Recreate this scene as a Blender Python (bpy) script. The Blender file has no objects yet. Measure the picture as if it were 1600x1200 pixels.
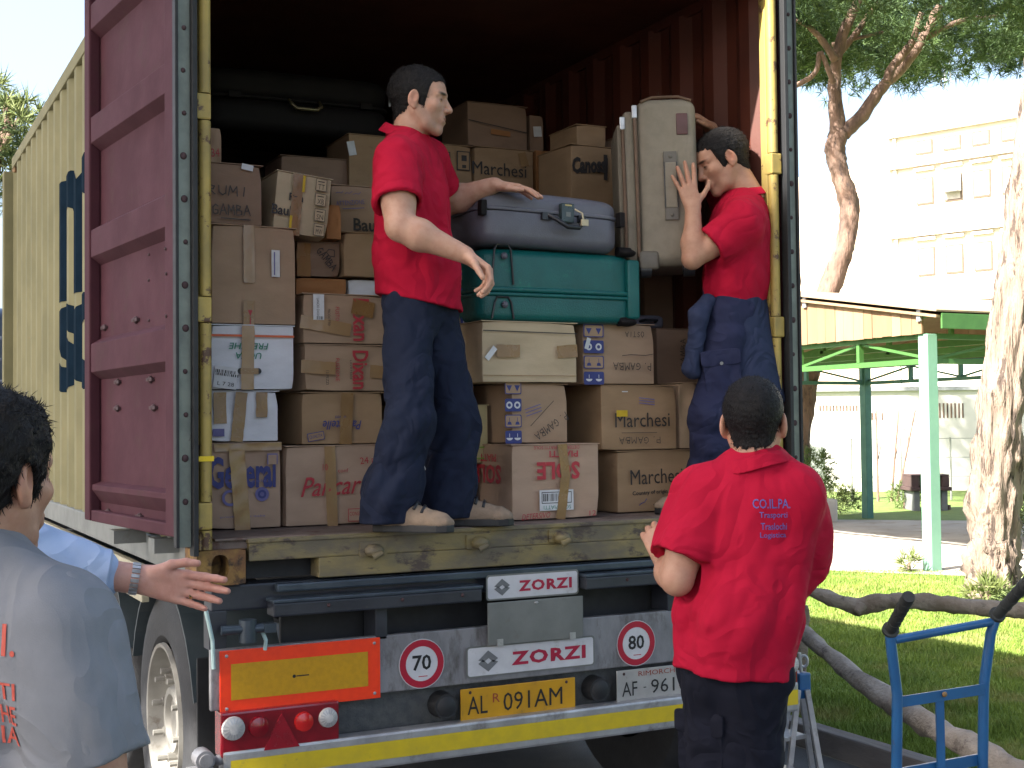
import bpy, bmesh, math, random
import numpy as np
from mathutils import Vector, Matrix, Quaternion
from mathutils.bvhtree import BVHTree
random.seed(7)
R = math.radians
SC = bpy.context.scene
COL = SC.collection

# ------------------------------------------------------------------ camera
CAM_LOC = Vector((-2.25, -4.37, 1.67))
FPX = 2050.0                                   # focal length in pixels of the 1600 px wide photograph
CAM_ROT = (Matrix.Rotation(R(-26.8), 3, 'Z') @ Matrix.Rotation(R(90 + 1.82), 3, 'X') @ Matrix.Rotation(-0.011, 3, 'Z'))
cam_data = bpy.data.cameras.new('camera')
cam_data.sensor_width = 36.0
cam_data.lens = FPX / 1600 * 36.0
cam_data.clip_start = 0.05
cam_data.clip_end = 2000
cam = bpy.data.objects.new('camera', cam_data)
COL.objects.link(cam)
cam.matrix_world = Matrix.Translation(CAM_LOC) @ CAM_ROT.to_4x4()
SC.camera = cam

# ------------------------------------------------------------------ sky and sun
SUN_DIR = Vector((1.0, 0.20, -0.93)).normalized()          # the way the light travels
SUN_EL = math.asin(-SUN_DIR.z)
world = bpy.data.worlds.new('World')
SC.world = world
world.use_nodes = True
wn = world.node_tree
wbg = wn.nodes['Background']
sky_tex = wn.nodes.new('ShaderNodeTexSky')
sky_tex.sky_type = 'NISHITA'
sky_tex.sun_disc = False
sky_tex.sun_elevation = SUN_EL
sky_tex.sun_rotation = math.atan2(-SUN_DIR.x, -SUN_DIR.y)
sky_tex.air_density = 1.0
sky_tex.dust_density = 5.0
sky_tex.ozone_density = 1.0
haze_add = wn.nodes.new('ShaderNodeMix'); haze_add.data_type = 'RGBA'; haze_add.blend_type = 'ADD'; haze_add.inputs[0].default_value = 1.0
haze_add.inputs[7].default_value = (.88, 1.08, 1.38, 1)          # bright summer haze, the same over the whole sky
wn.links.new(sky_tex.outputs[0], haze_add.inputs[6]); wn.links.new(haze_add.outputs[2], wbg.inputs[0])
wbg.inputs[1].default_value = 0.075
sun_data = bpy.data.lights.new('sun', 'SUN')
sun_data.energy = 5.0
sun_data.angle = R(0.6)
sun_data.color = (1.0, 0.95, 0.86)
sun = bpy.data.objects.new('sun', sun_data)
COL.objects.link(sun)
sun.rotation_euler = SUN_DIR.to_track_quat('-Z', 'Y').to_euler()
sun.location = (-20, -3, 20)
SC.view_settings.view_transform = 'Standard'
SC.view_settings.look = 'None'
SC.view_settings.gamma = 1.0
SC.view_settings.exposure = 2.32
SC.view_settings.use_curve_mapping = False
SC.render.resolution_x, SC.render.resolution_y = 1024, 768

# ------------------------------------------------------------------ measuring helpers: pixel of the photograph -> point on a plane
def ray(px, py):
    return CAM_ROT @ Vector(((px - 800) / FPX, -(py - 600) / FPX, -1.0))
def on_plane(px, py, p0, n):
    d = ray(px, py); n = Vector(n)
    return CAM_LOC + d * ((Vector(p0) - CAM_LOC).dot(n) / d.dot(n))
def atY(px, py, Y): return on_plane(px, py, (0, Y, 0), (0, 1, 0))
def atX(px, py, X): return on_plane(px, py, (X, 0, 0), (1, 0, 0))
def atZ(px, py, Z): return on_plane(px, py, (0, 0, Z), (0, 0, 1))
FWD = Vector((math.sin(R(26.8)), math.cos(R(26.8)), 0))
RGT = Vector((math.cos(R(26.8)), -math.sin(R(26.8)), 0))
UP = Vector((0, 0, 1))
def atF(px, py, f): return on_plane(px, py, CAM_LOC + FWD * f, FWD)

# ------------------------------------------------------------------ materials
MATS = {}
def hexc(h):
    c = [int(h[i:i + 2], 16) / 255 for i in (0, 2, 4)]
    return tuple(x / 12.92 if x <= .04045 else ((x + .055) / 1.055) ** 2.4 for x in c)
def mat(name, c, c2=None, scale=6.0, lo=.4, hi=.62, rough=.6, metal=0.0, bump=0.0, bscale=80.0, stain=None, sscale=3.0, slo=.58, shi=.66,
        stretch=(1, 1, 1), spec=.5, attr=None, coat=0.0, rvar=.12, trans=0.0, sub=0.0, bdist=.01, wave=None, wr=0.0):
    """procedural Principled: two tones broken up by noise, an optional stain / chip layer, fine relief"""
    if name in MATS: return MATS[name]
    m = bpy.data.materials.new(name); m.use_nodes = True
    nt = m.node_tree; N = nt.nodes; L = nt.links; b = N['Principled BSDF']
    tc = N.new('ShaderNodeTexCoord'); mp = N.new('ShaderNodeMapping'); mp.inputs['Scale'].default_value = stretch
    L.new(tc.outputs['Object'], mp.inputs[0])
    def noise(sc, det=6, rg=.6):
        n = N.new('ShaderNodeTexNoise'); n.inputs['Scale'].default_value = sc
        n.inputs['Detail'].default_value = det; n.inputs['Roughness'].default_value = rg
        L.new(mp.outputs[0], n.inputs['Vector']); return n
    def ramp(src, a, z):
        r = N.new('ShaderNodeMapRange'); r.inputs[1].default_value = a; r.inputs[2].default_value = z
        L.new(src, r.inputs[0]); return r.outputs[0]
    def mix(fac, a, bb, mode='MIX'):
        x = N.new('ShaderNodeMix'); x.data_type = 'RGBA'; x.blend_type = mode
        if isinstance(fac, (int, float)): x.inputs[0].default_value = fac
        else: L.new(fac, x.inputs[0])
        for i, v in ((6, a), (7, bb)):
            if isinstance(v, tuple): x.inputs[i].default_value = (*v[:3], 1)
            else: L.new(v, x.inputs[i])
        return x.outputs[2]
    n1 = noise(scale)
    if c2 is None: c2 = tuple(x * .82 for x in c)
    base = mix(ramp(n1.outputs[0], lo, hi), tuple(c), tuple(c2))
    if attr:
        at = N.new('ShaderNodeAttribute'); at.attribute_name = attr
        base = mix(1.0, base, at.outputs['Color'], 'MULTIPLY')
    if stain:
        n2 = noise(sscale, 8, .68)
        base = mix(ramp(n2.outputs[0], slo, shi), base, tuple(stain))
    L.new(base, b.inputs['Base Color'])
    rr = N.new('ShaderNodeMapRange'); rr.inputs[3].default_value = max(0, rough - rvar); rr.inputs[4].default_value = min(1, rough + rvar)
    L.new(n1.outputs[0], rr.inputs[0]); L.new(rr.outputs[0], b.inputs['Roughness'])
    b.inputs['Metallic'].default_value = metal
    b.inputs['Specular IOR Level'].default_value = spec
    b.inputs['Coat Weight'].default_value = coat
    b.inputs['Transmission Weight'].default_value = trans
    if sub:
        b.inputs['Subsurface Weight'].default_value = sub
        b.inputs['Subsurface Radius'].default_value = (.01, .004, .002)
    if bump:
        n3 = noise(bscale, 4); src = n3.outputs[0]
        if wave:
            w = N.new('ShaderNodeTexWave'); w.inputs['Scale'].default_value = wave
            w.inputs['Distortion'].default_value = 2.0
            L.new(mp.outputs[0], w.inputs['Vector'])
            ad = N.new('ShaderNodeMath'); L.new(src, ad.inputs[0]); L.new(w.outputs['Fac'], ad.inputs[1]); src = ad.outputs[0]
        bp = N.new('ShaderNodeBump'); bp.inputs['Strength'].default_value = bump; bp.inputs['Distance'].default_value = bdist
        L.new(src, bp.inputs['Height']); L.new(bp.outputs[0], b.inputs['Normal'])
        if wr:          # soft creases of worn cloth
            n4 = N.new('ShaderNodeTexNoise'); n4.inputs['Scale'].default_value = 5.5; n4.inputs['Detail'].default_value = 2.0; n4.inputs['Distortion'].default_value = .7; L.new(mp.outputs[0], n4.inputs['Vector'])
            n5 = N.new('ShaderNodeMath'); n5.operation = 'PINGPONG'; n5.inputs[1].default_value = .12; L.new(n4.outputs[0], n5.inputs[0])
            b2_ = N.new('ShaderNodeBump'); b2_.inputs['Strength'].default_value = wr; b2_.inputs['Distance'].default_value = .16; L.new(n5.outputs[0], b2_.inputs['Height']); L.new(b2_.outputs[0], bp.inputs['Normal'])
    MATS[name] = m
    return m
def flat(name, c, rough=.5, metal=0.0, **k): return mat(name, c, tuple(x * .9 for x in c), scale=30, rough=rough, metal=metal, **k)

# ------------------------------------------------------------------ objects
def tag(o, label=None, cat=None, group=None, kind=None):
    if label: o['label'] = label
    if cat: o['category'] = cat
    if group: o['group'] = group
    if kind: o['kind'] = kind
    return o
def thing(name, label, cat, loc=(0, 0, 0), rot=(0, 0, 0), group=None):
    o = bpy.data.objects.new(name, None); o.empty_display_size = .1
    COL.objects.link(o); o.location = loc; o.rotation_euler = rot
    return tag(o, label, cat, group)
def link(name, me, m=None, parent=None, loc=None):
    o = bpy.data.objects.new(name, me); COL.objects.link(o)
    if m is not None and not me.materials: me.materials.append(m)
    if parent is not None: o.parent = parent
    if loc is not None: o.location = loc
    return o
def copy_tree(o, parent=None):
    c = o.copy(); COL.objects.link(c); c.parent = parent
    for ch in o.children: copy_tree(ch, c)
    return c

class MB:
    """collects shapes; build() links them as one mesh. off is taken away from every vertex (local origin)."""
    def __init__(s, off=(0, 0, 0)):
        s.v = []; s.f = []; s.off = Vector(off)
    def add(s, vs, fs):
        k = len(s.v); s.v += [Vector(p) for p in vs]; s.f += [tuple(i + k for i in f) for f in fs]; return s
    def box(s, lo, hi, M=None):
        x0, y0, z0 = lo; x1, y1, z1 = hi
        vs = [Vector(p) for p in ((x0, y0, z0), (x1, y0, z0), (x1, y1, z0), (x0, y1, z0), (x0, y0, z1), (x1, y0, z1), (x1, y1, z1), (x0, y1, z1))]
        if M is not None: vs = [M @ p for p in vs]
        return s.add(vs, ((0, 3, 2, 1), (4, 5, 6, 7), (0, 1, 5, 4), (1, 2, 6, 5), (2, 3, 7, 6), (3, 0, 4, 7)))
    def bar(s, a, b, w, h, up=(0, 0, 1)):
        a, b = Vector(a), Vector(b); d = (b - a).normalized(); u = Vector(up)
        x = d.cross(u)
        if x.length < 1e-4: x = d.cross(Vector((1, 0, 0)))
        x.normalize(); u = x.cross(d)
        vs = []
        for p in (a, b):
            for i, j in ((-1, -1), (1, -1), (1, 1), (-1, 1)): vs.append(p + x * (i * w / 2) + u * (j * h / 2))
        return s.add(vs, ((0, 1, 2, 3), (7, 6, 5, 4), (0, 4, 5, 1), (1, 5, 6, 2), (2, 6, 7, 3), (3, 7, 4, 0)))
    def tube(s, pts, r, n=10, cap=True, flat=None):
        pts = [Vector(p) for p in pts]
        if not isinstance(r, (list, tuple)): r = [r] * len(pts)
        vs = []; fs = []; ref = None
        for i, p in enumerate(pts):
            d = (pts[min(i + 1, len(pts) - 1)] - pts[max(i - 1, 0)]).normalized()
            if ref is None:
                ref = Vector((0, 0, 1)) if abs(d.z) < .9 else Vector((1, 0, 0))
            x = d.cross(ref).normalized(); y = x.cross(d).normalized(); ref = y
            for k in range(n):
                a = 2 * math.pi * k / n
                vs.append(p + x * (math.cos(a) * r[i]) + y * (math.sin(a) * r[i] * (flat or 1)))
        m = len(pts)
        for i in range(m - 1):
            for k in range(n):
                a = i * n + k; b = i * n + (k + 1) % n
                fs.append((a, b, b + n, a + n))
        if cap:
            fs.append(tuple(range(n - 1, -1, -1))); fs.append(tuple((m - 1) * n + k for k in range(n)))
        return s.add(vs, fs)
    def cyl(s, a, b, r, r2=None, n=16): return s.tube([a, b], [r, r if r2 is None else r2], n)
    def prism(s, poly, o, x, y, d):
        """polygon (u,v) in the frame o + u*x + v*y, pushed along d"""
        o, x, y, d = Vector(o), Vector(x), Vector(y), Vector(d); n = len(poly)
        a = [o + x * p[0] + y * p[1] for p in poly]
        if x.cross(y).dot(d) < 0: pass
        fs = [tuple(range(n - 1, -1, -1)), tuple(range(n, 2 * n))] + [(i, (i + 1) % n, n + (i + 1) % n, n + i) for i in range(n)]
        return s.add(a + [p + d for p in a], fs)
    def sphere(s, c, r, nu=14, nv=9, M=None):
        c = Vector(c); r = Vector(r) if hasattr(r, '__len__') else Vector((r, r, r)); vs = [c + Vector((0, 0, r.z))]; fs = []
        for j in range(1, nv):
            t = math.pi * j / nv
            for i in range(nu):
                a = 2 * math.pi * i / nu
                vs.append(c + Vector((r.x * math.sin(t) * math.cos(a), r.y * math.sin(t) * math.sin(a), r.z * math.cos(t))))
        vs.append(c - Vector((0, 0, r.z)))
        if M is not None: vs = [c + M @ (p - c) for p in vs]
        for i in range(nu):
            fs.append((0, 1 + i, 1 + (i + 1) % nu))
            for j in range(nv - 2):
                a = 1 + j * nu + i; b = 1 + j * nu + (i + 1) % nu
                fs.append((a, a + nu, b + nu, b))
            fs.append((len(vs) - 1, 1 + (nv - 2) * nu + (i + 1) % nu, 1 + (nv - 2) * nu + i))
        return s.add(vs, fs)
    def build(s, name, m, parent=None, bevel=0.0, smooth=False, loc=None, seg=2, fix=True):
        me = bpy.data.meshes.new(name)
        me.from_pydata([tuple(p - s.off) for p in s.v], [], s.f)
        if bevel or fix:
            bm = bmesh.new(); bm.from_mesh(me)
            if fix: bmesh.ops.recalc_face_normals(bm, faces=bm.faces)
            if bevel:
                ed = [e for e in bm.edges if len(e.link_faces) == 2 and e.calc_face_angle(0) > .5]
                bmesh.ops.bevel(bm, geom=ed, offset=bevel, segments=seg, profile=.6, affect='EDGES', clamp_overlap=True)
            bm.to_mesh(me); bm.free()
        if smooth:
            for p in me.polygons: p.use_smooth = True
            if smooth != 'all':
                me.set_sharp_from_angle(angle=R(40))
        return link(name, me, m, parent, loc)
def one(name, fn, m, parent=None, off=(0, 0, 0), **k):
    b = MB(off); fn(b); return b.build(name, m, parent, **k)

# ------------------------------------------------------------------ lettering as thin printed sheets
def text_geo(s, w, h, bold=0.0, shear=0.0, space=1.0, res=2):
    cu = bpy.data.curves.new('t', 'FONT'); cu.body = s; cu.offset = bold; cu.shear = shear; cu.space_character = space
    cu.align_x = 'CENTER'; cu.resolution_u = res
    o = bpy.data.objects.new('t', cu); COL.objects.link(o)
    dg = bpy.context.evaluated_depsgraph_get(); dg.update()
    me = bpy.data.meshes.new_from_object(o.evaluated_get(dg))
    bpy.data.objects.remove(o); bpy.data.curves.remove(cu)
    co = np.array([v.co[:] for v in me.vertices]); fs = [tuple(p.vertices) for p in me.polygons]
    bpy.data.meshes.remove(me)
    lo, hi = co.min(0), co.max(0)
    co = (co - (lo + hi) / 2) / np.maximum(hi - lo, 1e-6) * np.array([w, h, 0])
    return [(p[0], p[1]) for p in co], fs
def place2d(pts, o, x, y, rot=0.0):
    c, s = math.cos(rot), math.sin(rot); o, x, y = Vector(o), Vector(x), Vector(y)
    return [o + x * (p[0] * c - p[1] * s) + y * (p[0] * s + p[1] * c) for p in pts]
def text_on(s, o, x, y, w, h, m, parent, rot=0.0, name='lettering', **k):
    pts, fs = text_geo(s, w, h, **k)
    b = MB(); b.add(place2d(pts, o, x, y, rot), fs)
    return b.build(name, m, parent, fix=False)
STROKES = {  # a pen hand: strokes on a 0..1 x 0..1 square
 'A': [[(0, 0), (.45, 1), (.9, 0)], [(.2, .38), (.75, .4)]], 'B': [[(.1, 0), (.12, 1), (.7, .85), (.6, .58), (.12, .52)], [(.12, .52), (.85, .42), (.8, .1), (.1, 0)]],
 'G': [[(.85, .85), (.5, 1), (.1, .65), (.15, .2), (.5, 0), (.85, .15), (.85, .45), (.5, .45)]], 'M': [[(0, 0), (.1, 1), (.45, .35), (.85, 1), (.95, 0)]],
 'P': [[(.15, 0), (.18, 1), (.8, .85), (.75, .52), (.18, .48)]], 'U': [[(.05, 1), (.1, .2), (.45, 0), (.8, .2), (.85, 1)]],
 'R': [[(.1, 0), (.12, 1), (.75, .85), (.65, .55), (.12, .5), (.85, 0)]], 'I': [[(.45, 0), (.5, 1)]], 'O': [[(.45, 1), (.08, .6), (.2, .1), (.6, 0), (.9, .5), (.6, .95), (.45, 1)]],
 'S': [[(.8, .9), (.4, 1), (.15, .75), (.75, .35), (.55, 0), (.1, .1)]], 'T': [[(.05, 1), (.95, .95)], [(.5, 1), (.45, 0)]], 'E': [[(.8, 1), (.1, .97), (.1, 0), (.85, .03)], [(.1, .5), (.6, .52)]],
 'L': [[(.15, 1), (.1, 0), (.75, .04)]], 'N': [[(.05, 0), (.1, 1), (.8, 0), (.85, 1)]], '.': [[(.1, 0), (.2, .06)]], '-': [[(0, .5), (1, .55)]], ' ': [], '/': [[(0, 0), (1, 1)]],
 '~': [[(0, .3), (.3, .5), (.7, .45), (1, .8)]]}
def pen_on(s, o, x, y, w, h, m, parent, rot=0.0, th=.004, seed=0, name='handwriting'):
    rnd = random.Random(seed); n = max(1, len(s)); cw = w / n; b = MB()
    for i, ch in enumerate(s):
        for st in STROKES.get(ch, []):
            q = [(-w / 2 + cw * (i + .08 + .84 * u) + rnd.uniform(-1, 1) * cw * .05, -h / 2 + h * v + rnd.uniform(-1, 1) * h * .06) for u, v in st]
            for a, c in zip(q, q[1:]):
                d = Vector((c[0] - a[0], c[1] - a[1])); l = max(d.length, 1e-5); nx, ny = -d.y / l * th / 2, d.x / l * th / 2
                ex, ey = d.x / l * th * .35, d.y / l * th * .35
                b.add(place2d([(a[0] + nx - ex, a[1] + ny - ey), (a[0] - nx - ex, a[1] - ny - ey), (c[0] - nx + ex, c[1] - ny + ey), (c[0] + nx + ex, c[1] + ny + ey)], o, x, y, rot), [(0, 1, 2, 3)])
    return b.build(name, m, parent, fix=False)
def sheet_on(o, x, y, w, h, m, parent, rot=0.0, name='sticker', round_=0.0, d=0.0):
    """a thin printed or glued rectangle"""
    b = MB()
    if round_:
        pts = []
        for cx, cy, a0 in ((w / 2 - round_, h / 2 - round_, 0), (-w / 2 + round_, h / 2 - round_, 90), (-w / 2 + round_, -h / 2 + round_, 180), (w / 2 - round_, -h / 2 + round_, 270)):
            for k in range(5): a = R(a0 + 22.5 * k); pts.append((cx + math.cos(a) * round_, cy + math.sin(a) * round_))
    else: pts = [(-w / 2, -h / 2), (w / 2, -h / 2), (w / 2, h / 2), (-w / 2, h / 2)]
    b.add(place2d(pts, o, x, y, rot), [tuple(range(len(pts)))])
    return b.build(name, m, parent, fix=False)
def disc_on(o, x, y, r, m, parent, r_in=0.0, name='disc', n=32):
    b = MB(); c = [(math.cos(2 * math.pi * k / n), math.sin(2 * math.pi * k / n)) for k in range(n)]
    if r_in:
        b.add(place2d([(p[0] * r, p[1] * r) for p in c] + [(p[0] * r_in, p[1] * r_in) for p in c], o, x, y), [(k, (k + 1) % n, n + (k + 1) % n, n + k) for k in range(n)])
    else: b.add(place2d([(p[0] * r, p[1] * r) for p in c], o, x, y), [tuple(range(n))])
    return b.build(name, m, parent, fix=False)
def rot_to(d, ref=(0, 0, 1)):
    d = Vector(d).normalized(); return Vector(ref).rotation_difference(d).to_matrix()
# ------------------------------------------------------------------ palette
M_IVORY = mat('container_paint_ivory', (.215, .198, .110), (.18, .168, .095), scale=3, rough=.8, spec=.2, bump=.05, bscale=40, stain=(.25, .17, .08), sscale=5, slo=.66, shi=.72)
M_OXIDE = mat('door_paint_oxide_red', (.074, .025, .035), (.062, .021, .030), scale=4, rough=.75, spec=.18, bump=.06, bscale=60, stain=(.065, .03, .032), sscale=6, slo=.55, shi=.72)
M_INNER = mat('container_inner_paint', (.085, .020, .011), (.065, .016, .010), scale=4, rough=.55, bump=.05, stain=(.10, .07, .05), sscale=7, slo=.66, shi=.7)
M_YELLOW = mat('chipped_yellow_paint', (.42, .305, .075), (.30, .225, .07), scale=7, rough=.5, bump=.15, bscale=30, stain=(.10, .05, .03), sscale=11, slo=.57, shi=.61)
M_SILL = mat('worn_sill_paint', (.24, .19, .08), (.14, .118, .08), scale=5, lo=.38, hi=.6, rough=.55, bump=.2, bscale=30, stain=(.075, .055, .045), sscale=6, slo=.55, shi=.62, stretch=(1, 1, 2.2))
M_CAST = mat('rusty_casting', (.17, .085, .035), (.28, .17, .05), scale=14, rough=.8, bump=.3, bscale=50, stain=(.045, .028, .02), sscale=18, slo=.5, shi=.62)
M_RUSTFLOOR = mat('worn_floor_plate', (.13, .10, .085), (.20, .15, .13), scale=9, rough=.65, bump=.2, bscale=40, stain=(.10, .045, .03), sscale=7, slo=.55, shi=.65)
M_GASKET = mat('black_rubber', (.018, .019, .022), scale=20, rough=.6)
M_STRIP = mat('grey_green_strip', (.20, .225, .20), (.15, .17, .155), scale=12, rough=.45, metal=.3, stain=(.09, .06, .05), sscale=20, slo=.64, shi=.7)
M_BOLT = mat('rusty_bolt', (.06, .03, .035), scale=30, rough=.7)
M_NAVY = mat('logo_paint_dark_blue', (.007, .017, .03), scale=9, rough=.95, spec=.03)
M_BLACK = mat('chassis_black_paint', (.022, .026, .038), (.035, .04, .052), scale=6, rough=.38, bump=.08, bscale=40, stain=(.08, .07, .06), sscale=9, slo=.64, shi=.75)
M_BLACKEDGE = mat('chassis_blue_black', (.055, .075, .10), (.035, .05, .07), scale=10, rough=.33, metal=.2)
M_ALU = mat('dull_aluminium', (.27, .27, .29), (.20, .20, .215), scale=5, rough=.55, metal=.3, bump=.1, bscale=90, stain=(.11, .10, .10), sscale=8, slo=.52, shi=.72, stretch=(2.5, 1, 1))
M_ALU2 = mat('bright_aluminium', (.50, .51, .53), (.36, .36, .38), scale=8, rough=.4, metal=.6, stain=(.2, .19, .18), sscale=10, slo=.56, shi=.72)
M_GREYPLATE = mat('grey_steel_plate', (.20, .21, .205), (.16, .17, .165), scale=5, rough=.5, metal=.25, stain=(.16, .15, .14), sscale=12, slo=.6, shi=.72)
M_DKPLATE = mat('dark_rear_plate', (.10, .105, .105), (.07, .075, .08), scale=30, rough=.6, metal=.2, bump=.5, bscale=150)
M_REFRED = mat('fluorescent_red', (.95, .055, .012), (.9, .048, .012), scale=40, rough=.35)
M_REFYEL = mat('reflective_amber', (.56, .30, .006), (.50, .27, .006), scale=60, rough=.4, bump=.1, bscale=300)
M_STRIPYEL = mat('yellow_reflective_strip', (.62, .47, .015), (.55, .42, .02), scale=20, rough=.45, stain=(.35, .27, .06), sscale=16, slo=.62, shi=.72)
M_SIGNRED = flat('sign_red', (.42, .012, .04), .35)
M_SIGNWHITE = mat('sign_white', (.60, .61, .65), (.53, .54, .58), scale=12, rough=.4, stain=(.36, .35, .34), sscale=16, slo=.6, shi=.78)
M_INK = flat('black_ink', (.012, .013, .016), .5)
M_LOGOGREY = flat('logo_grey', (.16, .17, .185), .4)
M_LOGORED = flat('logo_red', (.40, .008, .05), .4)
M_PLATEYEL = mat('number_plate_amber', (.58, .30, .008), (.5, .26, .01), scale=10, rough=.4, stain=(.36, .2, .03), sscale=20, slo=.6, shi=.72)
M_PLATEWHITE = mat('number_plate_grey_white', (.38, .38, .37), (.32, .32, .31), scale=10, rough=.45, stain=(.24, .22, .2), sscale=18, slo=.58, shi=.7)
M_LAMPRED = mat('tail_lamp_red', (.24, .007, .016), (.19, .006, .013), scale=20, rough=.16, coat=.6)
M_LAMPRED2 = mat('tail_lamp_bright_red', (.62, .02, .02), scale=20, rough=.14, coat=.6)
M_LAMPCLEAR = mat('lamp_clear_ribbed', (.62, .61, .6), (.45, .45, .46), scale=30, rough=.12, coat=.8)
M_TYRE = mat('tyre_rubber', (.022, .023, .026), (.035, .036, .04), scale=12, rough=.75, bump=.2, bscale=80)
M_RIM = mat('dusty_steel_rim', (.30, .29, .265), (.22, .21, .19), scale=6, rough=.5, metal=.3, stain=(.16, .13, .1), sscale=8, slo=.58, shi=.68)
M_CREAM = mat('chassis_cream_beam', (.42, .39, .28), (.36, .33, .24), scale=5, rough=.55, stain=(.2, .16, .1), sscale=7, slo=.62, shi=.7)
M_MUDGUARD = mat('mudguard_plastic', (.035, .05, .06), (.05, .065, .075), scale=5, rough=.45, bump=.05)

EX, EZ = Vector((1, 0, 0)), Vector((0, 0, 1))
# ------------------------------------------------------------------ ground
M_SOIL = mat('dry_soil', (.20, .165, .12), (.15, .13, .08), scale=.8, rough=.95, bump=.4, bscale=20, stain=(.09, .12, .04), sscale=.5, slo=.5, shi=.62)
M_ASPHALT = mat('old_asphalt', (.065, .063, .062), (.05, .05, .05), scale=2, rough=.9, bump=.5, bscale=160, stain=(.10, .095, .09), sscale=1.3, slo=.52, shi=.7)
M_TURF = mat('turf', (.13, .19, .035), (.10, .155, .028), scale=3, rough=.95, bump=.6, bscale=120, stain=(.13, .15, .04), sscale=2.2, slo=.58, shi=.7)
M_CONC = mat('pale_trodden_floor', (.40, .36, .31), (.33, .30, .26), scale=1.2, rough=.95, bump=.3, bscale=60, stain=(.26, .22, .17), sscale=2.5, slo=.52, shi=.66)
def sheet(name, pts, m, kind='structure', label=None, cat=None):
    b = MB(); b.add(pts, [tuple(range(len(pts)))]); o = b.build(name, m)
    if o.data.polygons[0].normal.z < 0: o.data.flip_normals()
    return tag(o, label, cat, kind=kind)
sheet('ground', [(-700, -700, -.004), (700, -700, -.004), (700, 700, -.004), (-700, 700, -.004)], M_SOIL)
sheet('yard', [(-14, -30, 0), (2.12, -30, 0), (2.12, 24, 0), (-14, 24, 0)], M_ASPHALT)
sheet('lawn', [(2.26, -30, .004), (70, -30, .004), (70, 29, .004), (2.26, 29, .004)], M_TURF)
fl = [atZ(1000, 880, .012), atZ(1330, 893, .012), atZ(1720, 908, .012), atZ(1900, 822, .012), atZ(1720, 815, .012), atZ(1330, 812, .012), atZ(1000, 811, .012)]
sheet('shelter_floor', fl, M_CONC)

# ------------------------------------------------------------------ container
ZB, ZF, ZT, LEN = 1.148, 1.295, 3.62, 5.62
XI, XO = 1.17, 1.219
CONT = thing('shipping_container', 'ivory and oxide red shipping container with its doors open on the trailer', 'container', (0, LEN / 2, ZB))
CO = CONT.location
def corr(y):      # depth of the side corrugation at y (0 outside, 1 inside)
    t = (y / .262) % 1.0
    return min(1, max(0, (t - .26) / .24)) - min(1, max(0, (t - .76) / .24))
def fold_lines(y0, y1):
    out = [y0]
    k = math.floor(y0 / .262)
    while k * .262 < y1:
        for t in (0, .26, .5, .76):
            y = (k + t) * .262
            if y0 + 1e-4 < y < y1 - 1e-4: out.append(y)
        k += 1
    return out + [y1]
def corr_sheet(xf, y0, y1, z0, z1, flip):
    b = MB(CO); ys = fold_lines(y0, y1)
    for y in ys: b.add([(xf(corr(y)), y, z0), (xf(corr(y)), y, z1)], [])
    for i in range(len(ys) - 1):
        f = (2 * i, 2 * i + 2, 2 * i + 3, 2 * i + 1); b.f.append(f if flip else f[::-1])
    return b
corr_sheet(lambda c: -XO + .004 + .030 * c, .06, LEN - .06, ZB + .10, ZT - .06, False).build('side_wall', M_IVORY, CONT, fix=False)
corr_sheet(lambda c: -XO + .012 + .030 * c, .06, LEN - .06, ZB + .10, ZT - .06, True).build('wall_lining', M_INNER, CONT, fix=False)
corr_sheet(lambda c: XO - .004 - .030 * c, .06, LEN - .06, ZB + .10, ZT - .06, True).build('side_wall', M_IVORY, CONT, fix=False)
corr_sheet(lambda c: XO - .012 - .030 * c, .06, LEN - .06, ZB + .10, ZT - .06, False).build('wall_lining', M_INNER, CONT, fix=False)
one('roof', lambda b: b.box((-XO + .01, .02, ZT - .03), (XO - .01, LEN - .02, ZT - .005)), M_INNER, CONT, CO)
one('front_wall', lambda b: b.box((-XO + .02, LEN - .08, ZB + .05), (XO - .02, LEN - .05, ZT - .04)), M_INNER, CONT, CO)
one('floor', lambda b: b.box((-XI, .02, ZF - .03), (XI, LEN - .08, ZF)), M_RUSTFLOOR, CONT, CO)
for sx in (-1, 1):
    one('top_rail', lambda b: b.box((sx * XO - .03, .04, ZT - .075), (sx * XO + .03 - .025 * sx - .005, LEN - .04, ZT + .002)) if sx > 0 else b.box((-XO - .002, .04, ZT - .075), (-XO + .055, LEN - .04, ZT + .002)), M_IVORY if sx < 0 else M_INNER, CONT, CO, bevel=.006)
    one('bottom_rail', lambda b: b.box((min(sx * XO, sx * (XO - .05)) - .004, .16, ZB + .015), (max(sx * XO, sx * (XO - .05)) + .004, LEN - .16, ZB + .12)), M_GREYPLATE, CONT, CO, bevel=.006)
    for yy in (LEN,):
        one('corner_post', lambda b: b.box((sx * XO - .06, yy - .09, ZB + .1), (sx * XO + .06 - .06 * sx if sx > 0 else -XO + .06, yy + .004, ZT - .1)), M_IVORY if sx < 0 else M_INNER, CONT, CO, bevel=.008)
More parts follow.
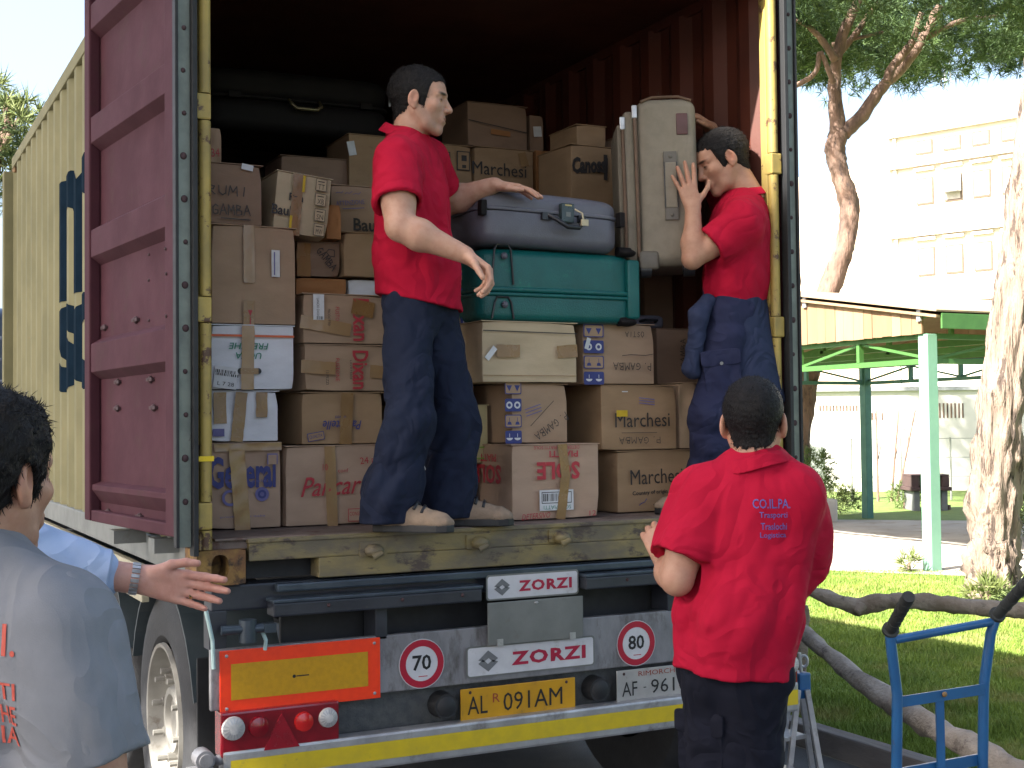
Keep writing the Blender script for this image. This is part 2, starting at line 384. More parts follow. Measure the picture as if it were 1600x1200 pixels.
def casting(c, sx):
    b = MB(CO); x0, x1 = (c[0], c[0] + .164) if sx < 0 else (c[0] - .164, c[0])
    y0, z0 = c[1], c[2]; y1, z1 = y0 + .17, z0 + .118; n = 32
    cx, cz = (x0 + x1) / 2 - .004, (z0 + z1) / 2 + .002
    out, inn, deep = [], [], []
    for k in range(n):
        a = 2 * math.pi * k / n; ca, sa = math.cos(a), math.sin(a)
        t = min((x1 - x0) / 2 / max(abs(ca), 1e-6), (z1 - z0) / 2 / max(abs(sa), 1e-6))
        out.append(((x0 + x1) / 2 + ca * t, y0, (z0 + z1) / 2 + sa * t))
        ox, oz = .030 * (abs(ca) ** .8) * (1 if ca > 0 else -1), .041 * (abs(sa) ** .8) * (1 if sa > 0 else -1)
        inn.append((cx + ox, y0, cz + oz)); deep.append((cx + ox * .9, y0 + .10, cz + oz * .9))
    b.add(out + inn + deep, [(k, (k + 1) % n, n + (k + 1) % n, n + k) for k in range(n)] + [(n + k, n + (k + 1) % n, 2 * n + (k + 1) % n, 2 * n + k) for k in range(n)] + [tuple(range(2 * n, 3 * n))])
    b.add([(x0, y0, z0), (x1, y0, z0), (x1, y1, z0), (x0, y1, z0), (x0, y0, z1), (x1, y0, z1), (x1, y1, z1), (x0, y1, z1)], [(0, 3, 2, 1), (4, 5, 6, 7), (1, 2, 6, 5), (2, 3, 7, 6), (3, 0, 4, 7)])
    return b.build('corner_casting', M_CAST, CONT, fix=False)
for sx in (-1, 1):
    casting((sx * (XO + .004), -.012, ZB), sx)
    one('corner_casting', lambda b: b.box((sx * XO - .08 - .08 * sx, -.008, ZT - .115), (sx * XO + .08 - .08 * sx, .16, ZT + .006)), M_CAST, CONT, CO, bevel=.01)
    for zz in (ZB, ZT - .115):
        one('corner_casting', lambda b: b.box((sx * XO - .08 - .083 * sx, LEN - .16, zz), (sx * XO + .08 - .077 * sx, LEN + .008, zz + .12)), M_CAST, CONT, CO, bevel=.01)
# rear frame: posts in lengths with hinge lugs between them, sill, header
HZ = [ZB + .118]
for px_y in (827, 785, 505, 465, 187, 146): HZ.append(1.67 + (671 - px_y) / 467.0)
HZ.append(ZT - .11)
for sx in (-1, 1):
    p = one('rear_post', lambda b: b.box((min(sx * XI, sx * XO), .012, ZB + .118), (max(sx * XI, sx * XO), .055, ZT - .11)), M_YELLOW, CONT, CO, bevel=.006)
    for i in range(len(HZ) - 1):
        z0, z1 = HZ[i], HZ[i + 1]
        xm = sx * (XI + .020)
        if i % 2 == 0: one('hinge_tube', lambda b: b.cyl((xm, -.002, z0 + .003), (xm, -.002, z1 - .003), .0205, n=14), M_YELLOW, p, CO, smooth=True)
        else: one('hinge_lug', lambda b: b.box((xm - .022 - .008 * (sx < 0), -.022, z0), (xm + .018 + .012 * (sx > 0), .03, z1)), M_YELLOW, p, CO, bevel=.006)
sill = one('sill', lambda b: (b.box((-1.045, -.004, 1.222), (1.045, .09, ZF - .002)), b.box((-.80, -.004, ZB + .004), (.80, .09, 1.2215)), b.box((-1.05, -.012, ZF - .012), (1.05, .30, ZF + .004))), M_SILL, CONT, CO, bevel=.004)
one('floor_lip', lambda b: b.box((-1.16, .0, ZF - .001), (1.16, .42, ZF + .007)), M_RUSTFLOOR, sill, CO, bevel=.002)
for px, py in ((585, 860), (750, 848), (878, 840), (1027, 831)):
    c = atY(px, py, -.02); k = random.uniform(-.006, .006)
    one('cam_keeper', lambda b: (b.sphere((c.x, -.02, c.z), (.036, .030, .024)), b.box((c.x - .05, -.012, c.z - .018 + k), (c.x + .05, .0, c.z + .03)), b.cyl((c.x - .012, -.04, c.z - .022), (c.x + .02, -.05, c.z - .006), .014, .009)), M_SILL, sill, CO, smooth=True)
one('sill_dark_backing', lambda b: b.box((-1.15, .10, ZB + .005), (1.15, .16, ZF - .035)), M_GASKET, CONT, CO)  # dark backing that fills the sill opening with the black of shade
one('header', lambda b: b.box((-1.05, .0, ZT - .115), (1.05, .10, ZT)), M_YELLOW, CONT, CO, bevel=.006)
one('sticker', lambda b: b.box((-XO + .0, -.0265, 1.67 - (721 - 671) / 467), (-XI + .002, -.0235, 1.67 - (713 - 671) / 467)), flat('yellow_tape', (.85, .6, .01)), CONT, CO)
# doors, swung right back along the sides
def door(sx, ang):
    d = thing('door', None, None); d.parent = CONT
    H = Vector((sx * 1.236, -.015, 0)); dd = Vector((sx * math.sin(R(ang)), math.cos(R(ang)), 0)); nn = Vector((sx * math.cos(R(ang)), -math.sin(R(ang)), 0))
    def P(a, n, z): return H + dd * a + nn * n + Vector((0, 0, z))
    def bx(name, a0, a1, n0, n1, z0, z1, m, bevel=.004, par=d):
        b = MB(CO); b.add([P(a, n, z) for z in (z0, z1) for a, n in ((a0, n0), (a1, n0), (a1, n1), (a0, n1))], ((0, 3, 2, 1), (4, 5, 6, 7), (0, 1, 5, 4), (1, 2, 6, 5), (2, 3, 7, 6), (3, 0, 4, 7)))
        return b.build(name, m, par, bevel=bevel)
    def dz(px, py): return on_plane(px, py, P(0, .05, 0), nn).z
    W, z0, z1 = 1.115, ZB + .115, ZT - .10
    if sx < 0: z0 = dz(200, 826)
    bx('panel', .02, W - .02, .0, .010, z0, z1, M_OXIDE)
    bx('stile', .012, .115, .0105, .056, z0 + .002, z1, M_OXIDE, .008)
    bx('stile', W - .075, W, .0105, .056, z0 + .002, z1, M_OXIDE, .008)
    bx('bottom_rail', .116, W - .076, .0105, .050, z0, z0 + .045, M_OXIDE, .006)
    bx('top_rail', .116, W - .076, .0105, .050, z1 - .06, z1, M_OXIDE, .006)
    rz = [(dz(200, 141), dz(200, 184)), (dz(200, 333), dz(200, 378)), (dz(200, 526), dz(200, 573)), (dz(200, -50), dz(200, -9))] if sx < 0 else [(3.05, 2.95), (2.6, 2.5), (2.1, 2.0), (3.4, 3.3)]
    for zu, zl in rz:
        b = MB(CO); prof = [(.0102, zl - .03), (.050, zl), (.050, zu), (.0102, zu + .025)]
        b.add([P(a, n, z) for a in (.116, W - .076) for n, z in prof], [(0, 1, 2, 3), (7, 6, 5, 4), (0, 4, 5, 1), (1, 5, 6, 2), (2, 6, 7, 3)]); b.build('rib', M_OXIDE, d, bevel=.003)
    zl = dz(200, 764) if sx < 0 else 1.55
    b = MB(CO); b.add([P(a, n, z) for a in (.116, W - .076) for n, z in ((.0102, zl - .07), (.046, zl - .02), (.046, zl), (.0102, zl + .012))], [(0, 1, 2, 3), (7, 6, 5, 4), (0, 4, 5, 1), (1, 5, 6, 2), (2, 6, 7, 3)]); b.build('rib', M_OXIDE, d, bevel=.002)
    e = bx('edge_strip', -.008, .011, .008, .050, z0 - .03, z1, M_STRIP, .002)
    bx('gasket', -.018, .012, .0505, .062, z0 - .03, z1, M_GASKET, .003)
    bx('gasket', -.030, .012, -.010, .0075, z0 - .06, z1, M_GASKET, .003)
    z = z0 + .12; k = 0
    while z < z1:
        c = P(-.009, .028 + random.uniform(-.004, .004), z); r = random.choice((.008, .010, .0115))
        one('bolt', lambda b: b.sphere(c, (r, .005, r * 1.1), 10, 6), M_BOLT, e, CO, smooth='all'); z += .143
    if sx < 0:
        for qx, qy in ((213, 500), (164, 512), (236, 593), (185, 597), (241, 637), (184, 638), (220, 775), (170, 800), (219, 807)):
            c = on_plane(qx, qy, P(0, .012, 0), nn)
            one('door_lug', lambda b: (b.bar(c - dd * .035, c + dd * .03, .02, .012), b.sphere(c, .014, 8, 6)), M_BOLT, d, CO, smooth=True)
        for qx, qy in ((233, 398), (259, 389), (233, 438), (260, 428), (233, 501), (260, 494)):
            c = on_plane(qx, qy, P(0, .057 if qx > 250 else .0105, 0), nn)
            one('rivet', lambda b: b.sphere(c, .006, 8, 5), M_BOLT, d, CO)
        for a in (.30, .78):   # locking bar feet under the door
            c = P(a, -.03, z0 - .05)
            one('locking_bar', lambda b: (b.cyl(c, c + Vector((0, 0, 1.6)), .018, n=12), b.box(c - Vector((.07, .04, .02)), c + Vector((.05, .06, .03)))), M_GREYPLATE, d, CO, smooth=True)
    return d
door(-1, 6.2)
door(1, 2.0)
# painted letters that follow the corrugation of the left wall
def cut_grid(pts, fs, cuts_x=(), cuts_y=()):
    bm = bmesh.new(); vs = [bm.verts.new((p[0], p[1], 0)) for p in pts]
    for f in fs:
        try: bm.faces.new([vs[i] for i in f])
        except ValueError: pass
    for c in cuts_x: bmesh.ops.bisect_plane(bm, geom=bm.verts[:] + bm.edges[:] + bm.faces[:], plane_co=(c, 0, 0), plane_no=(1, 0, 0))
    for c in cuts_y: bmesh.ops.bisect_plane(bm, geom=bm.verts[:] + bm.edges[:] + bm.faces[:], plane_co=(0, c, 0), plane_no=(0, 1, 0))
    bmesh.ops.triangulate(bm, faces=bm.faces[:])
    bm.verts.index_update()
    out = [tuple(v.co[:2]) for v in bm.verts], [tuple(v.index for v in f.verts) for f in bm.faces]
    bm.free(); return out
def wall_letters(s, ya, w, z0, z1):
    pts, fs = text_geo(s, w, z1 - z0, bold=.035, space=.9)
    yc = ya - w / 2                              # reading direction is -Y on this side
    pts, fs = cut_grid(pts, fs, [yc - y for y in fold_lines(yc - w / 2, yc + w / 2)])
    b = MB(CO); b.add([(-XO + .001 + .030 * corr(yc - u), yc - u, (z0 + z1) / 2 + v) for u, v in pts], fs)
    return b.build('lettering', M_NAVY, CONT, fix=False)
wall_letters('m', atX(88, 400, -XO).y, 1.30, atX(110, 462, -XO).z, atX(110, 262, -XO).z)
wall_letters('sc', atX(87, 540, -XO).y, 1.25, atX(110, 612, -XO).z, atX(110, 468, -XO).z)

# ------------------------------------------------------------------ trailer
TR = thing('semi_trailer', 'dark container trailer with tail board, lamps and number plates, carrying the open container', 'trailer', (.06, LEN / 2, 0))
TO = TR.location
def tb(name, lo, hi, m, par=TR, bevel=.004): return one(name, lambda b: b.box(lo, hi), m, par, TO, bevel=bevel)
YB = 0.0
def zat(px, py, Y=YB): return atY(px, py, Y).z
def xat(px, py, Y=YB): return atY(px, py, Y).x
XL, XR = -1.145, 1.265
for sx in (-.45, .45):
    one('chassis_rail', lambda b: (b.box((sx - .07 + .06, .16, 1.12), (sx + .07 + .06, 9.5, 1.142)), b.box((sx - .01 + .06, .16, .78), (sx + .01 + .06, 9.5, 1.12)), b.box((sx - .07 + .06, .16, .76), (sx + .07 + .06, 9.5, .78))), M_BLACK, TR, TO)
tb('rear_crossbeam', (XL - .02, .03, 1.055), (XR, .14, 1.143), M_BLACK, bevel=.008)
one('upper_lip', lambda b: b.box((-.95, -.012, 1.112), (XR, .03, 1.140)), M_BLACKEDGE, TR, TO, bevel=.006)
for a, c in ((427, 752), (915, 1160)):
    x0, x1 = atY(a, 925, -.05).x, atY(c, 905, -.05).x; zt = atY((a + c) / 2, 926 if a < 500 else 889, -.05).z
    g = one('buffer_rail', lambda b: b.box((x0, -.055, zt - .058), (x1, .03, zt - .012)), M_BLACK, TR, TO, bevel=.006)
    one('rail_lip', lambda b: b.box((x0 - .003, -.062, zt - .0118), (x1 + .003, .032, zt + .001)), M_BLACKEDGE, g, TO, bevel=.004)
    for t in (.25, .6, .9): one('bolt', lambda b: b.sphere((x0 + (x1 - x0) * t, -.056, zt - .03), .007, 8, 5), M_BOLT, g, TO)
x = xat(595, 960); tb('gusset', (x - .02, .0, zat(595, 1000)), (x + .025, .12, 1.06), M_BLACK)
x = xat(1050, 960); tb('gusset', (x - .02, .0, .93), (x + .025, .12, 1.06), M_BLACK)
tb('rear_web', (XL + .25, .14, .80), (XR - .2, .16, 1.06), M_GASKET)
tb('side_bracket', (XL - .03, .02, .93), (XL + .03, .10, 1.06), M_BLACK)
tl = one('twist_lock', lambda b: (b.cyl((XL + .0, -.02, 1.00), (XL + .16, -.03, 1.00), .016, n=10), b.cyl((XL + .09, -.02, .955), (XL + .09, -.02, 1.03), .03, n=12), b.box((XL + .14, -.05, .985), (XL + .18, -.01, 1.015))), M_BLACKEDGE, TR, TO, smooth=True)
for a, c in (((322, 955), (334, 1045)), ((409, 985), (414, 1015))):
    p, q = atY(*a, -.01), atY(*c, -.01)
    one('cable', lambda b: b.tube([p, (p + q) / 2 + Vector((.006, -.01, 0)), q], .007, 8), flat('pale_cable', (.45, .62, .62)), TR, TO, smooth=True)
# aluminium tail board with boards, discs and plates
zt0, zt1 = zat(700, 1072), zat(700, 984)
board = tb('tail_board', (XL - .03, YB, zt0), (XR, YB + .03, zt1), M_ALU, bevel=.005)
def pxrect(x0, y0, x1, y1, Y):
    """centre, width and height on the plane y=Y of a photo rectangle given at its left and right middle"""
    a, b = atY(x0, y0, Y), atY(x1, y1, Y); return a, b
mk = thing('marker_board', None, None); mk.parent = TR
a = atY(346, 1065, -.012); c = atY(593, 1046, -.012); zc = (a.z + c.z) / 2; hh = .205
xm, ww = (a.x + c.x) / 2, c.x - a.x
tb('backing', (a.x - .004, -.010, zc - hh / 2 - .003), (c.x + .004, -.001, zc + hh / 2 + .003), M_REFRED, mk, bevel=.002)
sheet_on((xm - .005 - TO.x, -.0115 - TO.y, zc), EX, EZ, ww - .075, hh - .085, M_REFYEL, mk, name='amber_field')
sheet_on((xm - TO.x, -.0125 - TO.y, zc), EX, EZ, .045, .004, M_INK, mk, name='print'); disc_on((xm - .03 - TO.x, -.0125 - TO.y, zc), EX, EZ, .006, M_INK, mk, name='print', n=12)
for i in (-1, 1):
    for j in (-1, 1): one('rivet', lambda b: b.sphere((xm + i * (ww / 2 - .018), -.0105, zc + j * (hh / 2 - .015)), (.006, .003, .006), 10, 5), M_ALU2, mk, TO)
def T(p, dy=0): return Vector((p.x - TO.x, p.y + dy - TO.y, p.z))
for px, py, r, s in ((659, 1037, .0885, '70'), (994, 1005, .0885, '80')):
    c = T(atY(px, py, -.004)); g = disc_on(c, EX, EZ, r, M_SIGNWHITE, TR, name='speed_sign')
    disc_on(c - Vector((0, .0012, 0)), EX, EZ, r * .965, M_SIGNRED, g, r * .70, name='ring')
    text_on(s, c + Vector((0, -.0012, .004)), EX, EZ, r * .82, r * .62, M_INK, g, bold=.02)
    sheet_on(c + Vector((.004, -.0012, -.045)), EX, EZ, .035, .003, M_SIGNRED, g, name='print')
def maker_plate(x0, x1, py, h, dy):
    a, c = atY(x0, py + 8, dy), atY(x1, py - 8, dy); m = T((a + c) / 2); w = c.x - a.x; p = thing('maker_plate', None, None); p.parent = TR
    sheet_on(m + Vector((0, .001, 0)), EX, EZ, w + .012, h + .012, M_GREYPLATE, p, round_=.012, name='rim')
    sheet_on(m, EX, EZ, w, h, M_SIGNWHITE, p, round_=.010, name='plate')
    text_on('ZORZI', m + Vector((w * .135, -.0015, 0)), EX, EZ, w * .60, h * .50, M_LOGORED, p, bold=.04, space=1.15)
    u = h * .33; cx = m + Vector((-w * .345, -.0015, 0)); b = MB()
    up = [(-1.15, -.10), (-.55, .35), (.0, 1.0), (1.15, .18), (.45, -.38), (.0, .20), (-.35, .30)]
    up = [(-1.2, .05), (0, 1.05), (1.2, .12), (.62, -.28), (.05, .22), (-.55, -.18)]
    b.add(place2d([(p_[0] * u, p_[1] * u + .1 * u) for p_ in up], cx, EX, EZ), [tuple(range(6))])
    b.add(place2d([(-p_[0] * u, -p_[1] * u - .1 * u) for p_ in up], cx, EX, EZ), [tuple(range(6))])
    b.build('emblem', M_LOGOGREY, p, fix=False)
maker_plate(762, 902, 914, .082, -.016)
maker_plate(731, 927, 1026, .102, -.010)
a, c = atY(762, 972, -.028), atY(911, 962, -.028); fz0, fz1 = zat(836, 1002, -.02), zat(836, 936, -.02)
fp = one('flap_plate', lambda b: b.box((a.x, -.030, fz0), (c.x, -.024, fz1)), M_GREYPLATE, TR, TO, bevel=.003)
for t in (.12, .88): one('hinge', lambda b: b.box((a.x + (c.x - a.x) * t - .012, -.034, fz0 - .004), (a.x + (c.x - a.x) * t + .012, -.026, fz0 + .022)), M_ALU2, fp, TO)
one('catch', lambda b: b.sphere(((a.x + c.x) / 2, -.031, fz1 - .012), (.01, .005, .005), 8, 5), M_ALU2, fp, TO)
# lower rear plate, rubber stops, number plates, lamps, underrun bar
tb('lower_plate', (XL + .02, .05, .535), (XR - .02, .06, zt0 + .01), M_DKPLATE)
for px, py in ((695, 1103), (935, 1077)):
    c = atY(px, py, .0); one('rubber_stop', lambda b: (b.cyl((c.x, .049, c.z), (c.x, -.015, c.z), .048, .044, 20), b.cyl((c.x, -.0151, c.z), (c.x, -.020, c.z), .036, .03, 20)), M_GASKET, TR, TO, smooth=True)
def num_plate(x0, x1, py, h, m, rows, dy):
    a, c = atY(x0, py + 10, dy), atY(x1, py - 10, dy); o = T((a + c) / 2); w = c.x - a.x; p = thing('number_plate', None, None); p.parent = TR
    one('plate', lambda b: b.box(((a.x + c.x) / 2 - w / 2, dy, o.z - h / 2), ((a.x + c.x) / 2 + w / 2, dy + .006, o.z + h / 2)), m, p, TO, bevel=.003)
    for s, u, v, tw, th, mm in rows: text_on(s, o + Vector((u * w, -.0015, v * h)), EX, EZ, tw * w, th * h, mm, p)
    for t in (-.42, .42): one('bolt', lambda b: b.sphere(((a.x + c.x) / 2 + t * w, dy, o.z + h * .38), (.006, .003, .006), 8, 5), M_BOLT, p, TO)
M_PLRED = flat('plate_red_print', (.30, .05, .03))
num_plate(720, 899, 1093, .118, M_PLATEYEL, (('AL', -.36, -.02, .17, .55, M_INK), ('R', -.20, .14, .06, .28, M_PLRED), ('091AM', .12, -.02, .52, .56, M_INK)), -.002)
num_plate(964, 1100, 1065, .118, M_PLATEWHITE, (('RIMORCHIO', .0, .34, .52, .16, M_PLRED), ('AF', -.36, -.12, .17, .46, M_INK), ('96162', .14, -.12, .52, .46, M_INK), ('-', -.19, -.12, .03, .03, M_INK)), -.002)
for sx in (-1, 1):
    xa = xat(341, 1145) if sx < 0 else XR - .40; xb = xat(525, 1130) if sx < 0 else XR - .02
    z1_, z0_ = zt0 - .002, zat(430, 1172)
    lamp = one('tail_lamp', lambda b: b.box((xa, -.035, z0_), (xb, .05, z1_)), M_LAMPRED, TR, TO, bevel=.008)
    w = xb - xa; zc = (z0_ + z1_) / 2
    for t, r, m in ((.10, .040, M_LAMPCLEAR), (.90, .034, M_LAMPCLEAR), (.31, .036, M_LAMPRED), (.69, .034, M_LAMPRED2)):
        tt = t if sx < 0 else 1 - t; c = Vector((xa + w * tt, -.0355, zc + (.022 if r > .036 or t > .8 else .018)))
        l = one('lens', lambda b: (b.cyl(c, c + Vector((0, -.010, 0)), r, r * .93, 24), b.cyl(c + Vector((0, -.0101, 0)), c + Vector((0, -.016, 0)), r * .88, r * .3, 24)), m, lamp, TO, smooth=True)
        if m is M_LAMPCLEAR:
            for k in range(16):
                a = 2 * math.pi * k / 16; d = Vector((math.cos(a), 0, math.sin(a)))
                one('lens_rib', lambda b: b.bar(c + d * r * .45 + Vector((0, -.0155, 0)), c + d * r * .9 + Vector((0, -.011, 0)), .003, .002, (0, -1, 0)), M_ALU2, l, TO)
    b = MB(TO); cx = xa + w * .5; b.prism([(-.062, -.062), (.062, -.062), (0, .055)], (cx, -.0355, zc), EX, EZ, (0, -.006, 0)); b.build('triangle_reflector', mat('triangle_red', (.32, .010, .024), scale=20, rough=.25), lamp)
zs0, zs1 = zat(700, 1173, -.04), zat(700, 1146, -.04)
ub = tb('underrun_bar', (XL, -.04, zs0 - .03), (XR - .02, .03, zs1 + .03), M_ALU2, bevel=.010)
sheet_on(((XL + XR) / 2 - TO.x, -.0415 - TO.y, (zs0 + zs1) / 2), EX, EZ, XR - XL - .05, zs1 - zs0, M_STRIPYEL, ub, name='reflective_strip')
for px in (555, 575, 620, 650): c = atY(px, 1145, .049); one('slot', lambda b: b.box((c.x - .012, .046, c.z - .004), (c.x + .016, .0495, c.z + .004)), M_GASKET, TR, TO)
tb('side_guard', (XL - .06, 1.0, .98), (XL - .03, 8.5, 1.125), M_CREAM)
tb('front_deck', (-1.1, LEN + .1, .95), (1.2, 9.5, 1.12), M_BLACK)
# wheels and mudguards, three axles
def ring(b, prof, c, n=40):
    vs = []; m = len(prof)
    for k in range(n):
        a = 2 * math.pi * k / n
        for x, r in prof: vs.append((c[0] + x, c[1] + r * math.cos(a), c[2] + r * math.sin(a)))
    b.add(vs, [(k * m + i, k * m + i + 1, ((k + 1) % n) * m + i + 1, ((k + 1) % n) * m + i) for k in range(n) for i in range(m - 1)])
WH = None
def wheel(c, sx):
    w = thing('wheel', None, None); w.parent = TR
    s = sx
    one('tyre', lambda b: ring(b, [(s * -.04, .300), (s * -.005, .33), (s * .005, .40), (s * -.004, .46), (s * -.03, .515), (s * -.06, .530), (s * -.30, .530), (s * -.34, .50), (s * -.36, .40), (s * -.33, .30)], c), M_TYRE, w, TO, smooth=True)
    for k in range(4): one('tread_groove', lambda b: ring(b, [(s * (-.10 - .05 * k), .5305), (s * (-.104 - .05 * k), .5308), (s * (-.112 - .05 * k), .5308), (s * (-.116 - .05 * k), .5305)], c), M_GASKET, w, TO)
    rim = one('rim', lambda b: ring(b, [(s * -.012, .302), (s * .004, .298), (s * .002, .284), (s * -.03, .275), (s * -.09, .262), (s * -.11, .24), (s * -.085, .215), (s * -.07, .17), (s * -.075, .145), (s * -.03, .125), (s * -.03, .10), (s * -.05, .09), (s * -.05, .0)], c), M_RIM, w, TO, smooth=True)
    for k in range(10):
        a = 2 * math.pi * (k + .3) / 10; p = Vector((c[0] - s * .082, c[1] + .190 * math.cos(a), c[2] + .190 * math.sin(a)))
        one('wheel_nut', lambda b: (b.cyl(p, p + Vector((s * .045, 0, 0)), .020, n=8), b.cyl(p + Vector((s * .04, 0, 0)), p + Vector((s * .085, 0, 0)), .012, n=8)), M_RIM, rim, TO, smooth=True)
        a += .314; q = Vector((c[0] - s * .108, c[1] + .242 * math.cos(a), c[2] + .242 * math.sin(a)))
        one('hand_hole', lambda b: b.sphere(q, (.014, .026, .026), 10, 6), M_GASKET, rim, TO)
for yy in (.87, 2.18, 3.49):
    for sx in (-1, 1): wheel((.06 + sx * 1.21 if sx > 0 else -1.15, yy, .531), sx)
    for sx in (-1, 1):
        xo = -1.16 if sx < 0 else 1.28; xi = xo - sx * .34
        def arc(b):
            pts = []
            for k in range(13):
                a = R(20 + 140 * k / 12)
                pts.append((yy + .60 * math.cos(a), .50 + .60 * math.sin(a)))
            vs = [(x, p[0], p[1]) for p in pts for x in (xo, xi)]
            b.add(vs, [(2 * i, 2 * i + 2, 2 * i + 3, 2 * i + 1) for i in range(12)])
        o = one('mudguard', arc, M_MUDGUARD, TR, TO); md = o.modifiers.new('s', 'SOLIDIFY'); md.thickness = .012
tb('mud_flap', (-1.15, .30, .30), (-.80, .312, .86), M_GASKET)
vl = one('air_valve', lambda b: (b.cyl((XL - .06, .02, .585), (XL - .06, -.05, .585), .032, n=14), b.cyl((XL - .06, -.0501, .585), (XL - .06, -.06, .585), .022, n=14), b.sphere((XL - .01, -.02, .575), .018, 10, 7), b.box((XL - .10, -.03, .525), (XL - .02, .06, .545)), b.box((XL - .095, -.02, .30), (XL - .03, .05, .525))), M_ALU, TR, TO, smooth=True)
# ------------------------------------------------------------------ cartons
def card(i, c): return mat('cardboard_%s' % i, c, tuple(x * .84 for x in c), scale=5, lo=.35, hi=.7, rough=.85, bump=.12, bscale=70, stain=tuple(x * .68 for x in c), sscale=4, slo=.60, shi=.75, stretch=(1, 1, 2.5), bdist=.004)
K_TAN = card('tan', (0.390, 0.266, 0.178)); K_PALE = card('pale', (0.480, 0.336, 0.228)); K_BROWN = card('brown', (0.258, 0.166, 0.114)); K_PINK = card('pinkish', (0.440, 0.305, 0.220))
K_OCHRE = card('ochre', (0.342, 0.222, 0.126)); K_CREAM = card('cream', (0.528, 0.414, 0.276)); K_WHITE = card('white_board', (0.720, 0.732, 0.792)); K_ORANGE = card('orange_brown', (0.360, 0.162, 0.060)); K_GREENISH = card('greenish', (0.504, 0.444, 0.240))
M_TAPE = mat('brown_packing_tape', (.26, .145, .055), (.22, .12, .045), scale=10, rough=.28, bump=.15, bscale=25, spec=.6)
M_TAPE2 = mat('clear_yellowed_tape', (.33, .205, .10), (.29, .18, .09), scale=10, rough=.22, bump=.12, bscale=25, spec=.6)
M_PEN = flat('marker_pen', (.045, .035, .035), .6); M_PRINTRED = flat('red_print', (.42, .03, .045), .6); M_PRINTBLUE = flat('blue_print', (.035, .045, .20), .6)
M_PRINTBLACK = flat('black_print', (.03, .026, .026), .6); M_PRINTGREEN = flat('green_print', (.02, .20, .13), .6); M_PRINTLILAC = flat('lilac_print', (.15, .14, .32), .7)
M_LABEL = flat('white_paper_label', (.62, .63, .66), .6); M_STRIPEY = flat('yellow_stripe', (.60, .40, .015), .6); M_ORLINE = flat('orange_line', (.62, .13, .05), .6); M_NAVYPRINT = flat('navy_print', (.03, .03, .09), .6)
EYm = Vector((0, -1, 0))
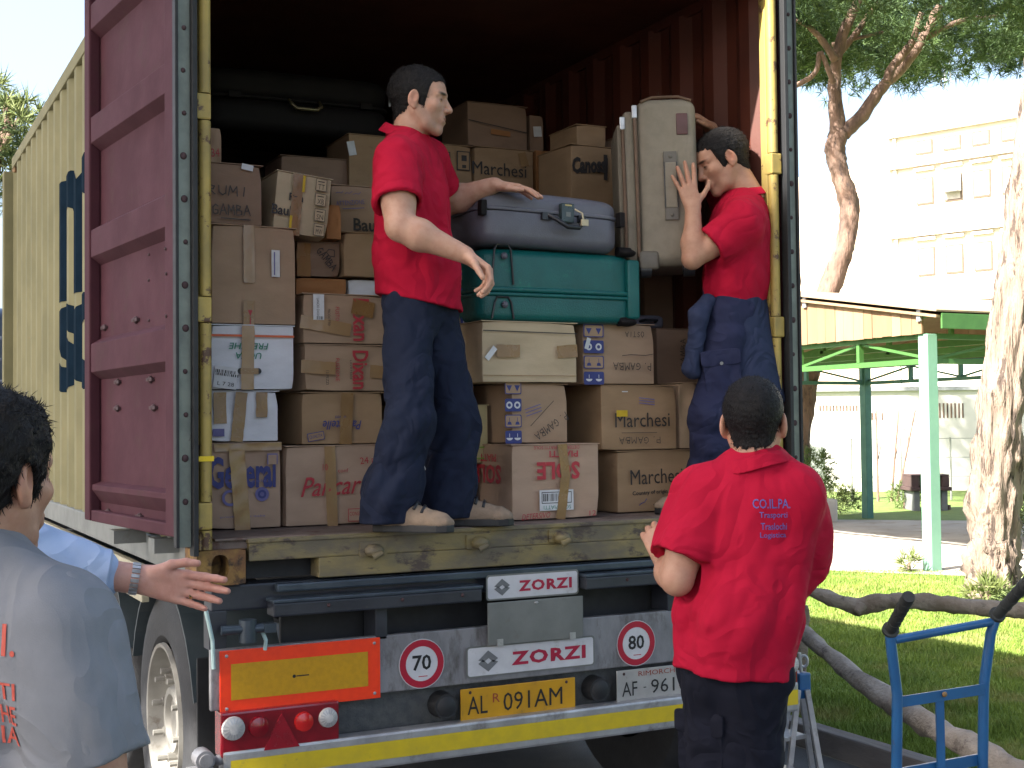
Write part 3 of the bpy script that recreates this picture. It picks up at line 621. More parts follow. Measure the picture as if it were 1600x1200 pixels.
class Carton:
    def __init__(s, label, x0, x1, yt, yb, Y, dep=.38, m=K_TAN, on=None, roll=0.0, rz=0.0, flaps=True, group='cardboard boxes stacked in the container', extra=0.0, name='cardboard_box', cat='box'):
        xm, ym = (x0 + x1) / 2, (yt + yb) / 2
        a, b = atY(x0, ym, Y), atY(x1, ym, Y); t, u = atY(xm, yt, Y), atY(xm, yb, Y)
        s.Y = Y; s.w = b.x - a.x + extra; s.dep = dep
        z0 = u.z if on is None else (on if isinstance(on, (int, float)) else on.top)
        s.h = t.z - z0; s.top = t.z + .002; s.bot = z0
        s.cx = (a.x + b.x) / 2 + extra / 2; s.cx = max(s.cx, -1.155 + s.w / 2)
        s.root = thing(name, label, cat, (s.cx, Y + dep / 2, z0 + .001), (0, R(roll), R(rz + (random.Random(int(x0 * 31 + yt * 17)).uniform(-1.6, 1.6) if not rz and not roll else 0))), group)
        s.m = m; s.build(flaps); s.n = 0
    def build(s, flaps):
        rnd = random.Random(int(s.cx * 1000) + int(s.bot * 777)); w, d, h = s.w / 2, s.dep / 2, s.h
        n = 7; b = MB()
        ph = [rnd.uniform(0, 6) for _ in range(8)]; cs = [rnd.choice((-1, 1)) for _ in range(3)]
        def P(fx, fy, fz, nx, ny, nz):   # gently bulged and dented sheet
            k = max(0, 1 - abs(fx)) if nx == 0 else 1
            am = -.003 * (1 - abs(fx) ** 6 if not nx else 1) * (1 - abs(fz) ** 6 if not nz else 1) * (1 - abs(fy) ** 6 if not ny else 1) + .0045 * (math.sin(ph[0] + 2.3 * fx + 3.1 * fz + fy) + math.sin(ph[1] + 3.7 * fz - 2.0 * fx + 2 * fy)) * (1 - abs(fx) ** 6 if not nx else 1) * (1 - abs(fz) ** 6 if not nz else 1) * (1 - abs(fy) ** 6 if not ny else 1)
            ck = .007 * math.exp(-((fx - cs[0]) ** 2 + (fy + 1) ** 2 + (fz - cs[1]) ** 2) / .10) + .005 * math.exp(-((fx + cs[0]) ** 2 + (fy + 1) ** 2 + (fz - cs[2]) ** 2) / .05)
            sg = cs[0] if fx * cs[0] > 0 else -cs[0]
            return (fx * (w - .004) + nx * am - sg * ck, fy * (d - .004) + ny * am + ck, h / 2 + fz * (h / 2 - .003) + nz * am - (ck if fz > 0 else -ck) * .6)
        L = [-1 + 2 * i / n for i in range(n + 1)]
        def face(f):
            k = len(b.v); b.add([f(L[i], L[j]) for j in range(n + 1) for i in range(n + 1)], [])
            b.f += [(k + j * (n + 1) + i, k + j * (n + 1) + i + 1, k + (j + 1) * (n + 1) + i + 1, k + (j + 1) * (n + 1) + i) for j in range(n) for i in range(n)]
        face(lambda i, j: P(i, -1, j, 0, -1, 0)); face(lambda i, j: P(-i, 1, j, 0, 1, 0)); face(lambda i, j: P(-1, -i, j, -1, 0, 0)); face(lambda i, j: P(1, i, j, 1, 0, 0))
        face(lambda i, j: P(i, j, 1, 0, 0, 1)); face(lambda i, j: P(i, -j, -1, 0, 0, -1))
        me = bpy.data.meshes.new('carton'); me.from_pydata([tuple(p) for p in b.v], [], b.f)
        bm = bmesh.new(); bm.from_mesh(me); bmesh.ops.remove_doubles(bm, verts=bm.verts, dist=.0008)
        ed = [e for e in bm.edges if len(e.link_faces) == 2 and e.calc_face_angle(0) > .9]
        bmesh.ops.bevel(bm, geom=ed, offset=.004, segments=2, profile=.6, affect='EDGES'); bm.to_mesh(me); bm.free()
        for p in me.polygons: p.use_smooth = True
        me.set_sharp_from_angle(angle=R(50))
        s.body = link('body', me, s.m, s.root)
        if flaps:
            for sg in (-1, 1):
                b = MB(); t = rnd.uniform(.000, .004)
                b.box((-w - .001, min(sg * d, sg * .002) - (.002 if sg < 0 else 0), h - .003), (w + .001, max(sg * d, sg * .002), h + .0005))
                b.build('flap', s.m, s.root, bevel=.001)
    def loc(s, px, py):
        p = atY(px, py, s.Y); M = Matrix.Rotation(s.root.rotation_euler.y, 3, 'Y')
        q = p - s.root.location; q.y = 0; q = M.inverted() @ q
        return Vector((q.x, 0, q.z))
    def sc(s, px, py): return (atY(px + 1, py, s.Y).x - atY(px, py, s.Y).x, atY(px, py, s.Y).z - atY(px, py + 1, s.Y).z)
    def fr(s, px, py, lift=0): s.n += 1; return s.loc(px, py) + Vector((0, -s.dep / 2 - .0068 - s.n * .0004 - lift, 0))
    def text(s, t, px, py, w, h, m, rot=0, **k):
        a, b = s.sc(px, py); q = 1 if abs(math.sin(rot)) < .7 else 0
        W, H = (w * a, h * b) if q else (w * b, h * a)
        return text_on(t, s.fr(px, py), EX, EZ, W, H, m, s.root, rot, **k)
    def pen(s, t, px, py, w, h, rot=0, th=.004, m=None, **k):
        a, b = s.sc(px, py); return pen_on(t, s.fr(px, py), EX, EZ, w * a, h * b, m or M_PEN, s.root, rot, th, seed=px, **k)
    def rect(s, px, py, w, h, m, name='label', rot=0, **k):
        a, b = s.sc(px, py); return sheet_on(s.fr(px, py), EX, EZ, w * a, h * b, m, s.root, rot, name=name, **k)
    def tape(s, px0, py0, px1, py1, wpx, m=M_TAPE, crumple=.0015):
        """a strip of tape from one photo point to another on the front, a little wrinkled"""
        p, q = s.loc(px0, py0), s.loc(px1, py1); a, b_ = s.sc(px0, py0); d = q - p; l = d.length; d.normalize(); sd = Vector((d.z, 0, -d.x)) * (wpx * b_ / 2); s.n += 1
        y = -s.dep / 2 - .0062 - s.n * .0003; rnd = random.Random(px0 * 7 + py0); n = max(2, int(l / .02)); b = MB()
        for i in range(n + 1):
            c = p + d * (l * i / n)
            for j in (-1, -.33, .33, 1): b.add([c + sd * j * (1 + rnd.uniform(-.05, .05)) + Vector((0, y - rnd.random() * crumple, 0))], [])
        b.f += [(4 * i + j, 4 * i + j + 1, 4 * i + j + 5, 4 * i + j + 4) for i in range(n) for j in range(3)]
        return b.build('tape', m, s.root, smooth='all')
    def tape_over(s, u, w=.05, m=M_TAPE):
        """tape running over the top seam and a hand's breadth down the left end"""
        b = MB(); x = -s.w / 2; b.box((x, -w / 2, s.h + .001), (s.w / 2, w / 2, s.h + .002)); b.box((x - .008, -w / 2, s.h - .09), (x - .0068, w / 2, s.h + .002)); return b.build('tape', m, s.root)
    def icons(s, x, ys, wpx, hpx, style='bo'):
        for i, y in enumerate(ys):
            a, b_ = s.sc(x, y); W, H = wpx * a, hpx * b_; filled = (i % 2 == 1)
            r = s.rect(x, y, wpx, hpx, M_PRINTBLUE, 'handling_icon', round_=min(W, H) * .12)
            ink = M_LABEL if filled else M_PRINTBLUE
            if not filled:
                sheet_on(s.fr(x, y), EX, EZ, W * .90, H * .86, s.m, r, name='icon_field', round_=min(W, H) * .1)
            for t in (-.24, .24):
                o = s.fr(x, y) + Vector((t * W, 0, 0)); k = H * .28
                if i == 0:
                    b = MB(); b.add(place2d([(0, -k), (k * .9, k * .7), (-k * .9, k * .7)], o, EX, EZ), [(0, 1, 2)]); b.add(place2d([(0, -k * .4), (k * .45, k * .45), (-k * .45, k * .45)], o - Vector((0, .0003, 0)), EX, EZ), [(0, 1, 2)]); b.build('icon', ink, r, fix=False)
                elif i == 1: disc_on(o, EX, EZ, k, ink, r, k * .5, name='icon', n=18)
                elif i == 2:
                    b = MB(); b.add(place2d([(-k * .7, -k), (k * .7, -k), (k * .45, -k * .2), (-k * .45, -k * .2)], o, EX, EZ), [(0, 1, 2, 3)]); b.add(place2d([(-k * .08, -k * .2), (k * .08, -k * .2), (k * .08, k), (-k * .08, k)], o, EX, EZ), [(0, 1, 2, 3)]); b.build('icon', ink, r, fix=False)
                else:
                    b = MB(); b.add(place2d([(k * math.cos(R(a_)), k * .7 * math.sin(R(a_)) - k * .2) for a_ in range(180, 361, 20)], o, EX, EZ), [tuple(range(10))]); b.add(place2d([(-k * .08, 0), (k * .08, 0), (k * .08, k), (-k * .08, k)], o, EX, EZ), [(0, 1, 2, 3)]); b.build('icon', ink, r, fix=False)
    def barcode(s, px, py, w, h, rot=0):
        a, b_ = s.sc(px, py); rnd = random.Random(px); o = s.fr(px, py); b = MB(); x = -w * a / 2
        while x < w * a / 2:
            t = rnd.choice((.0015, .003, .0045)); b.add(place2d([(x, -h * b_ / 2), (x + t, -h * b_ / 2), (x + t, h * b_ / 2), (x, h * b_ / 2)], o, EX, EZ, rot), [(0, 1, 2, 3)]); x += t + rnd.choice((.002, .004))
        return b.build('barcode', M_PRINTBLACK, s.root, fix=False)
FZ = ZF + .008
PI = math.pi
# left column
A1 = Carton('pinkish carton with blue lettering and wrinkled tape, lowest by the left post', 326, 440, 692, 831, .35, .40, K_PINK, FZ)
A1.text('General', 378, 738, 104, 50, M_PRINTBLUE, bold=.03); A1.text('linea di qualita', 385, 752, 70, 5, M_PRINTLILAC)
disc_on(A1.fr(408, 772), EX, EZ, .026, M_PRINTLILAC, A1.root, name='sun_print'); disc_on(A1.fr(408, 772), EX, EZ, .016, M_PRINTBLUE, A1.root, .008, name='sun_print'); disc_on(A1.fr(358, 778), EX, EZ, .03, M_PRINTLILAC, A1.root, .02, name='ring_print')
A1.text('prodotto in italia', 378, 807, 70, 4, M_PRINTLILAC); A1.rect(424, 717, 16, 17, M_PRINTLILAC, 'arrow_print'); A1.rect(424, 718, 13, 15, K_PINK, 'arrow_field')
A1.tape(368, 700, 378, 830, 25, M_TAPE2, .004); A1.tape(333, 700, 438, 697, 12, M_TAPE2, .005)
A2 = Carton('plain white carton with three strips of brown tape, second from the floor at left', 328, 437, 611, 692, .36, .38, K_WHITE, A1)
A2.tape(344, 613, 345, 662, 20); A2.tape(378, 613, 370, 690, 19); A2.tape(409, 613, 409, 652, 18); A2.rect(342, 676, 18, 12, M_PRINTLILAC, 'label')
A3 = Carton('white egg carton with orange line and upside-down green print at the left', 329, 461, 508, 611, .34, .38, K_WHITE, A2)
A3.rect(395, 525, 130, 3.5, M_ORLINE, 'orange_line', rot=-.0); A3.text('FRESCHE', 388, 541, 62, 10, M_PRINTGREEN, PI, shear=.2, bold=.01); A3.text('UOVA', 388, 556, 40, 10, M_PRINTGREEN, PI, shear=.2, bold=.01)
A3.rect(352, 590, 36, 34, M_LABEL, 'label', rot=-.12); A3.barcode(352, 581, 32, 5, -.12); A3.barcode(354, 586, 36, 4, -.12); A3.text('L 7 28', 352, 600, 26, 6, M_PRINTBLACK, -.12)
for q in (375, 403): disc_on(A3.fr(q, 580), EX, EZ, .011, M_GASKET, A3.root, name='hand_hole', n=20)
A3.rect(389, 580, 28, 9.5, M_TAPE, 'tape'); A3.tape(387, 509, 386, 609, 20, M_TAPE2)
A4 = Carton('large plain brown carton with a small white label on top of the egg carton', 327, 462, 353, 508, .35, .42, K_TAN, A3)
A4.tape(386, 352, 387, 442, 18, M_TAPE2); A4.tape(386, 470, 386, 508, 18); A4.rect(428, 412, 13, 42, M_LABEL, 'label'); A4.rect(426, 412, 2, 36, M_PRINTLILAC, 'print')
b = MB(); b.add(place2d([(0, -.012), (.009, .01), (-.009, .01)], A4.fr(388, 489), EX, EZ), [(0, 1, 2)]); b.build('arrow_print', M_PRINTRED, A4.root, fix=False); A4.rect(388, 502, 1.5, 12, M_PRINTRED, 'arrow_print')
A5 = Carton('dark brown carton marked UMI GAMBA in pen beside the left post', 326, 411, 256, 352, .37, .36, K_BROWN, A4)
A5.pen('RUMI', 356, 298, 66, 14, -.02); A5.pen('GAMBA', 361, 328, 62, 16, .03); A5.rect(386, 262, 18, 9, M_LABEL, 'label', rot=-.15); A5.pen('-', 368, 343, 60, 8, -.04)
# second column
B1 = Carton('wide carton with red script lettering on the floor behind the standing man', 443, 612, 696, 828, .35, .40, K_PINK, FZ)
B1.text('Pancarre', 528, 758, 122, 30, M_PRINTRED, .03, shear=.4, bold=.004); B1.tape(512, 697, 517, 826, 18, M_TAPE2); B1.text('24 pz', 575, 720, 30, 14, M_PRINTRED, .1); B1.text('10', 505, 730, 8, 10, M_PRINTRED); B1.text('conf', 533, 735, 16, 6, M_PRINTRED)
B1.rect(562, 804, 42, 20, M_PRINTRED, 'box_print'); B1.rect(562, 804, 40, 18, K_PINK, 'box_field'); B1.text('CONSERVARE', 560, 802, 34, 6, M_PRINTRED)
B2 = Carton('carton with navy script printed upside-down above the red script carton', 472, 600, 613, 696, .37, .38, K_OCHRE, B1)
B2.text('Panettelle', 535, 664, 60, 14, M_PRINTBLUE, PI, shear=.3, bold=.006); B2.text('biscotti', 536, 652, 24, 5, M_PRINTBLUE, PI); B2.tape(543, 614, 540, 694, 20); B2.rect(494, 682, 26, 13, M_PRINTBLUE, 'box_print', rot=.16); B2.rect(494, 682, 24, 11, K_OCHRE, 'box_field', rot=.16); B2.text('QUALITA', 494, 682, 20, 6, M_PRINTBLUE, .16)
B3 = Carton('lower of two cartons with red sideways lettering behind the standing man', 474, 603, 539, 613, .36, .38, K_TAN, B2)
B3.text('Dixan', 561, 578, 60, 25, M_PRINTRED, -PI / 2, bold=.02); B3.tape(468, 572, 522, 576, 20, M_TAPE2); B3.tape(576, 580, 600, 582, 20, M_TAPE2); B3.text('FUSTONE', 525, 578, 36, 6, M_PRINTRED, -PI / 2); B3.text('12 PEZZI', 509, 590, 22, 4, M_PRINTBLACK, -PI / 2); B3.text('LAVATRICE', 546, 578, 30, 3, M_PRINTBLACK, -PI / 2)
B4 = Carton('upper of two cartons with red sideways lettering and a white sticker', 474, 603, 460, 538, .36, .38, K_TAN, B3)
B4.text('Dixan', 564, 500, 66, 25, M_PRINTRED, -PI / 2, bold=.02); B4.tape(470, 502, 548, 516, 20, M_TAPE2); B4.tape(550, 478, 584, 486, 24, M_TAPE); B4.rect(498, 480, 17, 40, M_LABEL, 'label'); B4.text('LANCIO DASH', 497, 480, 28, 4, M_PRINTBLACK, -PI / 2); B4.text('FUSTO', 527, 491, 22, 6, M_PRINTRED, -PI / 2); B4.text('PRODOTTO', 514, 496, 26, 4, M_PRINTBLACK, -PI / 2); B4.barcode(500, 497, 10, 5)
B5 = Carton('brown carton showing only its top edge above the sideways lettered cartons', 463, 544, 434, 460, .52, .36, K_ORANGE, B4, flaps=False)
B5w = Carton('low white carton peeping out above the sideways lettered cartons', 545, 612, 437, 460, .54, .34, K_WHITE, B4, flaps=False)
B6 = Carton('small dark carton with diagonal pen writing beside the big plain carton', 466, 533, 378, 434, .53, .34, K_BROWN, B5)
B6.pen('GAMBA', 510, 405, 40, 12, -.85, .0035); B6.tape(474, 380, 474, 432, 22); B6.pen('O', 517, 396, 22, 12, -.8, .003)
B7 = Carton('plain carton edge half hidden by the red shirt at elbow height', 536, 612, 364, 437, .50, .36, K_OCHRE, B5w)
B8 = Carton('tilted carton lettered Baule with a yellow stripe and a column of icons', 424, 512, 272, 368, .43, .30, K_CREAM, None, roll=5.5)
B8.text('Baule', 444, 329, 40, 16, M_PRINTBLACK, .0, bold=.02); B8.text('Pan', 462, 309, 22, 12, M_PRINTBLACK, bold=.02); B8.tape(466, 272, 458, 368, 17, M_TAPE); B8.rect(474, 288, 4, 26, M_STRIPEY, 'yellow_stripe'); B8.rect(453, 348, 4, 22, M_STRIPEY, 'yellow_stripe')
for k, y in enumerate((290, 313, 337, 360)):
    B8.rect(501 - k * 1.5, y, 17, 19, M_PRINTBLACK, 'handling_icon'); B8.rect(501 - k * 1.5, y, 15.6, 17.4, K_CREAM, 'icon_field'); B8.text(('TT', 'XB', 'SN', 'MW')[k], 501 - k * 1.5, y + 3, 10, 8, M_PRINTBLACK); B8.rect(501 - k * 1.5, y - 5, 10, 1.4, M_PRINTBLACK, 'print')
B9 = Carton('narrow orange-brown carton squeezed beside the tilted Baule carton', 509, 535, 319, 372, .47, .12, K_ORANGE, B6, flaps=False)
B10 = Carton('carton with a pen stamp and Bau lettering cut off by the red shirt', 518, 612, 291, 364, .60, .34, K_TAN, B7)
B10.text('Bau', 570, 352, 34, 20, M_PRINTBLACK, bold=.02); B10.text('ATTENZIONE', 548, 317, 44, 7, M_PRINTLILAC, .12); B10.pen('~~~', 545, 302, 40, 8, 0, .002, M_PRINTLILAC); B10.rect(553, 326, 34, 1.2, M_PRINTLILAC, 'print', rot=.1)
A6 = Carton('thin upright carton with a red mark high beside the left post', 326, 349, 199, 256, .62, .25, K_TAN, A5.top, flaps=False); A6.text('34', 337, 239, 13, 13, M_PRINTRED, .1)
# the row behind: big cartons that carry the top layer
bk = []
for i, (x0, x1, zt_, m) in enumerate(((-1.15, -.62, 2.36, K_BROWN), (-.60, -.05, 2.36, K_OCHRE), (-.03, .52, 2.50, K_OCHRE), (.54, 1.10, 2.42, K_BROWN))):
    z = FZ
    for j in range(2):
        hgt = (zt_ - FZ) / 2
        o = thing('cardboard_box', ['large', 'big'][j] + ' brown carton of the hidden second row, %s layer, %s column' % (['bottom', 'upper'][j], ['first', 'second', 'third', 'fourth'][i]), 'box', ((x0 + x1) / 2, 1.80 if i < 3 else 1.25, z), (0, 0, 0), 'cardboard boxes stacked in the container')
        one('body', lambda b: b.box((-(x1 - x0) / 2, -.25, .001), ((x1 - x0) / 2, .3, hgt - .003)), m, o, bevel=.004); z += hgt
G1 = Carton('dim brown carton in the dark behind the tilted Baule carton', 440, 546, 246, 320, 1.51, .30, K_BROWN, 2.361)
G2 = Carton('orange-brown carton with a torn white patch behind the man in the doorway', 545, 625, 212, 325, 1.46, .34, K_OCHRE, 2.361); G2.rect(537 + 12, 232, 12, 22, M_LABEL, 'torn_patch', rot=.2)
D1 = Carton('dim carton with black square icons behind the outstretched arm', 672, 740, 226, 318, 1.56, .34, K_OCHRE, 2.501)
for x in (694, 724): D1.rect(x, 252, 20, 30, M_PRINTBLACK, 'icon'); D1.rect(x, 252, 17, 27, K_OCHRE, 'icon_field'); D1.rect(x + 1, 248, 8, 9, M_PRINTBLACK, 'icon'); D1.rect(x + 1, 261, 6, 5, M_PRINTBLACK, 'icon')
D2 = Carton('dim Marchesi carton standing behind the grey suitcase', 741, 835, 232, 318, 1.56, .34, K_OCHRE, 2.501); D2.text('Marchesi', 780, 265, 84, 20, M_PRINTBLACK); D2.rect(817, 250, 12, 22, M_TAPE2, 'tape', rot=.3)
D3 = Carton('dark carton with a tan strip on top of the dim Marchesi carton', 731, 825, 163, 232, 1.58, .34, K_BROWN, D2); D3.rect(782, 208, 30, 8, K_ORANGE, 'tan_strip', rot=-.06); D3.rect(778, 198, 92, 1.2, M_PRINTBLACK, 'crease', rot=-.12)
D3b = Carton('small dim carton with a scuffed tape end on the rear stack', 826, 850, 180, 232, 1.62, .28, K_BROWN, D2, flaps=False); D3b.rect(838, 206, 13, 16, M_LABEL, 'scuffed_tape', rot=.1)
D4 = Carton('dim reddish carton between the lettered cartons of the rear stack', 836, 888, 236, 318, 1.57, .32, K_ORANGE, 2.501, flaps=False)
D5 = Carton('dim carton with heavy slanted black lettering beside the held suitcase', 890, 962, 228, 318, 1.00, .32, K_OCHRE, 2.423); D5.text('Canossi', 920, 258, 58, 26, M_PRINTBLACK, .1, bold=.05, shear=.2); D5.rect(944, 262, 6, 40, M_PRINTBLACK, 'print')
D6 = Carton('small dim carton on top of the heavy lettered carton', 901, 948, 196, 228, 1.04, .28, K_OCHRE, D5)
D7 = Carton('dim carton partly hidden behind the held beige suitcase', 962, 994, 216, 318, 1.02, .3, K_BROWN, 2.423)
# right-hand stack
C1 = Carton('carton with upside-down red SOLE lettering at the front of the floor', 802, 938, 694, 812, .13, .36, K_PINK, FZ, rz=-1.5)
C1.text('SOLE', 873, 735, 66, 28, M_PRINTRED, PI, bold=.035); C1.text('PIATTI', 881, 709, 44, 10, M_PRINTRED, PI, bold=.02); C1.text('DETERSIVO PIATTI SOLE', 870, 699, 70, 5, M_PRINTRED, PI); C1.rect(870, 781, 52, 32, M_LABEL, 'label'); C1.rect(870, 777, 46, 18, M_PRINTBLACK, 'frame_print'); C1.rect(870, 777, 44, 15.5, M_LABEL, 'frame_field'); C1.barcode(862, 777, 26, 12); C1.text('SOLE PIATTI', 871, 792, 42, 6, M_PRINTGREEN, PI)
C1.text('DETERSIVO', 838, 806, 44, 9, M_PRINTRED, .05, shear=.3); C1.text('12', 925, 801, 10, 8, M_PRINTRED); C1.tape(878, 694, 884, 745, 16); C1.tape(884, 740, 876, 811, 16)
C1side = [text_on('SOLE', Vector((-C1.w / 2 - .008, .03, C1.h * .60)), Vector((0, -1, 0)), EZ, .26, .075, M_PRINTRED, C1.root, PI, bold=.035), text_on('PIATTI', Vector((-C1.w / 2 - .008, .03, C1.h * .82)), Vector((0, -1, 0)), EZ, .17, .03, M_PRINTRED, C1.root, PI, bold=.02)]
C2 = Carton('lowest Marchesi carton reading Country of origin ITALY on the floor', 963, 1086, 704, 805, .27, .38, K_OCHRE, FZ)
C2.text('Marchesi', 1024, 744, 82, 23, M_PRINTBLACK, .02); C2.text('Country of origin ITALY', 1025, 769, 78, 8, M_PRINTBLACK, .03, bold=.02); C2.pen('GAMBA', 1038, 788, 40, 9, PI + .15, .0025); C2.pen('~', 1002, 785, 16, 10, .3, .003, M_PRINTBLUE)
C3 = Carton('upper Marchesi carton with hand writing below its name', 941, 1059, 602, 703, .27, .38, K_OCHRE, C2)
C3.text('Marchesi', 1004, 656, 84, 22, M_PRINTBLACK, .01); C3.pen('-', 996, 676, 64, 6, 0, .002); C3.pen('P.GAMBA', 1000, 688, 66, 10, PI, .0025); C3.rect(972, 646, 17, 10, M_STRIPEY, 'yellow_mark'); C3.rect(1010, 623, 24, 1.4, M_PRINTLILAC, 'print', rot=-.1); C3.rect(1010, 627, 24, 1.4, M_PRINTLILAC, 'print', rot=-.1); C3.rect(1010, 631, 24, 1.4, M_PRINTLILAC, 'print', rot=-.1); C3.rect(976, 612, 9, 1.5, M_LABEL, 'staple')
C3b = Carton('narrow carton end with an open flap right of the upper Marchesi carton', 1061, 1092, 598, 702, .29, .36, K_PALE, C2)
C4 = Carton('carton with blue icons and diagonal pen writing above the SOLE carton', 797, 887, 600, 693, .24, .40, K_TAN, C1, extra=0)
C4 = C4
C5 = Carton('pale yellowish carton with two tape patches under the green suitcase', 750, 902, 503, 600, .20, .40, K_CREAM, C4)
C5.tape(772, 548, 809, 549, 20); C5.tape(868, 550, 900, 548, 20); C5.rect(826, 519, 148, 1.5, M_PRINTBLACK, 'crease', rot=-.01); C5.rect(826, 587, 148, 1.2, M_TAPE, 'crease'); C5.rect(763, 552, 8, 24, M_LABEL, 'torn_tape', rot=-.7)
C6 = Carton('carton with a column of blue icons and upside-down pen writing, right of the pale one', 912, 1024, 506, 602, .27, .38, K_TAN, C3)
C6.icons(928, (517, 542, 566, 591), 31, 20); C6.rect(918, 537, 6, 18, M_LABEL, 'torn_tape', rot=-.3); C6.pen('~', 994, 555, 60, 8, 0, .0025); C6.pen('P.GAMBA', 987, 573, 60, 11, PI, .003); C6.pen('OSTIA', 990, 523, 30, 8, PI, .0025)
C7 = Carton('brown carton behind the leg of the man lifting the suitcase', 1026, 1100, 514, 602, .42, .36, K_BROWN, C3)
C7.pen('GAMBA', 1066, 552, 40, 10, PI / 2, .003)
# icons column and writing of the carton that C5 rests on
C4.icons(784 + 14, (606, 633, 658, 683), 26, 20); C4.pen('P.GAMBA', 858, 666, 60, 12, PI + .55, .003); C4.pen('-', 842, 647, 62, 4, .75, .0025); C4.rect(828, 636, 26, 1.3, M_PRINTLILAC, 'print', rot=.3); C4.rect(829, 641, 26, 1.3, M_PRINTLILAC, 'print', rot=.3); C4.rect(830, 646, 26, 1.3, M_PRINTLILAC, 'print', rot=.3)
C9 = Carton('white carton showing a sliver between the standing man and the SOLE carton', 640, 738, 728, 812, .42, .22, K_WHITE, FZ)
C8 = Carton('pale green-striped carton showing a sliver beside the trouser leg', 640, 764, 633, 728, .40, .26, K_GREENISH, C9); C8.rect(750, 699, 26, 2.5, flat('lime_print', (.22, .36, .06)), 'green_stripe'); C8.rect(752, 716, 20, 2, flat('lime_print', (.22, .36, .06)), 'green_stripe')
C10 = Carton('carton behind the thigh of the standing man', 636, 742, 525, 633, .42, .3, K_BROWN, C8)
C11 = Carton('carton with blue icons peeping out beside the hanging hand', 636, 738, 443, 525, .40, .3, K_TAN, C10); C11.icons(727, (430, 460, 480, 505), 18, 18)
E1 = Carton('dark carton in the shade right of the green suitcase', 1008, 1100, 425, 513, .78, .3, K_BROWN, C7.top, flaps=False)

# ------------------------------------------------------------------ suitcases
M_GREYSHELL = mat('grey_hard_shell', (.125, .125, .16), (.11, .11, .14), scale=12, rough=.42, bump=.15, bscale=220)
M_GREENSHELL = mat('green_hard_shell', (.004, .12, .115), (.004, .10, .098), scale=6, rough=.4, bump=.25, bscale=160, stain=(.01, .17, .14), sscale=8, slo=.62, shi=.7)
M_DARKSHELL = mat('dark_case', (.008, .007, .008), (.012, .010, .011), scale=8, rough=.7, spec=.2, bump=.1, bscale=100)
M_BEIGE = mat('beige_canvas', (.27, .235, .185), (.24, .21, .165), scale=20, rough=.9, bump=.3, bscale=400)
M_PIPING = mat('brown_piping', (.16, .095, .06), scale=20, rough=.6); M_PLASTIC = mat('black_plastic', (.02, .022, .028), scale=20, rough=.35); M_TRIMG = mat('taupe_trim', (.13, .115, .095), scale=20, rough=.5); M_PATCH = mat('maroon_badge', (.12, .055, .055), scale=20, rough=.5)
def rbox(b, lo, hi, r, seg=5, crown=0.0, taper=0.0, rb=None, rt=None):
    """a rounded box as one loft: superellipse plan, rounded top and bottom"""
    cx, cy = (lo[0] + hi[0]) / 2, (lo[1] + hi[1]) / 2; hx, hy = (hi[0] - lo[0]) / 2, (hi[1] - lo[1]) / 2; n = 48; rows = []
    rb = r if rb is None else rb; rt = r if rt is None else rt
    lv = [(lo[2] + rb - rb * math.cos(R(90) * k / seg), rb - rb * math.sin(R(90) * k / seg)) for k in range(seg + 1)] + [(hi[2] - (rt - rt * math.cos(R(90) * (seg - k) / seg)), rt - rt * math.sin(R(90) * (seg - k) / seg)) for k in range(seg + 1)]
    for z, ins in lv:
        t = (z - lo[2]) / (hi[2] - lo[2]); sx, sy = hx - ins - taper * t, hy - ins - taper * t; row = []
        for k in range(n):
            a = 2 * math.pi * k / n; c, s_ = math.cos(a), math.sin(a); e = .28
            x = sx * math.copysign(abs(c) ** e, c); y = sy * math.copysign(abs(s_) ** e, s_)
            row.append((cx + x, cy + y, z + crown * t * (1 - (x / hx) ** 2) * (1 - .5 * (y / hy) ** 2)))
        rows.append(row)
    m = len(rows); k0 = len(b.v); b.add([p for r_ in rows for p in r_], [])
    b.f += [(k0 + i * n + k, k0 + i * n + (k + 1) % n, k0 + (i + 1) * n + (k + 1) % n, k0 + (i + 1) * n + k) for i in range(m - 1) for k in range(n)]
    zt = rows[-1]; k1 = len(b.v); b.add([(cx, cy, hi[2] + crown), (cx, cy, lo[2])], [])
    b.f += [(k1, k0 + (m - 1) * n + k, k0 + (m - 1) * n + (k + 1) % n) for k in range(n)] + [(k1 + 1, k0 + (k + 1) % n, k0 + k) for k in range(n)]
# green case
a, c = atY(752, 440, .20), atY(1000, 440, .20); gz = C5.top + .002; gt = atY(870, 391, .20).z; gm = atY(870, 459, .20).z; w = (c.x - a.x) / 2
GS = thing('suitcase', 'dark green hard-shell suitcase lying under the grey one', 'suitcase', ((a.x + c.x) / 2, .20 + .23, gz), (0, 0, 0), 'suitcases in the container')
H = gt - gz; hm = gm - gz
one('lower_shell', lambda b: rbox(b, (-w, -.22, 0), (w, .24, hm - .006), .03, rt=.004), M_GREENSHELL, GS, smooth='all')
one('upper_shell', lambda b: rbox(b, (-w + .006, -.216, hm + .006), (w - .006, .236, H), .035, rb=.004), M_GREENSHELL, GS, smooth='all')
one('seam_band', lambda b: rbox(b, (-w - .006, -.232, hm - .016), (w + .006, .246, hm - .001), .006, 2), M_GREENSHELL, GS, smooth='all')
one('seam_band', lambda b: rbox(b, (-w - .004, -.229, hm + .001), (w + .004, .243, hm + .022), .008, 2), M_GREENSHELL, GS, smooth='all')
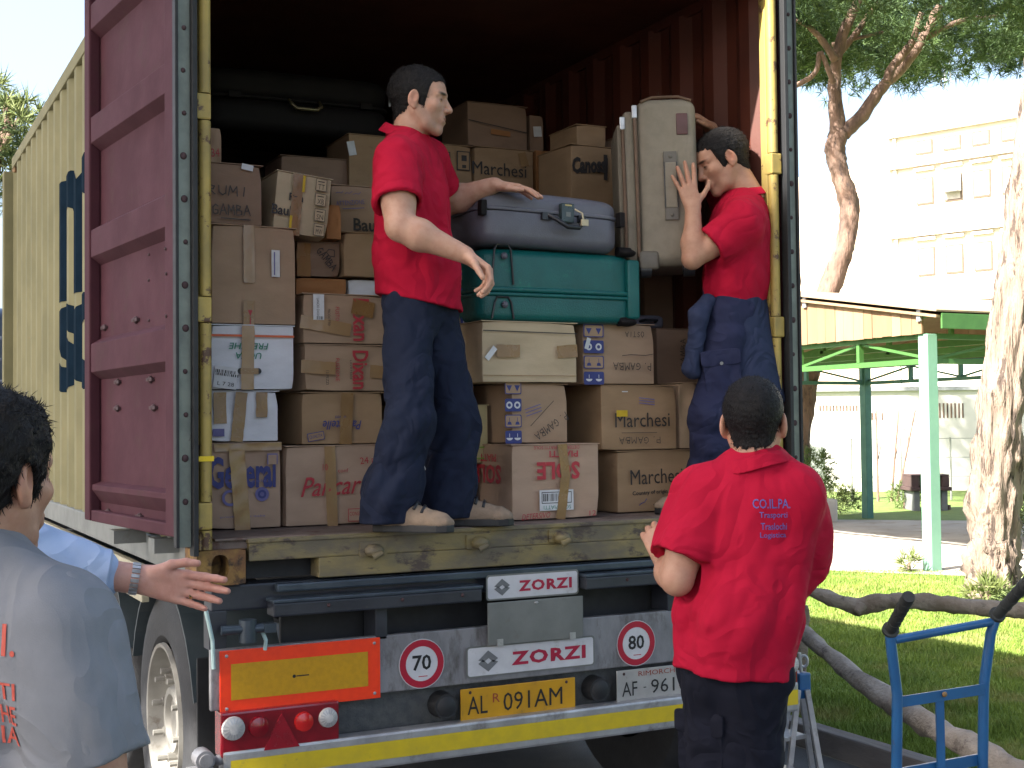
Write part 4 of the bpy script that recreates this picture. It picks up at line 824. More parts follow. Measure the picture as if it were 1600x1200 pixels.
for zz0, zz1 in ((hm + .03, H + .012), (.006, hm - .02)):
    b = MB(); x0, x1 = -w + .06, -w + .135
    b.tube([(x0 - .012, -.222, zz0), (x0, -.226, zz1 - .02), (x0 + .012, -.222, zz1), (x1 - .015, -.222, zz1), (x1 - .004, -.226, zz1 - .02), (x1 + .008, -.222, zz0)], .0045, 8)
    st = b.build('strap_recess', M_PLASTIC, GS, smooth=True)
    one('stud', lambda b: b.sphere(((x0 + x1) / 2 + .005, -.226, zz1 - .045 if zz1 > hm else zz1 - .03), (.014, .012, .014), 12, 8), M_GREYSHELL, GS, smooth='all')
for zz in (H + .012, .012):
    one('wheel', lambda b: (b.cyl((w - .09, -.20, zz), (w - .03, -.20, zz), .02, n=14), b.sphere((w - .05, -.205, zz - .004), (.045, .03, .018), 12, 8)), M_DARKSHELL, GS, smooth=True)
one('corner_guard', lambda b: rbox(b, (w - .055, -.226, .02), (w + .004, -.15, H - .02), .012, 3), M_GREENSHELL, GS, smooth='all')
# grey case
a, c = atY(752, 345, .16), atY(975, 345, .16); z0 = gz + H + .004; zt = atY(850, 300, .16).z; zm = atY(860, 333, .16).z; w = (c.x - a.x) / 2
SG = thing('suitcase', 'grey hard-shell suitcase with a black handle under the outstretched hand', 'suitcase', ((a.x + c.x) / 2, .16 + .25, z0), (0, R(1.0), 0), 'suitcases in the container')
H = zt - z0; hm = zm - z0
one('lower_shell', lambda b: rbox(b, (-w, -.24, 0), (w, .26, hm - .004), .045, rt=.003), M_GREYSHELL, SG, smooth='all')
one('upper_shell', lambda b: rbox(b, (-w + .002, -.238, hm + .003), (w - .002, .258, H - .012), .034, crown=.016, rb=.003), M_GREYSHELL, SG, smooth='all')
one('seam_band', lambda b: rbox(b, (-w - .004, -.243, hm - .002), (w + .004, .263, hm + .014), .005, 3), M_GREYSHELL, SG, smooth='all')
hx = atY(884, 345, .16).x - SG.location.x
one('handle', lambda b: (b.tube([(hx - .085, -.244, hm - .005), (hx - .06, -.285, hm - .03), (hx - .02, -.30, hm - .058), (hx + .03, -.30, hm - .058), (hx + .06, -.285, hm - .03), (hx + .07, -.244, hm - .005)], .0095, 10), b.box((hx - .11, -.258, hm - .028), (hx - .065, -.238, hm + .0)), b.box((hx + .055, -.258, hm - .028), (hx + .085, -.238, hm))), M_PLASTIC, SG, smooth=True)
one('latch', lambda b: b.box((hx - .03, -.268, hm - .035), (hx + .028, -.240, hm + .042)), mat('latch_plastic', (.03, .05, .055), scale=20, rough=.3), SG, bevel=.005)
sheet_on((hx, -.2685, hm - .002), EX, EZ, .02, .018, M_GREYPLATE, SG, name='lock'); sheet_on((hx, -.2685, hm + .034), EX, EZ, .03, .006, flat('brass', (.4, .3, .12), .3, .6), SG, name='badge')
one('tag', lambda b: (b.tube([(hx + .03, -.268, hm + .02), (hx + .045, -.30, hm), (hx + .05, -.305, hm - .04)], .004, 6), b.box((hx + .035, -.315, hm - .05), (hx + .065, -.305, hm - .025))), flat('cream_tag', (.5, .44, .3)), SG)
for sx in (-1, 1): one('hinge_block', lambda b: b.box((sx * (w - .01) - .012, -.252, hm - .03), (sx * (w - .01) + .012, -.215, hm + .03)), M_DARKSHELL, SG, bevel=.004)
# grey bag under the right end of the green case
a, c = atY(985, 492, .50), atY(1020, 492, .50)
o = thing('suitcase', 'flat grey-blue bag wedged at the right end of the green suitcase', 'suitcase', ((a.x + c.x) / 2 + .03, .62, C6.top + .002), (0, 0, 0), 'suitcases in the container')
one('body', lambda b: rbox(b, (-.10, -.12, 0), (.10, .2, .06), .02), M_GREYSHELL, o, smooth='all'); one('handle', lambda b: b.tube([(-.04, -.12, .03), (-.03, -.15, .035), (.03, -.15, .035), (.04, -.12, .03)], .006, 8), M_PLASTIC, o, smooth=True)
# long dark case lying on the top layer
a, c = atY(322, 190, 1.55), atY(616, 175, 1.55); z0 = max(G1.top, G2.top) + .004; zt = atY(480, 112, 1.55).z
DS = thing('suitcase', 'long black suitcase with a metal handle in the dark top left corner', 'suitcase', (max((a.x + c.x) / 2, -1.14 + (c.x - a.x) / 2), 1.83, z0), (0, R(-.6), 0), 'suitcases in the container')
w = (c.x - a.x) / 2; H = zt - z0
one('lower_shell', lambda b: rbox(b, (-w, -.26, 0), (w, .26, H * .52), .05), M_DARKSHELL, DS, smooth='all'); one('upper_shell', lambda b: rbox(b, (-w + .002, -.258, H * .53), (w - .002, .258, H), .05), M_DARKSHELL, DS, smooth='all'); one('seam_band', lambda b: rbox(b, (-w - .004, -.266, H * .5), (w + .004, .266, H * .55), .006, 2), M_DARKSHELL, DS, smooth='all')
hx = atY(478, 170, 1.55).x - DS.location.x
one('handle', lambda b: (b.tube([(hx - .075, -.262, H * .52), (hx - .07, -.30, H * .42), (hx - .05, -.305, H * .36), (hx + .05, -.305, H * .36), (hx + .07, -.30, H * .42), (hx + .075, -.262, H * .52)], .009, 10)), mat('brassy_handle', (.20, .17, .10), scale=20, rough=.3, metal=.6), DS, smooth=True)
for sx in (-1, 1): one('latch', lambda b: b.box((sx * w * .7 - .03, -.274, H * .48), (sx * w * .7 + .03, -.262, H * .58)), M_DARKSHELL, DS, bevel=.003)
one('lock', lambda b: b.box((w * .95, -.275, H * .56), (w * .95 + .008, -.262, H * .66)), M_ALU2, DS)
# the beige canvas case held upright by the man on the right
BC = atF(1046, 284, 5.42)
BS = thing('suitcase', 'tall beige canvas suitcase held upright by the man at right', 'suitcase', BC + FWD * .20 - Vector((0, 0, .36)), (R(0), R(-1.2), R(-27)), 'suitcases in the container')
one('body', lambda b: rbox(b, (-.125, -.20, .012), (.135, .24, .715), .05, 6), M_BEIGE, BS, smooth='all')
one('front_pocket', lambda b: rbox(b, (-.175, -.17, .03), (-.126, .22, .67), .02, 4), M_BEIGE, BS, smooth='all')
one('front_pocket', lambda b: rbox(b, (-.20, -.14, .08), (-.1755, .20, .62), .012, 4), M_BEIGE, BS, smooth='all')
for x, zz in ((-.127, .68), (-.176, .64)):
    one('piping', lambda b: b.tube([(x, -.195 + (.03 if x < -.15 else 0), .05), (x, -.203 + (.03 if x < -.15 else 0), .30), (x, -.195 + (.03 if x < -.15 else 0), zz)], .0075, 8), M_PIPING, BS, smooth=True)
    one('zip_puller', lambda b: (b.box((x - .012, -.205 + (.03 if x < -.15 else 0), zz - .05), (x + .010, -.188 + (.03 if x < -.15 else 0), zz + .005)),), M_ALU2, BS, bevel=.004)
one('top_piping', lambda b: b.tube([(-.10, -.19, .70), (-.05, -.17, .722), (.06, -.17, .722), (.11, -.19, .70)], .006, 8), M_PIPING, BS, smooth=True)
one('badge', lambda b: rbox(b, (.045, -.206, .555), (.092, -.197, .645), .004, 2), M_PATCH, BS, smooth='all')
hd = one('carry_handle', lambda b: b.box((-.012, -.214, .25), (.038, -.201, .44)), M_BEIGE, BS, bevel=.005)
for zz, s_ in ((.46, 1), (.225, -1)): one('handle_mount', lambda b: (b.box((-.014, -.212, zz - .025), (.040, -.199, zz + .025)), b.sphere((.013, -.213, zz + .004 * s_), (.009, .005, .009), 10, 6)), M_TRIMG, BS, bevel=.004)
for x in (-.013, .039): one('stitching', lambda b: b.box((x - .0015, -.2165, .25), (x + .0015, -.2025, .44)), M_PLASTIC, hd)
one('corner_guard', lambda b: rbox(b, (-.13, -.207, -.004), (-.045, -.10, .075), .012, 3), M_TRIMG, BS, smooth='all')
for x in (-.10, .08): one('wheel', lambda b: (b.cyl((x - .022, -.17, .0), (x + .022, -.17, .0), .034, n=18), b.cyl((x - .026, -.17, .0), (x + .026, -.17, .0), .016, n=12)), M_PLASTIC, BS, smooth=True)
# ------------------------------------------------------------------ people: bodies and clothes grown from blended distance fields
A3_ = lambda p: np.array(p, float)
def unit(v): v = A3_(v); return v / max(np.linalg.norm(v), 1e-9)
class Field:
    def __init__(s, lo, hi, h):
        s.h = h; s.lo = A3_(lo); n = np.ceil((A3_(hi) - s.lo) / h).astype(int) + 1; s.n = n
        s.ax = [s.lo[i] + h * np.arange(n[i]) for i in range(3)]; s.F = np.full(tuple(n), .5)
    def sub(s, lo, hi, pad):
        sl = []
        for i in range(3):
            a = int(np.floor((lo[i] - pad - s.lo[i]) / s.h)); b = int(np.ceil((hi[i] + pad - s.lo[i]) / s.h)) + 1
            a, b = max(a, 0), min(b, s.n[i]); sl.append(slice(a, max(a, b)))
        sl = tuple(sl)
        X, Y, Z = np.meshgrid(*[s.ax[i][sl[i]] for i in range(3)], indexing='ij')
        return sl, X, Y, Z
    def mix(s, sl, d, k, op):
        f = s.F[sl]
        if op == 'u':
            if k > 0: h = np.maximum(k - np.abs(f - d), 0) / k; s.F[sl] = np.minimum(f, d) - h * h * k * .25
            else: s.F[sl] = np.minimum(f, d)
        else:
            d = -d; h = np.maximum(k - np.abs(f - d), 0) / max(k, 1e-6); s.F[sl] = np.maximum(f, d) + h * h * k * .25
    def cone(s, a, b, ra, rb, k=.02, op='u', flat=None, out=None, cut=None):
        """tapered capsule; flat = (axis, factor) squashes it along an axis; cut = (point, normal) trims it"""
        a, b = A3_(a), A3_(b); r = max(ra, rb) + .015
        sl, X, Y, Z = s.sub(np.minimum(a, b), np.maximum(a, b), r + k)
        if X.size == 0: return
        px, py, pz = X - a[0], Y - a[1], Z - a[2]; ba = b - a; q = 1.0
        if flat is not None:
            n, fa = unit(flat[0]), flat[1]; t = (px * n[0] + py * n[1] + pz * n[2]) * (1 / fa - 1); px, py, pz = px + n[0] * t, py + n[1] * t, pz + n[2] * t
            ba = ba + n * (ba @ n) * (1 / fa - 1); q = min(fa, 1)
        l2 = max(ba @ ba, 1e-9); t = np.clip((px * ba[0] + py * ba[1] + pz * ba[2]) / l2, 0, 1)
        d = (np.sqrt((px - ba[0] * t) ** 2 + (py - ba[1] * t) ** 2 + (pz - ba[2] * t) ** 2) - (ra + (rb - ra) * t)) * q
        if cut is not None:
            c, n = A3_(cut[0]), unit(cut[1]); d = np.maximum(d, (X - c[0]) * n[0] + (Y - c[1]) * n[1] + (Z - c[2]) * n[2])
        if out is not None: return sl, d
        s.mix(sl, d, k, op)
    def ell(s, c, r, M=None, k=.03, op='u'):
        c, r = A3_(c), A3_(r); R3 = np.eye(3) if M is None else np.array(M, float)   # columns are the axes
        ext = np.abs(R3) @ r + .01; sl, X, Y, Z = s.sub(c - ext, c + ext, k + .01)
        if X.size == 0: return
        p = [X - c[0], Y - c[1], Z - c[2]]
        q = [sum(p[j] * R3[j, i] for j in range(3)) for i in range(3)]
        k0 = np.sqrt(sum((q[i] / r[i]) ** 2 for i in range(3))); k1 = np.sqrt(sum((q[i] / r[i] ** 2) ** 2 for i in range(3)))
        s.mix(sl, k0 * (k0 - 1) / np.maximum(k1, 1e-6), k, op)
    def whole(s): return np.meshgrid(*s.ax, indexing='ij')
    def mesh(s):
        """surface nets"""
        F = s.F; S = F < 0; nx, ny, nz = F.shape
        def c(a, i, j, k): return a[i:nx - 1 + i, j:ny - 1 + j, k:nz - 1 + k]
        tot = np.zeros((nx - 1, ny - 1, nz - 1), np.int8)
        for i in (0, 1):
            for j in (0, 1):
                for k in (0, 1): tot += c(S, i, j, k)
        act = (tot > 0) & (tot < 8); I = np.argwhere(act); idx = np.full(act.shape, -1, np.int64); idx[act] = np.arange(len(I))
        pos = np.zeros((len(I), 3)); cnt = np.zeros(len(I)); ii, jj, kk = I.T
        for ax in range(3):
            o = [x for x in range(3) if x != ax]
            for u in (0, 1):
                for v in (0, 1):
                    d0 = [0, 0, 0]; d0[o[0]] = u; d0[o[1]] = v; d1 = list(d0); d1[ax] = 1
                    f0 = F[ii + d0[0], jj + d0[1], kk + d0[2]]; f1 = F[ii + d1[0], jj + d1[1], kk + d1[2]]
                    m = (f0 < 0) != (f1 < 0); t = np.where(m, f0 / np.where(m, f0 - f1, 1), 0)
                    for x in range(3): pos[:, x] += np.where(m, d0[x] + (t if x == ax else 0), 0)
                    cnt += m
        P = s.lo + (I + pos / np.maximum(cnt, 1)[:, None]) * s.h
        Q = []
        for ax in range(3):
            o = [(ax + 1) % 3, (ax + 2) % 3]
            sl0 = [slice(1, -1)] * 3; sl0[ax] = slice(0, -1); sl1 = [slice(1, -1)] * 3; sl1[ax] = slice(1, None)
            a, b = S[tuple(sl0)], S[tuple(sl1)]
            E = np.argwhere(a != b)
            if not len(E): continue
            fl = a[tuple(E.T)]; base = E.copy(); base[:, o[0]] += 1; base[:, o[1]] += 1
            def g(u, v):
                q = base.copy(); q[:, o[0]] -= u; q[:, o[1]] -= v; return idx[tuple(q.T)]
            q = np.stack([g(1, 1), g(0, 1), g(0, 0), g(1, 0)], 1); q[~fl] = q[~fl][:, ::-1]; Q.append(q)
        Q = np.concatenate(Q); return P, Q
def waves(X, Y, Z, seed, n, fmin, fmax, bias=(1, 1, 1)):
    """sum of warped sine ridges: cloth folds"""
    rnd = np.random.RandomState(seed); out = 0
    for i in range(n):
        d = unit(rnd.normal(size=3) * A3_(bias)); f = rnd.uniform(fmin, fmax); e = unit(rnd.normal(size=3)); g = rnd.uniform(3, 7)
        t = (X * d[0] + Y * d[1] + Z * d[2]) * f + rnd.uniform(0, 6.3) + 1.3 * np.sin((X * e[0] + Y * e[1] + Z * e[2]) * g + rnd.uniform(0, 6.3))
        out = out + (1 - 2 * np.abs(np.sin(t)) ** .8)
    return out / n ** .5 * .75
def smooth_mesh(P, Q, it=1):
    for _ in range(it):
        s = np.zeros_like(P); c = np.zeros(len(P))
        for a, b in ((0, 1), (1, 2), (2, 3), (3, 0)):
            for u, v in ((a, b), (b, a)):
                np.add.at(s, Q[:, u], P[Q[:, v]]); np.add.at(c, Q[:, u], 1)
        P = .5 * P + .5 * s / np.maximum(c, 1)[:, None]
    return P
def np_mesh(name, P, Q, m, parent=None, off=None, col=None, loc=None):
    me = bpy.data.meshes.new(name)
    if off is not None: P = P - A3_(off)
    me.vertices.add(len(P)); me.vertices.foreach_set('co', P.astype(np.float32).ravel()); n = Q.shape[1]
    me.loops.add(Q.size); me.loops.foreach_set('vertex_index', Q.astype(np.int32).ravel()); me.polygons.add(len(Q)); me.polygons.foreach_set('loop_start', np.arange(0, Q.size, n, dtype=np.int32))
    me.update(calc_edges=True); me.validate()
    me.polygons.foreach_set('use_smooth', np.ones(len(me.polygons), bool))
    if col is not None:
        at = me.color_attributes.new('tint', 'FLOAT_COLOR', 'POINT'); at.data.foreach_set('color', np.concatenate([col, np.ones((len(col), 1))], 1).astype(np.float32).ravel())
    return link(name, me, m, parent, loc)

HL = (np.array([-.13, -.10, -.075, -.045, -.02, .0, .014, .027, .036, .047, .062, .078, .13]), np.array([-.070, -.070, -.066, -.045, -.018, -.014, -.032, -.026, .014, .058, .066, .071, .078]))
# ---- head in its own frame: x to the person's right, y to the face, z up, middle of the head at 0
def make_head(jaw=1.0, nose=1.0):
    f = Field((-.10, -.125, -.20), (.10, .135, .135), .0027)
    f.ell((0, -.018, .036), (.0755, .098, .084), k=0); f.ell((0, .028, -.03), (.060, .064, .086), k=.03)
    f.ell((0, .055, .045), (.052, .036, .040), k=.03)
    for s in (-1, 1):
        f.cone((s * .052 * jaw, -.002, -.045), (s * .040 * jaw, .03, -.088), .020, .017, .022); f.cone((s * .040 * jaw, .03, -.088), (s * .010, .067, -.106), .017, .016, .018)
        f.ell((s * .043, .058, -.022), (.020, .022, .018), k=.02)
        f.cone((s * .012, .089, .024), (s * .046, .070, .022), .0105, .009, .014)
    f.ell((0, .073, -.100), (.019, .014, .016), k=.015)
    for s in (-1, 1): f.ell((s * .031, .095, .004), (.019, .017, .0125), k=.012, op='s')
    for s in (-1, 1): f.ell((s * .031, .073, .003), (.0150, .0142, .0138), k=.004)
    f.cone((0, .086, .018), (0, .1085 * nose, -.030), .0085, .0115, .010)
    for s in (-1, 1): f.ell((s * .0125, .098, -.034), (.0085, .011, .0085), k=.006)
    f.ell((0, .084, -.066), (.028, .014, .022), k=.014)
    f.cone((-.019, .0915, -.0605), (.019, .0915, -.0605), .0052, .0052, .005, flat=((1, 0, 0), 1)); f.cone((-.017, .0905, -.0715), (.017, .0905, -.0715), .0062, .0062, .005)
    f.cone((-.024, .097, -.0660), (.024, .097, -.0660), .0030, .0030, .003, op='s')
    for s in (-1, 1):
        M = np.array(Matrix.Rotation(s * .35, 3, 'Z') @ Matrix.Rotation(-.18, 3, 'X'))
        f.ell((s * .080, -.012, -.006), (.0095, .0205, .033), M, k=.006); f.ell((s * .088, -.006, .002), (.0075, .011, .018), M, k=.006, op='s'); f.ell((s * .078, -.008, -.033), (.008, .010, .011), M, k=.006)
    f.cone((0, -.030, -.05), (0, -.045, -.22), .056, .062, .025)
    P, Q = f.mesh(); P = smooth_mesh(P, Q, 1)
    x, y, z = P.T; col = np.ones((len(P), 3))
    def tint(w, c): col[:] = col * (1 - w[:, None]) + A3_(c) * w[:, None]
    g = lambda cx, cy, cz, rx, ry, rz: np.clip(1.6 - 1.6 * np.sqrt(((np.abs(x) - cx) / rx) ** 2 + ((y - cy) / ry) ** 2 + ((z - cz) / rz) ** 2), 0, 1)
    tint(.40 * np.clip((-.028 - z) / .03, 0, 1) * np.clip((y + .005) / .03, 0, 1) * (z > -.15), (.58, .56, .60))   # shaved beard
    tint(.8 * g(0, .094, -.0655, .022, .02, .011), (.78, .44, .42)); tint(.35 * g(0, .11, -.03, .02, .02, .02), (.95, .62, .55)); tint(.35 * g(.05, .05, -.025, .025, .03, .02), (1.0, .72, .64)); tint(.45 * g(.083, -.01, -.005, .03, .03, .04), (1.0, .60, .52))
    hl_ = np.interp(y, *HL); nz = .004 * waves(x, y, z, 3, 6, 200, 400); tint(.9 * np.clip((z - hl_ + .004 + nz) / .012, 0, 1) * (np.abs(x) < .0755), (.06, .05, .05))
    tint(1.0 * g(.033, .08, .0235, .028, .06, .0075), (.05, .035, .03)); tint(.6 * g(.031, .085, .004, .020, .03, .012), (.62, .48, .44)); tint(1.0 * g(.031, .09, .0015, .0175, .03, .0060), (.05, .04, .035))
    return P, Q, col
HEADS = [make_head(1.0, 1.03), make_head(.93, .99)]
def make_hair(thick=.006, rough=.0025, seed=1, front=0.0, back=0.0, curl=0.0, top=0.0):
    f = Field((-.11, -.145, -.12), (.11, .125, .165), .0036)
    f.ell((0, -.018, .036), (.0755, .098, .084), k=0); f.ell((0, .028, -.03), (.060, .064, .086), k=.03); f.ell((0, .055, .045), (.052, .036, .040), k=.03); f.cone((0, -.030, -.05), (0, -.045, -.22), .056, .062, .025)
    X, Y, Z = f.whole()
    hl = np.interp(Y, *HL) + front * np.clip((Y - .03) / .03, 0, 1) + back * np.clip((-.05 - Y) / .03, 0, 1)
    ear = np.sqrt(((np.abs(X) - .08) / .02) ** 2 + ((Y + .012) / .022) ** 2 + ((Z + .008) / .036) ** 2) - 1
    f.F = f.F - .0012 - (thick - .001) * np.clip((Z - hl) / .035, 0, 1) ** .7 - top * np.clip((Z - .07) / .05, 0, 1)
    f.F = np.maximum(f.F + rough * waves(X, Y, Z, seed, 7, 120, 260) + curl * waves(X, Y, Z, seed + 3, 6, 55, 110), (hl - Z) * .75 + .0055 * waves(X, Y, Z, seed + 9, 5, 150, 320))
    f.F = np.maximum(f.F, -ear * .012)
    P, Q = f.mesh(); return P, Q
def strands(P, Q, n, ln, seed, lift=.12, wid=.0011, flow=None):
    """short hairs standing off the hair cap"""
    rnd = np.random.RandomState(seed); V = []; Fc = []
    c = P[Q].mean(1); nr = np.cross(P[Q[:, 1]] - P[Q[:, 0]], P[Q[:, 2]] - P[Q[:, 0]]); nr /= np.maximum(np.linalg.norm(nr, axis=1), 1e-9)[:, None]
    ok = np.where((np.abs(c - A3_((0, -.02, .0))).max(1) > .02))[0]; pick = rnd.choice(ok, n)
    for i in pick:
        p = c[i] + rnd.normal(size=3) * .002; nn = nr[i]
        fl = A3_((rnd.normal() * .3, -.6 if p[2] < .08 else .35, -.75 if p[2] < .075 else .1)) if flow is None else A3_(flow(p, rnd))
        t = fl - nn * (fl @ nn); t = unit(t + rnd.normal(size=3) * .25); d1 = unit(t + nn * lift); d2 = unit(t + nn * (lift * .2) + rnd.normal(size=3) * .2); l = ln * rnd.uniform(.6, 1.2)
        sd = unit(np.cross(nn, t)) * wid; q = p + d1 * l * .5; e = q + d2 * l * .5; k = len(V)
        V += [p - sd, p + sd, q - sd * .8, q + sd * .8, e]; Fc += [(k, k + 1, k + 3, k + 2), (k + 2, k + 3, k + 4, k + 4)]
    return np.array(V), Fc
def frame(fwd, up):
    f = unit(fwd); u = unit(A3_(up) - f * (A3_(up) @ f)); r = np.cross(f, u); return np.stack([r, f, u], 1)
# ---- hand added to a forearm field
def add_hand(f, W, F, N, T, curls, spread=.0, thumb=None, s=1.0):
    """W wrist, F to the knuckles, N palm normal, T to the thumb side"""
    F = unit(F); T = unit(A3_(T) - F * (A3_(T) @ F)); N0 = A3_(N); N = unit(np.cross(F, T)); N = N if N @ N0 > 0 else -N
    kl = (.092, .096, .090, .080); kt = (.030, .0105, -.0105, -.030); wt = (.018, .006, -.006, -.017)
    K = [W + s * (F * kl[i] + T * kt[i] - N * (.0 if i in (1, 2) else -.003)) for i in range(4)]
    for i in range(4): f.cone(W + s * (F * .004 + T * wt[i]), K[i], .0150 * s, .0108 * s, .012)
    f.ell(W + s * (F * .045 + N * .004), (.034 * s, .046 * s, .0125 * s), np.stack([T, F, N], 1), k=.012)
    f.ell(W + s * (F * .038 + T * .022 + N * .010), (.014 * s, .026 * s, .012 * s), np.stack([T, F, N], 1), k=.012)
    seg = ((.044, .026, .021), (.048, .030, .022), (.044, .028, .021), (.035, .021, .019)); base = f.F.copy(); acc = base.copy()
    for i in range(4):
        f.F = base.copy(); p = K[i]; ang = 0; sp = spread * (1.4, .45, -.5, -1.5)[i]; c = curls[i]
        for j in range(3):
            ang += c[j]; d = unit(F * math.cos(ang) + N * math.sin(ang) + T * sp * math.cos(ang)); q = p + d * seg[i][j] * s; ra = (.0106, .0097, .0087)[j] * s * (1, 1.03, 1, .88)[i]
            f.cone(p, q, ra, ra * .9, .004); p = q
        acc = np.minimum(acc, f.F)
    f.F = acc; base = f.F.copy()
    th = thumb or ((.62, .72, .28), (.85, .45, .25), (.95, .15, .2)); p = W + s * (F * .020 + T * .020 + N * .006)
    for j, (l, ra, rb) in enumerate(((.046, .0145, .0118), (.034, .0112, .0100), (.027, .0100, .0080))):
        d = unit(F * th[j][0] + T * th[j][1] + N * th[j][2]); q = p + d * l * s; f.cone(p, q, ra * s, rb * s, .010 if j == 0 else .004); p = q
REL = [(.35, .45, .3)] * 4
def make_arm(J, side, hand, res=.0036, start=.35, thick=1.0):
    S, E, W = [A3_(J[k + side]) for k in 'SEW']; up = E - S; Sx = S + up * start
    F = unit(hand['F']); T = hand['T']
    pts = np.array([Sx, E, W, W + F * .20]); f = Field(pts.min(0) - .085, pts.max(0) + .085, res); fo = W - E; t = thick
    f.cone(Sx, E, .050 * t, .0410 * t, .0); f.ell(S + up * .55 , np.array((.046, .046, .10)) * t, np.array(rot_to(up)), k=.03)
    f.cone(E, E + fo * .30, .0405 * t, .0465 * t, .02); f.cone(E + fo * .30, W, .0465 * t, .0270 * t, .02, flat=(np.cross(F, T), .92)); f.cone(W - unit(fo) * .03, W + F * .01, .0270 * t, .0255, .015, flat=(np.cross(unit(F), unit(T)), .75))
    el = unit(np.cross(np.cross(up, fo), up)) ; f.ell(E - unit(unit(fo) - unit(up)) * .012, (.026, .026, .026), k=.02)
    add_hand(f, W, F, hand['N'], T, hand.get('curls', REL), hand.get('spread', .05), hand.get('thumb'), hand.get('s', 1.0))
    P, Q = f.mesh(); P = smooth_mesh(P, Q, 1); col = np.ones((len(P), 3))
    w = np.clip(1 - np.abs(np.linalg.norm(P - (W + F * .16), axis=1)) / .09, 0, 1) * .5; col = col * (1 - w[:, None]) + A3_((1.0, .80, .76)) * w[:, None]
    return P, Q, col
def lerp(a, b, t): return A3_(a) * (1 - t) + A3_(b) * t
SKIN = lambda nm, c: mat(nm, c, (c[0] * .86, c[1] * .76, c[2] * .74), scale=38, lo=.42, hi=.75, rough=.55, bump=.25, bscale=140, attr='tint', sub=.12, bdist=.002)
def cloth(nm, c, c2=None, **k): return mat(nm, c, c2 or tuple(x * .86 for x in c), scale=9, rough=.9, bump=.22, bscale=420, spec=.2, bdist=.002, wr=k.pop('wr', .40), **k)
HAIRM = mat('dark_hair', (.0065, .006, .0075), (.014, .012, .012), scale=60, rough=.6, spec=.25, bump=.6, bscale=300, stretch=(1, 1, .3))
def person(label, J, o):
    J = {k: A3_(v) for k, v in J.items()}; base = A3_(o['base'])
    N_, P_ = J['N'], J['P']; up = unit(N_ - P_); sr = J['SR'] - J['SL']; sr = unit(sr - up * (sr @ up)); fw = unit(np.cross(up, sr)); hr = J['HR'] - J['HL']; hr = unit(hr - up * (hr @ up)); hf = unit(np.cross(up, hr))
    CH = np.stack([sr, fw, up], 1); HP = np.stack([hr, hf, up], 1); bw = o.get('build', 1.0); tl = np.linalg.norm(N_ - P_)
    # body under the clothes (coarse), then head and arms (fine): one mesh
    pts = np.array([J[k] for k in ('N', 'P', 'SR', 'SL', 'HR', 'HL', 'KR', 'KL', 'AR', 'AL')]); parts = []
    f = Field(pts.min(0) - .22, pts.max(0) + .18, .014)
    f.ell(lerp(P_, N_, .66), np.array((.15, .10, .19)) * bw, CH, k=0); f.ell(lerp(P_, N_, .25), np.array((.135, .095, .17)) * bw, HP, k=.05); f.cone(J['SR'], J['SL'], .05, .05, .05); f.cone(N_, N_ + up * .05, .055, .05, .05)
    for s in 'RL': f.cone(J['H' + s], J['K' + s], .07, .05, .04); f.cone(J['K' + s], J['A' + s], .05, .035, .02); f.cone(J['S' + s], lerp(J['S' + s], J['E' + s], .6), .048, .044, .03)
    P, Q = f.mesh(); parts.append((P, Q, np.ones((len(P), 3))))
    Mh = frame(o['face'], o.get('head_up', (0, 0, 1))); hs = o.get('head_s', 1.0); HP_, HQ, HC = HEADS[o.get('head', 0)]
    tw = lambda p: (p * hs) @ Mh.T + J['head']
    parts.append((tw(HP_), HQ, HC))
    # neck from the skull to the collar
    f = Field(np.minimum(N_, J['head']) - .12, np.maximum(N_, J['head']) + .12, .006); f.cone(J['head'] + Mh @ A3_((0, -.03, -.07)) * hs, N_ + up * .0, .054, .062, 0); f.cone(N_, N_ - up * .05, .062, .09, .03)
    P, Q = f.mesh(); parts.append((P, Q, np.ones((len(P), 3))))
    for s in 'RL': parts.append(make_arm(J, s, o['hand' + s], o.get('res', .0036), thick=o.get('arm', 1.0)))
    Ps, Qs, Cs = [], [], []; k = 0
    for P, Q, C in parts: Ps.append(P); Qs.append(Q + k); Cs.append(C); k += len(P)
    body = np_mesh('person', np.concatenate(Ps), np.concatenate(Qs), o['skin'], None, base, np.concatenate(Cs), tuple(base)); tag(body, label, 'person')
    # hair
    hp, hq = make_hair(**o.get('hair', {})); sv, sf = strands(hp, hq, o.get('n_hair', 2500), o.get('l_hair', .011), o.get('seed', 1), **o.get('strand', {}))
    me = bpy.data.meshes.new('hair'); me.from_pydata([tuple(p) for p in np.concatenate([tw(hp), tw(sv)]) - base], [], [tuple(q) for q in hq.tolist()] + [tuple(dict.fromkeys(i + len(hp) for i in q)) for q in sf])
    for p in me.polygons: p.use_smooth = True
    link('hair', me, o.get('hairm', HAIRM), body)
    # shirt
    lw = o.get('loose', 1.0); hem = o.get('hem', -.10); res = o.get('cres', .0065); sl = o.get('sleeve', .58); allp = np.array([N_, P_, J['SR'], J['SL'], lerp(J['SR'], J['ER'], sl), lerp(J['SL'], J['EL'], sl)])
    f = Field(allp.min(0) - .22, allp.max(0) + .2, res)
    f.ell(lerp(P_, N_, .68) + fw * .012, np.array((.172, .122, .20)) * bw * (1, lw, 1), CH, k=0); f.ell(lerp(P_, N_, .50) + fw * .0, np.array((.168, .118, .20)) * bw * lw, CH, k=.05)
    f.ell(lerp(P_, N_, .22), np.array((.165, .125, .19)) * bw * lw, HP, k=.05); f.cone(P_ + up * .10, P_ + up * (hem - .06), .160 * bw * lw, .172 * bw * lw, .04, flat=(hf, o.get('hipflat', .74)))
